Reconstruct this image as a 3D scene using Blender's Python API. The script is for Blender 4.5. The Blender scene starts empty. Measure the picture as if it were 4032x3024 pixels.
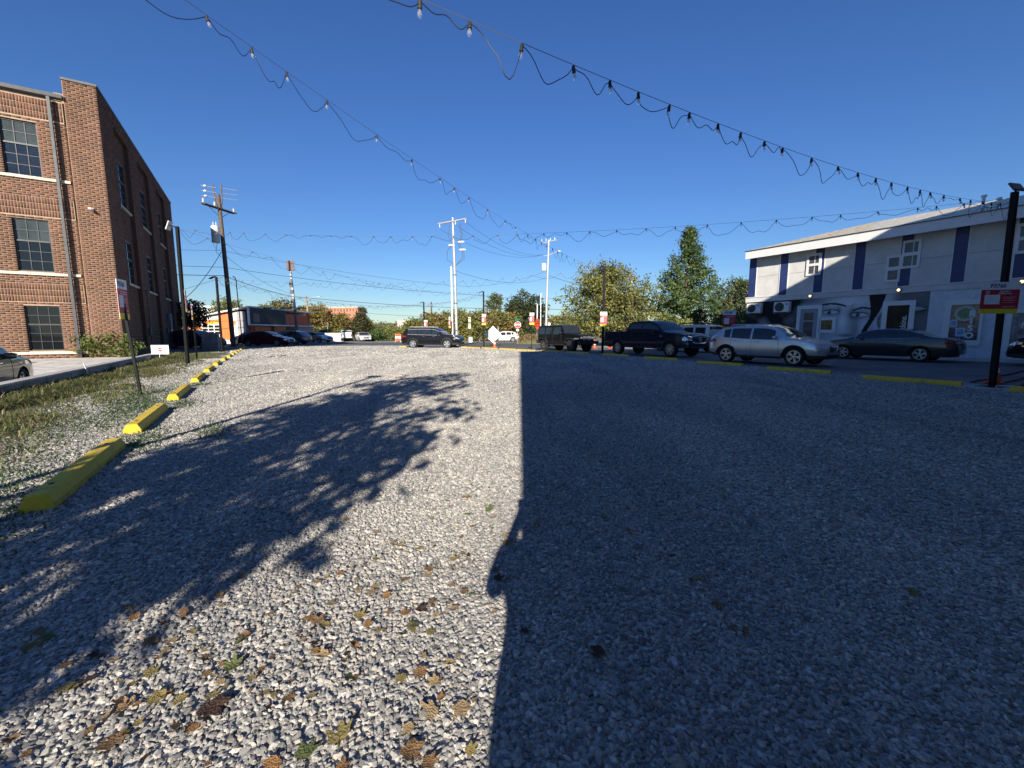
import bpy, bmesh, math, random
import numpy as np
from mathutils import Vector, Matrix, noise as mnoise

sc = bpy.context.scene
PI = math.pi
R = math.radians
rnd = random.Random(7)
rng = np.random.default_rng(11)

# ------------------------------------------------------------------ camera
CAM_H = 1.22
cam = bpy.data.cameras.new('camera'); cam_o = bpy.data.objects.new('camera', cam)
sc.collection.objects.link(cam_o); sc.camera = cam_o
cam.sensor_width = 36.0; cam.lens = 36.0 * 1640 / 4032
cam.clip_start = 0.05; cam.clip_end = 6000
cam_o.location = (0, 0, CAM_H); cam_o.rotation_euler = (R(90 - 6.884), 0, 0)

# ------------------------------------------------------------------ light
SUN_EL, SUN_AZ = 22.7, 1.0           # light travels towards azimuth SUN_AZ (from +Y to +X)
world = bpy.data.worlds.new('World'); sc.world = world; world.use_nodes = True
nt = world.node_tree; nt.nodes.clear()
sky = nt.nodes.new('ShaderNodeTexSky'); sky.sky_type = 'NISHITA'; sky.sun_disc = False
sky.sun_elevation = R(SUN_EL); sky.sun_rotation = R(180 + SUN_AZ)
sky.altitude = 150; sky.air_density = 1.3; sky.dust_density = 0.0; sky.ozone_density = 8.0
hs = nt.nodes.new('ShaderNodeHueSaturation'); hs.inputs['Saturation'].default_value = 1.07; hs.inputs['Hue'].default_value = 0.512
bg = nt.nodes.new('ShaderNodeBackground'); bg.inputs['Strength'].default_value = 0.071
wo = nt.nodes.new('ShaderNodeOutputWorld')
nt.links.new(sky.outputs['Color'], hs.inputs['Color']); nt.links.new(hs.outputs['Color'], bg.inputs['Color']); nt.links.new(bg.outputs[0], wo.inputs[0])
sun = bpy.data.lights.new('sun', 'SUN'); sun.energy = 5.0; sun.angle = R(0.53); sun.color = (1.0, 0.915, 0.785)
sun_o = bpy.data.objects.new('sun', sun); sc.collection.objects.link(sun_o)
_d = Vector((math.sin(R(SUN_AZ)) * math.cos(R(SUN_EL)), math.cos(R(SUN_AZ)) * math.cos(R(SUN_EL)), -math.sin(R(SUN_EL))))
sun_o.rotation_euler = _d.to_track_quat('-Z', 'Y').to_euler(); sun_o.location = (0, -30, 40)
vs = sc.view_settings
vs.view_transform = 'Standard'; vs.look = 'None'; vs.exposure = 0.8; vs.gamma = 1.0; vs.use_curve_mapping = False
sc.cycles.max_bounces = 6; sc.cycles.diffuse_bounces = 3; sc.cycles.glossy_bounces = 3
sc.cycles.transmission_bounces = 4; sc.cycles.transparent_max_bounces = 6
sc.cycles.sample_clamp_indirect = 6.0
sc.cycles.use_denoising = True; sc.cycles.denoiser = 'OPENIMAGEDENOISE'; sc.cycles.denoising_input_passes = 'RGB_ALBEDO_NORMAL'; sc.cycles.denoising_prefilter = 'ACCURATE'

# ------------------------------------------------------------------ helpers
TH = R(31.6)                       # street frame: local x = b (across), local y = a (along the street)
DX, DY = -math.sin(TH), math.cos(TH)
NX, NY = math.cos(TH), math.sin(TH)
def W(a, b, z=0.0): return Vector((a * DX + b * NX, a * DY + b * NY, z))

def link(o, parent=None):
    sc.collection.objects.link(o)
    if parent is not None: o.parent = parent
    return o
def tag(o, label=None, cat=None, group=None, kind=None):
    if label: o['label'] = label
    if cat: o['category'] = cat
    if group: o['group'] = group
    if kind: o['kind'] = kind
    return o
def empty(name, loc=(0, 0, 0), rz=0.0):
    o = bpy.data.objects.new(name, None); o.empty_display_size = 0.2
    o.location = loc; o.rotation_euler = (0, 0, rz); return link(o)
def thing(name, label, cat, loc=(0, 0, 0), rz=0.0, group=None):
    return tag(empty(name, loc, rz), label, cat, group)
def copy_tree(o, parent=None):
    c = o.copy(); sc.collection.objects.link(c); c.parent = parent
    for ch in list(o.children): copy_tree(ch, c)
    return c

class MB:
    def __init__(s): s.v = []; s.f = []; s.m = []
    def add(s, vs_, fs, m=0):
        n = len(s.v); s.v.extend([tuple(p) for p in vs_]); s.f.extend([tuple(i + n for i in f) for f in fs]); s.m.extend([m] * len(fs)); return s
    def box(s, x0, x1, y0, y1, z0, z1, m=0):
        return s.add([(x0, y0, z0), (x1, y0, z0), (x1, y1, z0), (x0, y1, z0), (x0, y0, z1), (x1, y0, z1), (x1, y1, z1), (x0, y1, z1)],
                     [(0, 3, 2, 1), (4, 5, 6, 7), (0, 1, 5, 4), (1, 2, 6, 5), (2, 3, 7, 6), (3, 0, 4, 7)], m)
    def quad(s, a, b, c, d, m=0): return s.add([a, b, c, d], [(0, 1, 2, 3)], m)
    def poly(s, pts, m=0): return s.add(pts, [tuple(range(len(pts)))], m)
    def prism(s, pts, ax, lo, hi, m=0):
        """2D outline extruded along an axis ('x','y','z')"""
        def P(u, w, t):
            return {'x': (t, u, w), 'y': (u, t, w), 'z': (u, w, t)}[ax]
        n = len(pts); vs_ = [P(u, w, lo) for u, w in pts] + [P(u, w, hi) for u, w in pts]
        fs = [tuple(range(n))[::-1], tuple(range(n, 2 * n))] + [(i, (i + 1) % n, n + (i + 1) % n, n + i) for i in range(n)]
        return s.add(vs_, fs, m)
    def tube(s, pts, r, n=8, m=0, cap=True):
        pts = [Vector(p) for p in pts]; k = len(pts)
        rs = r if isinstance(r, (list, tuple)) else [r] * k
        up = None; vs_ = []; fs = []
        for i, p in enumerate(pts):
            t = (pts[min(i + 1, k - 1)] - pts[max(i - 1, 0)])
            if t.length < 1e-9: t = Vector((0, 0, 1))
            t.normalize()
            if up is None: up = Vector((1, 0, 0)) if abs(t.x) < 0.9 else Vector((0, 1, 0))
            u = (up - t * up.dot(t)); 
            if u.length < 1e-6: u = t.orthogonal()
            u.normalize(); up = u; w = t.cross(u)
            for j in range(n):
                an = 2 * PI * j / n
                vs_.append(p + (u * math.cos(an) + w * math.sin(an)) * rs[i])
        for i in range(k - 1):
            for j in range(n):
                fs.append((i * n + j, i * n + (j + 1) % n, (i + 1) * n + (j + 1) % n, (i + 1) * n + j))
        if cap:
            fs.append(tuple(range(n))[::-1]); fs.append(tuple((k - 1) * n + j for j in range(n)))
        return s.add(vs_, fs, m)
    def lathe(s, prof, n=20, m=0, axis='z', c=(0, 0, 0), cap=True):
        vs_ = []; fs = []
        for (r, h) in prof:
            for j in range(n):
                an = 2 * PI * j / n; x, y = r * math.cos(an), r * math.sin(an)
                p = {'z': (x, y, h), 'y': (x, h, y), 'x': (h, x, y)}[axis]
                vs_.append((p[0] + c[0], p[1] + c[1], p[2] + c[2]))
        k = len(prof)
        for i in range(k - 1):
            for j in range(n):
                fs.append((i * n + j, i * n + (j + 1) % n, (i + 1) * n + (j + 1) % n, (i + 1) * n + j))
        if cap:
            fs.append(tuple(range(n))[::-1]); fs.append(tuple((k - 1) * n + j for j in range(n)))
        return s.add(vs_, fs, m)
    def build(s, name, mats, parent=None, smooth=0, bevel=0.0):
        me = bpy.data.meshes.new(name)
        me.from_pydata(s.v, [], s.f)
        for mt in (mats if isinstance(mats, (list, tuple)) else [mats]): me.materials.append(mt)
        if max(s.m or [0]) > 0: me.polygons.foreach_set('material_index', s.m)
        me.validate(); me.update()
        if smooth:
            me.polygons.foreach_set('use_smooth', [True] * len(me.polygons))
            me.set_sharp_from_angle(angle=R(smooth))
        o = link(bpy.data.objects.new(name, me), parent)
        if bevel:
            bv = o.modifiers.new('bevel', 'BEVEL'); bv.width = bevel; bv.segments = 2; bv.limit_method = 'ANGLE'
        return o

def np_mesh(name, V, F, mats, parent=None, col=None, smooth=False, mi=None):
    """fast mesh: V (n,3), F (m,k) all faces with the same corner count, col per vertex (n,3)"""
    V = np.asarray(V, dtype=np.float32); F = np.asarray(F, dtype=np.int32)
    me = bpy.data.meshes.new(name); me.vertices.add(len(V)); me.vertices.foreach_set('co', V.ravel())
    k = F.shape[1]; me.loops.add(F.size); me.loops.foreach_set('vertex_index', F.ravel())
    me.polygons.add(len(F)); me.polygons.foreach_set('loop_start', np.arange(0, F.size, k, dtype=np.int32))
    for mt in (mats if isinstance(mats, (list, tuple)) else [mats]): me.materials.append(mt)
    if mi is not None: me.polygons.foreach_set('material_index', np.asarray(mi, dtype=np.int32))
    if smooth: me.polygons.foreach_set('use_smooth', np.ones(len(F), dtype=bool))
    if col is not None:
        at = me.color_attributes.new('tint', 'FLOAT_COLOR', 'POINT')
        c4 = np.ones((len(V), 4), dtype=np.float32); c4[:, :3] = col; at.data.foreach_set('color', c4.ravel())
    me.update(calc_edges=True)
    return link(bpy.data.objects.new(name, me), parent)

# ------------------------------------------------------------------ materials
MATS = {}
def pbsdf(m): return m.node_tree.nodes['Principled BSDF']
def mat(name, col, rough=0.6, metal=0.0, var=0.12, scale=6.0, bump=0.0, bscale=None, spec=0.5, coat=0.0, col2=None, thr=(0.35, 0.65), detail=6, emit=None, estr=0.0):
    """Principled with object-space noise variation of colour, roughness and relief"""
    if name in MATS: return MATS[name]
    m = bpy.data.materials.new(name); m.use_nodes = True; t = m.node_tree; N = t.nodes; L = t.links
    p = pbsdf(m); p.inputs['Roughness'].default_value = rough; p.inputs['Metallic'].default_value = metal
    p.inputs['Specular IOR Level'].default_value = spec; p.inputs['Coat Weight'].default_value = coat
    p.inputs['Coat Roughness'].default_value = 0.04
    tc = N.new('ShaderNodeTexCoord')
    if var > 0 or col2:
        nz = N.new('ShaderNodeTexNoise'); nz.inputs['Scale'].default_value = scale; nz.inputs['Detail'].default_value = detail; nz.inputs['Roughness'].default_value = 0.65
        L.new(tc.outputs['Object'], nz.inputs['Vector'])
        mr = N.new('ShaderNodeMapRange'); mr.inputs[1].default_value = thr[0]; mr.inputs[2].default_value = thr[1]
        L.new(nz.outputs['Fac'], mr.inputs[0])
        mx = N.new('ShaderNodeMix'); mx.data_type = 'RGBA'
        lo = tuple(c * (1 - var) for c in col); hi = tuple(min(1, c * (1 + var)) for c in col) if col2 is None else tuple(col2)
        mx.inputs['A'].default_value = (*lo, 1); mx.inputs['B'].default_value = (*hi, 1)
        L.new(mr.outputs[0], mx.inputs['Factor']); L.new(mx.outputs['Result'], p.inputs['Base Color'])
    else:
        p.inputs['Base Color'].default_value = (*col, 1)
    if bump > 0:
        nb = N.new('ShaderNodeTexNoise'); nb.inputs['Scale'].default_value = bscale or scale * 6; nb.inputs['Detail'].default_value = 5
        L.new(tc.outputs['Object'], nb.inputs['Vector'])
        bp = N.new('ShaderNodeBump'); bp.inputs['Strength'].default_value = 1.0; bp.inputs['Distance'].default_value = bump
        L.new(nb.outputs['Fac'], bp.inputs['Height']); L.new(bp.outputs['Normal'], p.inputs['Normal'])
    if emit:
        p.inputs['Emission Color'].default_value = (*emit, 1); p.inputs['Emission Strength'].default_value = estr
    MATS[name] = m; return m
def mat_tint(name, rough=0.7, trans=0.0, spec=0.3, mul=(1, 1, 1), var=0.0, scale=40, bump=0.0, bscale=60, var2=0.0, scale2=.5):
    """colour from the mesh's own 'tint' attribute (leaf colours, brick colours, wall paint)"""
    if name in MATS: return MATS[name]
    m = bpy.data.materials.new(name); m.use_nodes = True; t = m.node_tree; N = t.nodes; L = t.links
    p = pbsdf(m); p.inputs['Roughness'].default_value = rough; p.inputs['Specular IOR Level'].default_value = spec
    at = N.new('ShaderNodeAttribute'); at.attribute_name = 'tint'
    src = at.outputs['Color']
    tc = N.new('ShaderNodeTexCoord')
    if var > 0:
        nz = N.new('ShaderNodeTexNoise'); nz.inputs['Scale'].default_value = scale; nz.inputs['Detail'].default_value = 6
        L.new(tc.outputs['Object'], nz.inputs['Vector'])
        mr = N.new('ShaderNodeMapRange'); mr.inputs[1].default_value = 0.3; mr.inputs[2].default_value = 0.7; mr.inputs[3].default_value = 1 - var; mr.inputs[4].default_value = 1 + var
        L.new(nz.outputs['Fac'], mr.inputs[0])
        mm = N.new('ShaderNodeMix'); mm.data_type = 'RGBA'; mm.blend_type = 'MULTIPLY'; mm.inputs['Factor'].default_value = 1
        L.new(src, mm.inputs['A']); L.new(mr.outputs[0], mm.inputs['B']); src = mm.outputs['Result']
    if var2 > 0:
        n2 = N.new('ShaderNodeTexNoise'); n2.inputs['Scale'].default_value = scale2; n2.inputs['Detail'].default_value = 8; n2.inputs['Roughness'].default_value = .7
        mp2 = N.new('ShaderNodeMapping'); mp2.inputs['Scale'].default_value = (1.6, 1.6, .5); L.new(tc.outputs['Object'], mp2.inputs['Vector']); L.new(mp2.outputs[0], n2.inputs['Vector'])
        mr2 = N.new('ShaderNodeMapRange'); mr2.inputs[1].default_value = 0.32; mr2.inputs[2].default_value = 0.68; mr2.inputs[3].default_value = 1 - var2; mr2.inputs[4].default_value = 1 + var2
        L.new(n2.outputs['Fac'], mr2.inputs[0])
        m2_ = N.new('ShaderNodeMix'); m2_.data_type = 'RGBA'; m2_.blend_type = 'MULTIPLY'; m2_.inputs['Factor'].default_value = 1
        L.new(src, m2_.inputs['A']); L.new(mr2.outputs[0], m2_.inputs['B']); src = m2_.outputs['Result']
    L.new(src, p.inputs['Base Color'])
    if bump > 0:
        nb = N.new('ShaderNodeTexNoise'); nb.inputs['Scale'].default_value = bscale; nb.inputs['Detail'].default_value = 5
        L.new(tc.outputs['Object'], nb.inputs['Vector'])
        bp = N.new('ShaderNodeBump'); bp.inputs['Distance'].default_value = bump
        L.new(nb.outputs['Fac'], bp.inputs['Height']); L.new(bp.outputs['Normal'], p.inputs['Normal'])
    if trans > 0:
        tr = N.new('ShaderNodeBsdfTranslucent'); L.new(src, tr.inputs['Color'])
        ms = N.new('ShaderNodeMixShader'); ms.inputs[0].default_value = trans
        L.new(p.outputs[0], ms.inputs[1]); L.new(tr.outputs[0], ms.inputs[2])
        L.new(ms.outputs[0], N['Material Output'].inputs['Surface'])
    MATS[name] = m; return m

M_BLACK = mat('black_powder_coat', (0.008, 0.008, 0.009), 0.6, var=0.3, scale=9, spec=0.15)
M_WHITE = mat('white_paint', (0.74, 0.74, 0.72), 0.55, var=0.05, scale=5, bump=0.001, bscale=40)
M_CONC = mat('concrete', (0.42, 0.40, 0.36), 0.85, var=0.22, scale=2.2, bump=0.004, bscale=60)
M_CONCD = mat('weathered_concrete', (0.30, 0.30, 0.29), 0.88, var=0.35, scale=1.7, bump=0.005, bscale=40)
M_STEEL = mat('galvanised_steel', (0.43, 0.44, 0.45), 0.5, metal=0.3, var=0.12, scale=7)
M_DSTEEL = mat('dark_steel', (0.10, 0.105, 0.11), 0.5, metal=0.3, var=0.2, scale=8)
M_WOODP = mat('pole_wood', (0.115, 0.085, 0.06), 0.85, var=0.4, scale=5, bump=0.01, bscale=30)
M_GLASSD = mat('dark_window_glass', (0.010, 0.012, 0.014), 0.05, var=0, spec=0.45)
M_RUBBER = mat('tyre_rubber', (0.018, 0.018, 0.018), 0.85, var=0.3, scale=20, bump=0.003, bscale=60)
M_ALLOY = mat('alloy_rim', (0.62, 0.63, 0.65), 0.28, metal=0.85, var=0.06)
M_DARKALLOY = mat('dark_rim', (0.16, 0.16, 0.17), 0.4, metal=0.6, var=0.1)
M_PLASTIC = mat('black_plastic', (0.02, 0.02, 0.021), 0.6, var=0.2, scale=14)
M_CHROME = mat('chrome', (0.75, 0.75, 0.76), 0.12, metal=1.0, var=0)
M_LAMP = mat('clear_lamp_lens', (0.62, 0.63, 0.64), 0.08, metal=0.5, var=0.25, scale=22)
M_RED = mat('red_lamp_lens', (0.30, 0.012, 0.015), 0.12, var=0.15, scale=18)
M_BARK = mat('tree_bark', (0.10, 0.075, 0.052), 0.9, var=0.4, scale=6, bump=0.012, bscale=28)
M_LEAF = mat_tint('foliage', 0.55, trans=0.34, spec=0.35); M_LEAFD = mat_tint('thick_foliage', 0.6, trans=0.08, spec=0.3)
M_WIRE = mat('black_wire', (0.012, 0.012, 0.013), 0.5, var=0)
M_CABLE = mat('steel_cable', (0.16, 0.16, 0.17), 0.5, metal=0.4, var=0)
M_ORANGE = mat('orange_plastic', (0.62, 0.085, 0.02), 0.45, var=0.18, scale=9)
M_ASPH = mat('asphalt', (0.125, 0.123, 0.122), 0.85, var=0.3, scale=0.6, bump=0.004, bscale=90)

def fontmesh(txt, size, depth=0.002, bold=0.0, shear=0.0, align='CENTER'):
    cu = bpy.data.curves.new('t', 'FONT'); cu.body = txt; cu.size = size; cu.align_x = align; cu.align_y = 'CENTER'
    cu.extrude = depth; cu.offset = bold; cu.shear = shear; cu.resolution_u = 3
    ob = bpy.data.objects.new('t', cu); sc.collection.objects.link(ob)
    dg = bpy.context.evaluated_depsgraph_get()
    me = bpy.data.meshes.new_from_object(ob.evaluated_get(dg)); bpy.data.objects.remove(ob); bpy.data.curves.remove(cu)
    return me
def lettering(name, txt, size, material, parent, loc, rot, depth=0.002, bold=0.0, shear=0.0, align='CENTER', sx=1.0):
    me = fontmesh(txt, size, depth, bold, shear, align); me.materials.clear(); me.materials.append(material)
    o = link(bpy.data.objects.new(name, me), parent); o.location = loc; o.rotation_euler = rot; o.scale = (sx, 1, 1); return o
# ================================================================== SETTING
def sheet(name, pts, z, m, kind='structure'):
    mb = MB(); mb.poly([(p[0], p[1], z) for p in pts]); o = mb.build(name, m); tag(o, kind=kind); return o

def gravel_mat():
    m = bpy.data.materials.new('gravel_bed'); m.use_nodes = True; t = m.node_tree; N = t.nodes; L = t.links; p = pbsdf(m)
    p.inputs['Roughness'].default_value = 0.85; p.inputs['Specular IOR Level'].default_value = 0.25
    tc = N.new('ShaderNodeTexCoord')
    v = N.new('ShaderNodeTexVoronoi'); v.inputs['Scale'].default_value = 30; L.new(tc.outputs['Object'], v.inputs['Vector'])
    sep = N.new('ShaderNodeSeparateColor'); L.new(v.outputs['Color'], sep.inputs[0])
    cr = N.new('ShaderNodeValToRGB'); e = cr.color_ramp.elements
    e[0].position = 0.0; e[0].color = (0.26, 0.255, 0.24, 1); e[1].position = 1.0; e[1].color = (0.64, 0.62, 0.58, 1)
    k = cr.color_ramp.elements.new(0.5); k.color = (0.43, 0.42, 0.395, 1)
    L.new(sep.outputs[0], cr.inputs[0])
    n2 = N.new('ShaderNodeTexNoise'); n2.inputs['Scale'].default_value = 0.55; n2.inputs['Detail'].default_value = 7; L.new(tc.outputs['Object'], n2.inputs['Vector'])
    mr = N.new('ShaderNodeMapRange'); mr.inputs[1].default_value = 0.3; mr.inputs[2].default_value = 0.7; mr.inputs[3].default_value = 0.82; mr.inputs[4].default_value = 1.16
    L.new(n2.outputs['Fac'], mr.inputs[0])
    mx = N.new('ShaderNodeMix'); mx.data_type = 'RGBA'; mx.blend_type = 'MULTIPLY'; mx.inputs['Factor'].default_value = 1
    L.new(cr.outputs[0], mx.inputs['A']); L.new(mr.outputs[0], mx.inputs['B']); L.new(mx.outputs['Result'], p.inputs['Base Color'])
    b1 = N.new('ShaderNodeBump'); b1.inputs['Distance'].default_value = 0.010; b1.inputs['Strength'].default_value = 0.9; b1.invert = True
    L.new(v.outputs['Distance'], b1.inputs['Height']); L.new(b1.outputs['Normal'], p.inputs['Normal'])
    return m
M_GRAVEL = gravel_mat()
M_DIRT = mat('dry_verge_soil', (0.16, 0.12, 0.075), 0.95, var=0.3, scale=3, bump=0.02, bscale=25, col2=(0.13, 0.15, 0.06))
M_GROUND = mat('dry_ground', (0.24, 0.20, 0.13), 0.95, var=0.25, scale=0.15, col2=(0.17, 0.18, 0.09))
M_PAD = mat('pale_stained_concrete', (0.52, 0.48, 0.41), 0.8, var=0.2, scale=1.6, col2=(0.72, 0.68, 0.60), thr=(0.38, 0.6), bump=0.003, bscale=40)

# big ground with the sunken yard on the left
bs = [-3000, -31, -4.2, -4.1, 3000]; as_ = [-3000, -10, -9.9, 30.9, 31, 3000]
gv = []; gf = []
for j, a in enumerate(as_):
    for i, b in enumerate(bs):
        low = (b in (-4.2, -31)) and (a in (-9.9, 30.9))
        w = W(a, b); gv.append((w.x, w.y, -0.62 if low else -0.05))
for j in range(len(as_) - 1):
    for i in range(len(bs) - 1):
        n = len(bs); gf.append((j * n + i, j * n + i + 1, (j + 1) * n + i + 1, (j + 1) * n + i))
g = MB().add(gv, gf); tag(g.build('ground', M_GROUND), kind='structure')

# streets
st = [W(-25, 16.3), W(-25, 27.0), W(48, 27.0), Vector((2, 60, 0)), Vector((60, 60, 0)), Vector((60, 47.5, 0)), Vector((19, 47.5, 0)), Vector((8, 47.5, 0)), W(32, 27.0)]
sheet('road', [W(-25, 15.2), W(-25, 27.2), W(31, 27.2), W(62, 27.2), W(62, 15.2)], -0.014, M_ASPH)
sheet('cross_road', [Vector((-130, 38, 0)), Vector((-24, 37.5, 0)), Vector((-3, 37.5, 0)), Vector((60, 47, 0)), Vector((130, 47, 0)), Vector((130, 61, 0)), Vector((-130, 61, 0))], -0.010, mat('cross_asphalt', (0.10, 0.098, 0.094), 0.85, var=0.2, scale=0.4, bump=0.004, bscale=90))
sheet('far_pavement', [Vector((-130, 61, 0)), Vector((20, 61, 0)), Vector((20, 65, 0)), Vector((-130, 65, 0))], -0.006, M_CONC)
sheet('driveway_asphalt', [W(31, -30), W(31, -2.2), W(46, -1.2), W(52, 0), W(60, -8), W(60, -60), W(40, -60)], -0.018, mat('yard_asphalt', (0.09, 0.088, 0.085), 0.9, var=0.25, scale=0.8, bump=0.004, bscale=80))
mb = MB(); mb.box(27.2, 31.0, -25, 30, -0.05, 0.0); o = mb.build('sidewalk', M_CONC); o.rotation_euler.z = TH; tag(o, kind='structure')
mb = MB(); mb.box(27.0, 27.199, -25, 30, -0.05, 0.012); o = mb.build('kerb', M_CONCD); o.rotation_euler.z = TH; tag(o, kind='structure')

# gravel lot
lot = [W(-6, -2.7), W(2, -2.7), W(8, -2.55), W(16, -2.35), W(24, -1.9), W(34, -1.5), W(44, -0.9), Vector((-19, 42.2, 0)), Vector((-13, 43.9, 0)), Vector((-8, 43.0, 0)), Vector((-4.6, 40.6, 0)),
       W(31.5, 16.3), W(26, 16.7), W(20, 17.3), W(14, 17.0), W(8, 15.8), W(2, 14.9), W(-6, 14.6)]
sheet('gravel_lot', lot, 0.0, M_GRAVEL)
# verge of soil along the left side
ver = [W(-6, -4.1), W(30, -4.1), W(33, -3.4), W(44, -2.2), W(44, -1.35)]
for k in range(40):
    a = 43 - k * 1.25; ver.append(W(a, -2.35 + 0.25 * math.sin(a * 1.3) + 0.18 * math.sin(a * 3.1 + 1) + (0.03 * a if a > 14 else 0.4) * (1 if a > 14 else 1) - 0.0))
sheet('verge', ver, 0.006, M_DIRT)

# sunken yard slabs on the left, a gentle ramp up to the brick building
yard = empty('yard_slabs', W(0, 0), TH); tag(yard, kind='structure')
def yz(a): return -0.24 + 0.25 * min(1, max(0, (a - 16.5) / 11.5))
edges = [-6, -1, 4, 9, 13, 17, 21.4, 25.6, 29.65]
for i in range(len(edges) - 1):
    for (b0, b1) in ((-4.12, -9.3), (-9.315, -16.0), (-16.015, -30)):
        a0, a1 = edges[i] + 0.008, edges[i + 1] - 0.008
        m_ = MB(); z0, z1 = yz(a0), yz(a1)
        m_.add([(b0, a0, z0), (b1, a0, z0), (b1, a1, z1), (b0, a1, z1), (b0, a0, z0 - .12), (b1, a0, z0 - .12), (b1, a1, z1 - .12), (b0, a1, z1 - .12)],
               [(0, 1, 2, 3), (4, 7, 6, 5), (0, 4, 5, 1), (1, 5, 6, 2), (2, 6, 7, 3), (3, 7, 4, 0)])
        m_.build('slab', M_PAD, yard)
m_ = MB(); m_.box(-5.85, -4.12, 29.66, 30.7, -0.1, 0.012); m_.build('slab', M_PAD, yard)

rw = thing('retaining_wall', 'low grey concrete retaining wall between grass verge and sunken yard', 'wall', (0, 0, 0), TH)
segs = [-6, -1, 4, 9.2, 14.3, 19.4, 24.2, 28.4]
for i in range(len(segs) - 1):
    m_ = MB(); t0 = 0.285 - 0.004 * segs[i]
    m_.box(-4.11, -3.93, segs[i] + 0.006, segs[i + 1] - 0.006, -0.7, 0.27)
    o = m_.build('wall_panel', M_CONCD, rw, bevel=0.012)
m_ = MB(); m_.box(-4.14, -3.90, -6, 28.4, 0.271, 0.315); m_.build('coping', M_CONC, rw, bevel=0.008)

# ---------------------------------------------------------------- gravel stones (geometry nodes, no countable things)
def stone_points():
    P = []
    def wedge(r0, r1, dens, smin, smax, half):
        area = half * (r1 * r1 - r0 * r0)
        n = int(area * dens)
        r = np.sqrt(rng.uniform(r0 * r0, r1 * r1, n)); an = rng.uniform(-half, half, n)
        x = r * np.sin(an); y = r * np.cos(an)
        s = rng.uniform(smin, smax, n) * np.exp(rng.normal(0, 0.18, n))
        P.append(np.stack([x, y, s], 1))
    hw = R(62)
    wedge(0.6, 3.0, 7400, 0.0056, 0.0098, hw)
    wedge(3.0, 5.5, 4300, 0.0072, 0.0118, hw)
    wedge(5.5, 9.0, 2500, 0.0086, 0.0134, R(57))
    wedge(9.0, 15.0, 1050, 0.0115, 0.0170, R(53))
    wedge(15.0, 25.0, 420, 0.018, 0.026, R(48))
    wedge(25.0, 44.5, 120, 0.034, 0.050, R(34))
    P = np.concatenate(P)
    a = P[:, 0] * DX + P[:, 1] * DY; b = P[:, 0] * NX + P[:, 1] * NY
    keep = (b > -2.45 + 0.25 * np.sin(a * 1.7) + np.where(a > 16, (a - 16) * .045, 0)) & (b < np.interp(a, [-6, 2, 8, 14, 20, 26, 31.5, 45], [14.6, 14.9, 15.8, 17.0, 17.3, 16.7, 16.3, 8])) & (P[:, 1] < np.interp(P[:, 0], [-26, -19, -13, -8, -4.6, 0], [36, 42, 43.7, 42.8, 40.4, 37]))
    # thin spill of stones over the verge
    spill = (b > -3.0) & (b <= -2.45 + 0.25 * np.sin(a * 1.7)) & (rng.random(len(P)) < 0.35)
    return P[keep | spill]
SP = stone_points()
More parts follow.
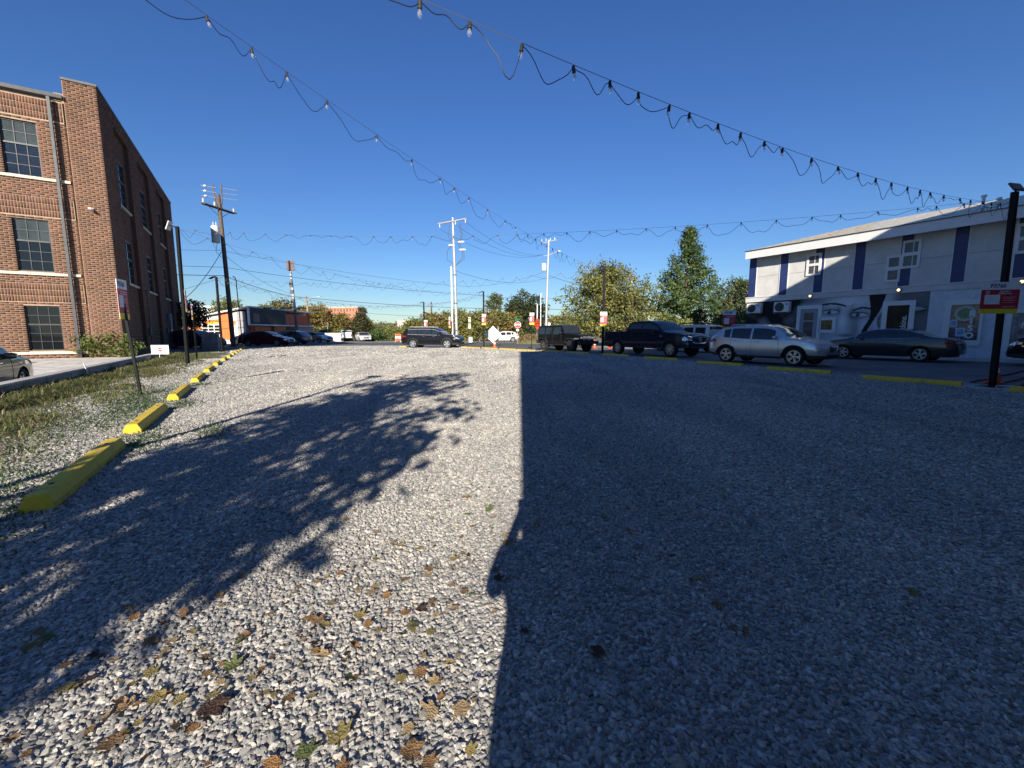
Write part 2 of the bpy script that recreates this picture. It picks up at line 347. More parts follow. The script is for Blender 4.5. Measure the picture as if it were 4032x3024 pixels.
def gravel_stones():
    n = len(SP)
    me = bpy.data.meshes.new('gravel_stones'); me.vertices.add(n)
    z = rng.uniform(-0.004, 0.006, n)
    me.vertices.foreach_set('co', np.stack([SP[:, 0], SP[:, 1], z], 1).astype(np.float32).ravel())
    a1 = me.attributes.new('scl', 'FLOAT_VECTOR', 'POINT')
    s = SP[:, 2:3] * np.stack([rng.uniform(1.0, 1.45, n), rng.uniform(0.75, 1.1, n), rng.uniform(0.5, 0.9, n)], 1)
    a1.data.foreach_set('vector', s.astype(np.float32).ravel())
    a2 = me.attributes.new('rot', 'FLOAT_VECTOR', 'POINT')
    r = np.stack([rng.normal(0, 0.35, n), rng.normal(0, 0.35, n), rng.uniform(0, 6.28, n)], 1)
    a2.data.foreach_set('vector', r.astype(np.float32).ravel())
    o = link(bpy.data.objects.new('gravel_stones', me)); tag(o, 'loose grey crushed stones covering the parking lot', 'gravel', kind='stuff')
    m = bpy.data.materials.new('crushed_stone'); m.use_nodes = True; t = m.node_tree; N = t.nodes; L = t.links; p = pbsdf(m)
    p.inputs['Roughness'].default_value = 0.72; p.inputs['Specular IOR Level'].default_value = 0.3
    oi = N.new('ShaderNodeObjectInfo'); cr = N.new('ShaderNodeValToRGB'); e = cr.color_ramp.elements
    e[0].color = (0.17, 0.17, 0.17, 1); e[1].color = (0.66, 0.64, 0.60, 1)
    for pos, c in ((0.3, (0.27, 0.27, 0.265)), (0.6, (0.37, 0.365, 0.35)), (0.85, (0.48, 0.465, 0.44)), (0.93, (0.38, 0.33, 0.28))):
        k = cr.color_ramp.elements.new(pos); k.color = (*c, 1)
    L.new(oi.outputs['Random'], cr.inputs[0])
    tc = N.new('ShaderNodeTexCoord'); nz = N.new('ShaderNodeTexNoise'); nz.inputs['Scale'].default_value = 1.6; nz.inputs['Detail'].default_value = 5
    L.new(tc.outputs['Object'], nz.inputs['Vector'])
    mr = N.new('ShaderNodeMapRange'); mr.inputs[1].default_value = .3; mr.inputs[2].default_value = .7; mr.inputs[3].default_value = .78; mr.inputs[4].default_value = 1.2
    L.new(nz.outputs['Fac'], mr.inputs[0])
    mx = N.new('ShaderNodeMix'); mx.data_type = 'RGBA'; mx.blend_type = 'MULTIPLY'; mx.inputs['Factor'].default_value = 1
    L.new(cr.outputs[0], mx.inputs['A']); L.new(mr.outputs[0], mx.inputs['B'])
    # dusty wheel tracks and drifts: slow variation over the lot
    nl = N.new('ShaderNodeTexNoise'); nl.inputs['Scale'].default_value = 0.42; nl.inputs['Detail'].default_value = 5; nl.inputs['Distortion'].default_value = 0.8
    mp = N.new('ShaderNodeMapping'); mp.inputs['Rotation'].default_value = (0, 0, -TH); mp.inputs['Scale'].default_value = (1.6, .45, 1)
    L.new(oi.outputs['Location'], mp.inputs['Vector']); L.new(mp.outputs[0], nl.inputs['Vector'])
    ml = N.new('ShaderNodeMapRange'); ml.inputs[1].default_value = .36; ml.inputs[2].default_value = .64
    L.new(nl.outputs['Fac'], ml.inputs[0])
    mc = N.new('ShaderNodeMix'); mc.data_type = 'RGBA'; mc.inputs['A'].default_value = (.80, .79, .78, 1); mc.inputs['B'].default_value = (1.14, 1.10, 1.03, 1); L.new(ml.outputs[0], mc.inputs['Factor'])
    m3 = N.new('ShaderNodeMix'); m3.data_type = 'RGBA'; m3.blend_type = 'MULTIPLY'; m3.inputs['Factor'].default_value = 1
    L.new(mx.outputs['Result'], m3.inputs['A']); L.new(mc.outputs['Result'], m3.inputs['B']); L.new(m3.outputs['Result'], p.inputs['Base Color'])
    g = bpy.data.node_groups.new('gravel_scatter', 'GeometryNodeTree')
    g.interface.new_socket('Geometry', in_out='INPUT', socket_type='NodeSocketGeometry')
    g.interface.new_socket('Geometry', in_out='OUTPUT', socket_type='NodeSocketGeometry')
    gi = g.nodes.new('NodeGroupInput'); go = g.nodes.new('NodeGroupOutput'); LL = g.links
    jn = g.nodes.new('GeometryNodeJoinGeometry')
    for k in range(7):
        ic = g.nodes.new('GeometryNodeMeshIcoSphere'); ic.inputs['Radius'].default_value = 1.0; ic.inputs['Subdivisions'].default_value = 2
        pos = g.nodes.new('GeometryNodeInputPosition')
        ad = g.nodes.new('ShaderNodeVectorMath'); ad.operation = 'ADD'; ad.inputs[1].default_value = (k * 7.3, k * 3.1, k * 11.7)
        LL.new(pos.outputs[0], ad.inputs[0])
        nz2 = g.nodes.new('ShaderNodeTexNoise'); nz2.inputs['Scale'].default_value = 0.75; nz2.inputs['Detail'].default_value = 2.0
        LL.new(ad.outputs[0], nz2.inputs['Vector'])
        sb = g.nodes.new('ShaderNodeVectorMath'); sb.operation = 'SUBTRACT'; sb.inputs[1].default_value = (.5, .5, .5)
        LL.new(nz2.outputs['Color'], sb.inputs[0])
        scn = g.nodes.new('ShaderNodeVectorMath'); scn.operation = 'SCALE'; scn.inputs['Scale'].default_value = 2.3
        LL.new(sb.outputs[0], scn.inputs[0])
        sp = g.nodes.new('GeometryNodeSetPosition'); LL.new(ic.outputs['Mesh'], sp.inputs['Geometry']); LL.new(scn.outputs[0], sp.inputs['Offset'])
        sm = g.nodes.new('GeometryNodeSetMaterial'); sm.inputs['Material'].default_value = m; LL.new(sp.outputs[0], sm.inputs['Geometry'])
        ti = g.nodes.new('GeometryNodeGeometryToInstance'); LL.new(sm.outputs[0], ti.inputs[0]); LL.new(ti.outputs[0], jn.inputs[0])
    ip = g.nodes.new('GeometryNodeInstanceOnPoints'); ip.inputs['Pick Instance'].default_value = True
    rv = g.nodes.new('FunctionNodeRandomValue'); rv.data_type = 'INT'
    for s_ in rv.inputs:
        if s_.type == 'INT' and s_.name == 'Min': s_.default_value = 0
        if s_.type == 'INT' and s_.name == 'Max': s_.default_value = 6
    outi = [s_ for s_ in rv.outputs if s_.type == 'INT'][0]
    LL.new(gi.outputs[0], ip.inputs['Points']); LL.new(jn.outputs[0], ip.inputs['Instance']); LL.new(outi, ip.inputs['Instance Index'])
    def attr(nm):
        na = g.nodes.new('GeometryNodeInputNamedAttribute'); na.data_type = 'FLOAT_VECTOR'; na.inputs['Name'].default_value = nm
        return [q for q in na.outputs if q.enabled and q.name == 'Attribute'][0]
    LL.new(attr('scl'), ip.inputs['Scale'])
    er = g.nodes.new('FunctionNodeEulerToRotation'); LL.new(attr('rot'), er.inputs[0]); LL.new(er.outputs[0], ip.inputs['Rotation'])
    LL.new(ip.outputs[0], go.inputs[0])
    md = o.modifiers.new('scatter', 'NODES'); md.node_group = g
    me.materials.append(m)
    return o
gravel_stones()

# ---------------------------------------------------------------- grass on the verge
def grass(name, label, P, hmin, hmax, lean, cols, w=0.006):
    n = len(P); h = rng.uniform(hmin, hmax, n) * P[:, 2]; an = rng.uniform(0, 2 * PI, n); ln = rng.normal(0, lean, (n, 2)) * h[:, None]
    base = np.stack([P[:, 0], P[:, 1], np.full(n, -0.005) + (P[:, 3] if P.shape[1] > 3 else 0)], 1)
    sx = np.stack([np.cos(an), np.sin(an), np.zeros(n)], 1) * w
    mid = base + np.stack([ln[:, 0] * .35, ln[:, 1] * .35, h * .62], 1)
    tip = base + np.stack([ln[:, 0], ln[:, 1], h * np.clip(1 - 0.5 * np.hypot(ln[:, 0], ln[:, 1]) / (h + 1e-6), .35, 1)], 1)
    V = np.stack([base - sx, base + sx, mid + sx * .7, mid - sx * .7, tip + sx * .12, tip - sx * .12], 1).reshape(-1, 3)
    i0 = np.arange(n) * 6
    F = np.concatenate([np.stack([i0, i0 + 1, i0 + 2, i0 + 3], 1), np.stack([i0 + 3, i0 + 2, i0 + 4, i0 + 5], 1)])
    C = np.array(cols)[rng.integers(0, len(cols), n)] * rng.uniform(.7, 1.3, (n, 1))
    o = np_mesh(name, V, F, M_LEAF, col=np.repeat(C, 6, axis=0)); tag(o, label, 'grass', kind='stuff'); return o
gp = []
for k in range(72000):
    a = rnd.uniform(1.5, 31); b = -4.0 + abs(rnd.gauss(0, 1)) * 0.78
    edge = -2.25 + 0.25 * math.sin(a * 1.3) + 0.2 * math.sin(a * 3.1 + 1) + (0.5 if a > 17 else 0)
    if b > edge + 0.25 * rnd.random(): continue
    d = mnoise.noise(Vector((a * .7, b * .9, 3.3)))
    if d < -0.08 and rnd.random() < .82: continue
    w = W(a, b); gp.append((w.x, w.y, (1.0 + 0.6 * max(0, d)) * (1.25 if b < -3.4 else 0.75)))
grass('verge_grass', 'unmown yellow green grass on the verge below the retaining wall', np.array(gp), 0.07, 0.20, 0.85,
      [(0.13, 0.16, 0.05), (0.20, 0.20, 0.08), (0.11, 0.14, 0.04), (0.28, 0.23, 0.12), (0.09, 0.12, 0.035), (0.22, 0.17, 0.09), (0.15, 0.18, 0.06)], 0.008)
gp = []
for (a, b, n, s) in ((4.6, -1.75, 1500, .6), (8.0, -1.75, 1500, .7), (11.4, -1.75, 1300, .8), (15, -1.7, 1200, 1.2), (20, -1.5, 1200, 1.6), (3.0, -2.4, 1500, .7), (3.4, -1.65, 900, .45), (6.2, -1.15, 700, .3), (6.3, -0.55, 450, .25), (9.2, -1.75, 1600, .5), (10.6, -2.0, 1500, .5), (9.1, -1.1, 500, .25), (2.2, -1.9, 900, .5), (14, -.7, 400, .5), (5.0, -2.2, 700, .4), (12.3, -1.2, 500, .3), (7.5, -2.1, 700, .5), (22, -.6, 500, .7)):
    for k in range(n):
        w = W(a + rnd.gauss(0, s * 1.3), b + rnd.gauss(0, s * .45)); gp.append((w.x, w.y, 1))
grass('clover_patch', 'short green grass sprouting through gravel round the yellow wheel stops', np.array(gp), 0.02, 0.065, 0.9,
      [(0.06, 0.12, 0.03), (0.09, 0.15, 0.04), (0.05, 0.10, 0.03)], 0.006)
# long seed-head stalks leaning over the verge
st_ = thing('grass_tuft', 'tall arching pale grass tuft leaning across the near verge', 'grass tuft', W(5.0, -3.3, 0))
for k in range(26):
    an = rnd.uniform(0, 2 * PI); L_ = rnd.uniform(.5, 1.05); d = rnd.uniform(.35, .8) * L_; hh = L_ * rnd.uniform(.35, .7)
    pts = [(rnd.gauss(0, .05), rnd.gauss(0, .05), 0)]
    for j in range(1, 7):
        t_ = j / 6; pts.append((pts[0][0] + math.cos(an) * d * t_, pts[0][1] + math.sin(an) * d * t_, hh * math.sin(min(1.9, t_ * 2.0)) ))
    MB().tube(pts, [0.006, .006, .005, .005, .004, .003, .0015], 4).build('blade', mat('pale_grass_blade', (0.26, 0.28, 0.10), 0.6, var=0.2), st_)

# ---------------------------------------------------------------- wheel stops
M_YEL = mat('yellow_traffic_paint', (0.36, 0.31, 0.14), 0.75, col2=(0.66, 0.455, 0.03), thr=(.33, .50), var=0.14, scale=7, bump=0.004, bscale=60, detail=10)
M_YELW = mat('worn_yellow_paint', (0.60, 0.42, 0.03), 0.7, var=0.3, scale=4, bump=0.003, bscale=70)
M_HOLE = mat('spike_hole', (0.02, 0.018, 0.015), 0.9, var=0)
def stop_mesh():
    mb = MB(); L_ = 0.925
    prof = [(-0.086, 0.0), (-0.086, 0.055), (-0.052, 0.122), (0.052, 0.122), (0.086, 0.055), (0.086, 0.0)]
    for s in (-1, 1): pass
    n = len(prof); vs_ = []
    for y, k in ((-L_, 1.0), (-L_ + 0.012, 1.02), (L_ - 0.012, 1.02), (L_, 1.0)):
        for (u, w) in prof: vs_.append((u * k, y, w * (1 if k > 1 else .985)))
    fs = [tuple(range(n)), tuple(range(3 * n, 4 * n))[::-1]]
    for r in range(3):
        for i in range(n - 1): fs.append((r * n + i, (r + 1) * n + i, (r + 1) * n + i + 1, r * n + i + 1))
    mb.add(vs_, fs); return mb
_sm = stop_mesh()
proto_stop = None
def wheel_stop(a, b, rz, label, group, m):
    w = W(a, b, 0.0); t = thing('wheel_stop', label, 'wheel stop', (w.x, w.y, -0.002), rz, group)
    _sm.build('concrete_bar', m, t, bevel=0.006)
    for s in (-1, 1):
        MB().lathe([(0.016, 0.118), (0.016, 0.1262)], 10).build('spike_hole', M_HOLE, t).location = (0, s * 0.66, 0)
ORD = ['first', 'second', 'third', 'fourth', 'fifth', 'sixth', 'seventh', 'eighth', 'ninth', 'tenth', 'eleventh', 'twelfth', 'thirteenth', 'fourteenth', 'fifteenth']
for i, a0 in enumerate([4.04, 6.68, 9.66, 12.95, 16.15, 19.4, 22.6, 25.6, 28.4, 31.2, 33.9, 36.6, 39.4, 42.3]):
    b = -1.34 - 0.0 + (max(0, a0 - 19) * 0.024)
    wheel_stop(a0 + 0.93, b, TH + rnd.gauss(0, .008), 'yellow wheel stop in the left row by the grass, %s from camera' % ORD[i], 'wheel stops of the left row', M_YEL)
mids = [(1.0, 13.62), (3.62, 13.92), (6.53, 14.75), (9.67, 15.52), (13.03, 16.24), (16.59, 16.92), (19.75, 16.9), (22.45, 16.8), (24.55, 16.25), (27.0, 16.2), (29.5, 16.0), (31.4, 15.5), (33.2, 14.95), (36.6, 11.6)]
for i, (a, b) in enumerate(mids):
    sun_ = 'sunlit ' if i > 7 else 'shaded '
    wheel_stop(a, b, TH + (0 if i < 6 else (0.12 if i < 12 else .5)) + rnd.gauss(0, .01), '%syellow wheel stop in the street row, %s from the right edge' % (sun_, ORD[i]), 'wheel stops of the right row', M_YEL)
# ================================================================== BRICK BUILDING (left)
M_BRICK = mat_tint('fired_brick', 0.85, spec=0.2, var=0.2, scale=9, bump=0.003, bscale=55, var2=.22, scale2=.55)
M_MORTAR = mat('tan_mortar', (0.36, 0.265, 0.185), 0.95, var=0.15, scale=5, bump=0.003, bscale=60)
M_SILL = mat('limestone_sill', (0.62, 0.54, 0.42), 0.8, var=0.16, scale=5, bump=0.002, bscale=40)
M_FRAME = mat('bronze_window_frame', (0.05, 0.053, 0.055), 0.4, metal=0.3, var=0.1)
M_PIPE = mat('grey_downpipe', (0.055, 0.058, 0.062), 0.5, metal=0.3, var=0.2, scale=4)
M_BLIND = mat('window_with_blind', (0.055, 0.065, 0.062), 0.06, var=0.25, scale=1.4, spec=0.45)
BH, BL = 0.1016, 0.305
def cut(rects, opens):
    out = []
    for (u0, u1, z0, z1) in rects:
        parts = [(u0, u1)]
        for (o0, o1, p0, p1) in opens:
            if z1 <= p0 + 1e-4 or z0 >= p1 - 1e-4: continue
            q = []
            for (s0, s1) in parts:
                if s1 <= o0 or s0 >= o1: q.append((s0, s1)); continue
                if s0 < o0: q.append((s0, o0))
                if s1 > o1: q.append((o1, s1))
            parts = q
        out += [(s0, s1, z0, z1) for (s0, s1) in parts if s1 - s0 > 0.04]
    return out
def running(u0, u1, z0, z1, opens=(), j=0.022, off=0.0):
    rs = []; n = int(round((z1 - z0) / BH))
    for k in range(n):
        za = z0 + k * BH; u = u0 - ((k % 2) * BL / 2) - off
        while u < u1 - 0.02:
            a0, a1 = max(u, u0) + j / 2, min(u + BL, u1) - j / 2
            if a1 - a0 > 0.04: rs.append((a0, a1, za + j / 2, za + BH - j / 2))
            u += BL
    return cut(rs, opens)
def soldier(u0, u1, z0, rows, opens=(), j=0.022):
    rs = []
    for r in range(rows):
        u = u0
        while u < u1 - 0.02:
            rs.append((u + j / 2, min(u + BH, u1) - j / 2, z0 + r * 0.295 + j / 2, z0 + (r + 1) * 0.295 - j / 2)); u += BH
    return cut(rs, opens)
def brick_arrays(rects, P, d0, d1):
    """boxes with front at depth d1, back at d0; P(u,d,z)->xyz"""
    r = np.array(rects); n = len(r); jit = rng.uniform(-0.003, 0.003, n)
    u0, u1, z0, z1 = r[:, 0], r[:, 1], r[:, 2], r[:, 3]
    f = d1 + jit
    c = [P(u0, np.full(n, d0), z0), P(u1, np.full(n, d0), z0), P(u1, np.full(n, d0), z1), P(u0, np.full(n, d0), z1), P(u0, f, z0), P(u1, f, z0), P(u1, f, z1), P(u0, f, z1)]
    V = np.stack(c, 1).reshape(-1, 3); i = (np.arange(n) * 8)[:, None]
    F = np.concatenate([i + np.array([[4, 5, 6, 7]]), i + np.array([[0, 1, 5, 4]]), i + np.array([[1, 2, 6, 5]]), i + np.array([[2, 3, 7, 6]]), i + np.array([[3, 0, 4, 7]])])
    base = np.array([(0.145, 0.070, 0.048), (0.16, 0.076, 0.050), (0.125, 0.063, 0.044), (0.175, 0.082, 0.052), (0.135, 0.069, 0.05), (0.11, 0.058, 0.042)])
    C = base[rng.integers(0, len(base), n)] * rng.uniform(.85, 1.15, (n, 1))
    return V, F, np.repeat(C, 8, axis=0)
AF, BS = 29.71, -5.9
bb = thing('brick_building', 'three storey red brown brick building at the left with dark gridded windows', 'building', (0, 0, 0), TH)
WINS = [(-9.40, -8.17, 0.39, 2.58), (-9.40, -8.17, 4.22, 6.69), (-9.40, -8.17, 8.66, 11.14)]
SIDEB = [(32.3, 35.5), (37.8, 41.3), (44.0, 47.5)]; SIDEW = [(33.2, 34.75), (38.95, 40.45), (45.0, 46.4)]
SW = []
for (a0, a1) in SIDEW: SW += [(a0, a1, 4.2, 6.67), (a0, a1, 8.6, 11.15)]
# mortar core; unseen rear cut to an L so sun reaches the shop
m_ = MB()
m_.box(-12, -7.2, AF + 0.30, 44, -0.3, 12.35)
def wallquads(u0, u1, z0, z1, opens, P, dep, mb):
    us = sorted(set([u0, u1] + [o[0] for o in opens] + [o[1] for o in opens])); zs = sorted(set([z0, z1] + [o[2] for o in opens] + [o[3] for o in opens]))
    us = [u for u in us if u0 <= u <= u1]; zs = [z for z in zs if z0 <= z <= z1]
    for i in range(len(us) - 1):
        for k in range(len(zs) - 1):
            cu, cz = (us[i] + us[i + 1]) / 2, (zs[k] + zs[k + 1]) / 2
            if any(o[0] < cu < o[1] and o[2] < cz < o[3] for o in opens): continue
            mb.add([P(us[i], 0, zs[k]), P(us[i + 1], 0, zs[k]), P(us[i + 1], 0, zs[k + 1]), P(us[i], 0, zs[k + 1])], [(0, 1, 2, 3)])
    for (a, b, c, d) in opens:
        mb.add([P(a, 0, c), P(b, 0, c), P(b, -dep, c), P(a, -dep, c)], [(0, 1, 2, 3)], 1); mb.add([P(a, 0, d), P(b, 0, d), P(b, -dep, d), P(a, -dep, d)], [(0, 1, 2, 3)], 1)
        mb.add([P(a, 0, c), P(a, 0, d), P(a, -dep, d), P(a, -dep, c)], [(0, 1, 2, 3)], 1); mb.add([P(b, 0, c), P(b, 0, d), P(b, -dep, d), P(b, -dep, c)], [(0, 1, 2, 3)], 1)
PF = lambda u, d, z: (u, AF + 0.06 - d, z)            # front field, slightly behind the pier
wallquads(-12, -7.2, -0.3, 12.35, WINS, PF, 0.24, m_)
m_.box(-7.115, BS, AF, AF + 0.5, -0.3, 13.32)            # corner pier
PSd = lambda u, d, z: (BS - 0.20 + d, u, z)            # recessed bays on the side
PS0 = lambda u, d, z: (BS + d, u, z)
bayop = [(a0, a1, 0.3, 12.6) for (a0, a1) in SIDEB]
wallquads(AF + 0.5, 51.5, -0.3, 13.32, bayop, PS0, 0.20, m_)
for (a0, a1) in SIDEB:
    wallquads(a0, a1, 0.3, 12.6, [o for o in SW if a0 < o[0] < a1], PSd, 0.16, m_)
m_.box(-7.6, BS - 0.46, AF + 0.6, 51.4, 11.0, 12.9); m_.box(-7.6, BS - 0.3, 51.2, 51.5, -.3, 13.3)
m_.build('wall', [M_MORTAR, mat('brick_reveal', (0.10, 0.058, 0.043), .9, var=.2, scale=6, bump=.004, bscale=40)], bb)
# bricks
FU = -7.108 - 16 * BL
fr = []; fr += running(FU, -7.108, 0.0, 2.743, WINS); fr += soldier(-12, -7.2, 2.765, 3)
fr += running(FU, -7.108, 3.655, 6.80, WINS); fr += soldier(-12, -7.2, 6.855, 3); fr += running(FU, -7.108, 7.745, 11.30, WINS); fr += soldier(-12, -7.2, 11.36, 3)
pier = running(BS + 0.012 - 4 * BL, BS + 0.012, 0.0, 13.31)
PFn = lambda u, d, z: np.stack([u, AF + 0.06 - d, z], 1)
PPn = lambda u, d, z: np.stack([u, AF - d, z], 1)
PS0n = lambda u, d, z: np.stack([BS + d, u, z], 1)
PSdn = lambda u, d, z: np.stack([BS - 0.20 + d, u, z], 1)
def single(rects, P, n_from):
    pass
key = lambda r: abs(r[2] - 1.6) + 0.15 * abs(r[0] + 8.4)
fr.sort(key=key); pier.sort(key=lambda r: r[2])
one_f = [r for r in fr if r[0] > -10.5][:190]; one_p = pier[:100]
sf = set(one_f); sp_ = set(one_p)
for rects, P in ((one_f, PFn), (one_p, PPn)):
    for r in rects:
        V, F, C = brick_arrays([r], P, -0.004, 0.011); np_mesh('brick', V, F, M_BRICK, bb, col=C)
Vs, Fs, Cs = [], [], []; off = 0
side = running(AF + 0.02, 51.5, 0.0, 13.31, bayop)
sided = []
for (a0, a1) in SIDEB: sided += running(a0, a1, 0.305, 12.6, [o for o in SW if a0 < o[0] < a1])
for rects, P in (([r for r in fr if r not in sf], PFn), ([r for r in pier if r not in sp_], PPn), (side, PS0n), (sided, PSdn)):
    V, F, C = brick_arrays(rects, P, -0.004, 0.011); Vs.append(V); Fs.append(F + off); Cs.append(C); off += len(V)
o = np_mesh('brick_courses', np.concatenate(Vs), np.concatenate(Fs), M_BRICK, bb, col=np.concatenate(Cs)); tag(o, kind='stuff')
# windows
def sash_window(parent, u0, u1, z0, z1, P, pm, mullw=0.022, single_pane=False):
    """frame with 3x2 over 3x3 panes, P(u,d,z) with d towards the outside"""
    def bx(mb, a, b, c, d, e0, e1):
        vs_ = [P(a, e0, c), P(b, e0, c), P(b, e0, d), P(a, e0, d), P(a, e1, c), P(b, e1, c), P(b, e1, d), P(a, e1, d)]
        mb.add(vs_, [(0, 1, 2, 3), (4, 7, 6, 5), (0, 4, 5, 1), (1, 5, 6, 2), (2, 6, 7, 3), (3, 7, 4, 0)])
    fw = 0.055; H_ = z1 - z0; zm = z0 + H_ * 0.585
    mb = MB()
    bx(mb, u0, u0 + fw, z0, z1, -0.17, -0.09); bx(mb, u1 - fw, u1, z0, z1, -0.17, -0.09)
    bx(mb, u0 + fw, u1 - fw, z1 - fw, z1, -0.168, -0.092); bx(mb, u0 + fw, u1 - fw, z0, z0 + fw, -0.168, -0.092); bx(mb, u0 + fw, u1 - fw, zm - 0.035, zm + 0.035, -0.166, -0.085)
    cols = [u0 + fw + (u1 - u0 - 2 * fw) * k / 3 for k in range(4)]
    rows_l = [z0 + fw + (zm - .035 - z0 - fw) * k / 3 for k in range(4)]; rows_u = [zm + .035 + (z1 - fw - zm - .035) * k / 2 for k in range(3)]
    for c in cols[1:3]: bx(mb, c - mullw / 2, c + mullw / 2, z0 + fw, z1 - fw, -0.15, -0.10)
    for zz in rows_l[1:3] + rows_u[1:2]: bx(mb, u0 + fw, u1 - fw, zz - mullw / 2, zz + mullw / 2, -0.149, -0.101)
    w = mb.build('window', M_FRAME, parent)
    for rows, mm in ((rows_l, pm[0]), (rows_u, pm[1])):
        for k in range(len(rows) - 1):
            for c in range(3):
                if single_pane and c: continue
                a, b = cols[c], (cols[3] if single_pane else cols[c + 1])
                MB().add([P(a, -0.13, rows[k]), P(b, -0.13, rows[k]), P(b, -0.13, rows[k + 1]), P(a, -0.13, rows[k + 1])], [(0, 1, 2, 3)]).build('pane', mm, w)
    return w
PFs = lambda u, d, z: (u, AF + 0.06 - d, z)
sash_window(bb, *WINS[0], PFs, (M_GLASSD, M_GLASSD)); sash_window(bb, *WINS[1], PFs, (M_GLASSD, M_BLIND)); sash_window(bb, *WINS[2], PFs, (mat('blue_window_glass', (0.016, 0.022, 0.032), 0.05, var=.2, scale=2, spec=.5), M_BLIND))
PSw = lambda u, d, z: (BS - 0.13 + d, u, z)
for o_ in SW: sash_window(bb, *o_, PSw, (M_GLASSD, M_GLASSD), single_pane=True)
def sillp(a, b, z, P, d=0.05, h=0.13):
    mb = MB(); vs_ = [P(a, -0.1, z), P(b, -0.1, z), P(b, -0.1, z + h), P(a, -0.1, z + h), P(a, d, z), P(b, d, z), P(b, d, z + h), P(a, d, z + h)]
    mb.add(vs_, [(0, 1, 2, 3), (4, 7, 6, 5), (0, 4, 5, 1), (1, 5, 6, 2), (2, 6, 7, 3), (3, 7, 4, 0)]); mb.build('sill', M_SILL, bb)
for (a, b, z) in ((-12, -8.62, 0.21), (-8.61, -7.27, 0.21), (-12.5, -9.0, 4.05), (-8.99, -7.24, 4.05), (-12.5, -9.1, 8.53), (-9.09, -7.21, 8.53)): sillp(a, b, z, PFs, 0.085, 0.125)
for (a0, a1) in SIDEB:
    sillp(a0 + .02, a1 - .02, 4.06, PSd, 0.10, 0.12); sillp(a0 + .02, a1 - .02, 8.47, PSd, 0.10, 0.12)
MB().box(-7.66, -7.53, AF - 0.23, AF - 0.10, 0.38, 12.36).build('downpipe', M_PIPE, bb, bevel=0.012)
MB().box(-7.67, -7.50, AF - 0.245, AF - 0.085, -0.02, 0.379).build('pipe_shoe', mat('black_iron', (0.015, 0.015, 0.017), .6, var=.2), bb, bevel=0.01)
MB().prism([(AF + 0.05, 12.36), (AF - 0.16, 12.40), (AF - 0.18, 12.56), (AF + 0.05, 12.58)], 'x', -12, -7.13).build('gutter', M_PIPE, bb)
MB().box(-7.14, BS + 0.05, AF - 0.05, AF + 0.56, 13.325, 13.44).build('coping', M_PIPE, bb, bevel=0.01)
MB().box(BS - 0.4, BS + 0.05, AF + 0.565, 51.55, 13.325, 13.43).build('coping', M_PIPE, bb, bevel=0.01)
MB().box(-12, -7.6, AF + 0.3, 44, 12.38, 12.5).build('roof', M_DSTEEL, bb)
c = MB(); c.lathe([(0.0, 0), (0.06, 0.0), (0.065, 0.10), (0.05, .16), (0.0, .17)], 12, axis='y', c=(-6.52, AF - 0.17, 7.41)); c.box(-6.62, -6.50, AF - 0.36, AF - 0.16, 7.36, 7.44)
c.build('security_camera', M_WHITE, bb, smooth=40)
# side wall furniture: grey door, pipes and meter boxes
MB().box(BS - 0.19, BS - 0.12, 45.9, 47.2, 0.02, 2.95).build('door', mat('blue_grey_door', (0.23, 0.27, 0.33), 0.5, var=.1), bb)
for (a, z0, z1) in ((44.6, 0.1, 3.8), (43.2, .2, 2.5), (36.6, .3, 4.1)): MB().box(BS + 0.012, BS + 0.07, a, a + 0.07, z0, z1).build('conduit', M_DSTEEL, bb)
for (a, z) in ((35.9, 1.1), (42.6, 1.2), (43.4, 2.3), (48.2, 3.2)): MB().box(BS + 0.012, BS + 0.16, a, a + 0.32, z, z + 0.48).build('meter_box', M_DSTEEL, bb, bevel=.01)
MB().tube([W(0, 0)] if 0 else [(BS + .1, 48.3, 4.0), (BS + .25, 48.9, 3.7), (BS + .15, 49.5, 3.2), (BS + .3, 49.8, 2.9), (BS + .12, 50.2, 3.5), (BS + .1, 50.6, 4.1)], 0.035, 6).build('service_cable', M_WIRE, bb)

# building behind the camera that throws the big shadow
nb = thing('neighbouring_brick_building', 'brick building behind the camera whose straight shadow covers the right of the lot', 'building', (0, 0, 0), TH)
CA, CB = -1.86, -1.17
MB().box(CB, CB + 58, CA - 14, CA, -0.1, 12.42).build('wall', mat('pale_bounce_wall', (0.46, 0.42, 0.38), 0.9, var=0.25, scale=3, bump=0.006, bscale=40), nb)  # unseen wall given a pale colour to bounce light into the shade
MB().box(CB - 0.02, CB + 58, CA - 14, CA + 0.02, 12.421, 12.52).build('coping', M_PIPE, nb)
for k in range(6):
    for z in (1.2, 5.4, 9.2):
        w_ = MB().box(CB + 8 + k * 6, CB + 10.2 + k * 6, CA + 0.003, CA + 0.05, z, z + 2.2).build('window', M_FRAME, nb)
        MB().box(CB + 8.1 + k * 6, CB + 10.1 + k * 6, CA + 0.051, CA + 0.056, z + .1, z + 2.1).build('pane', M_GLASSD, w_)

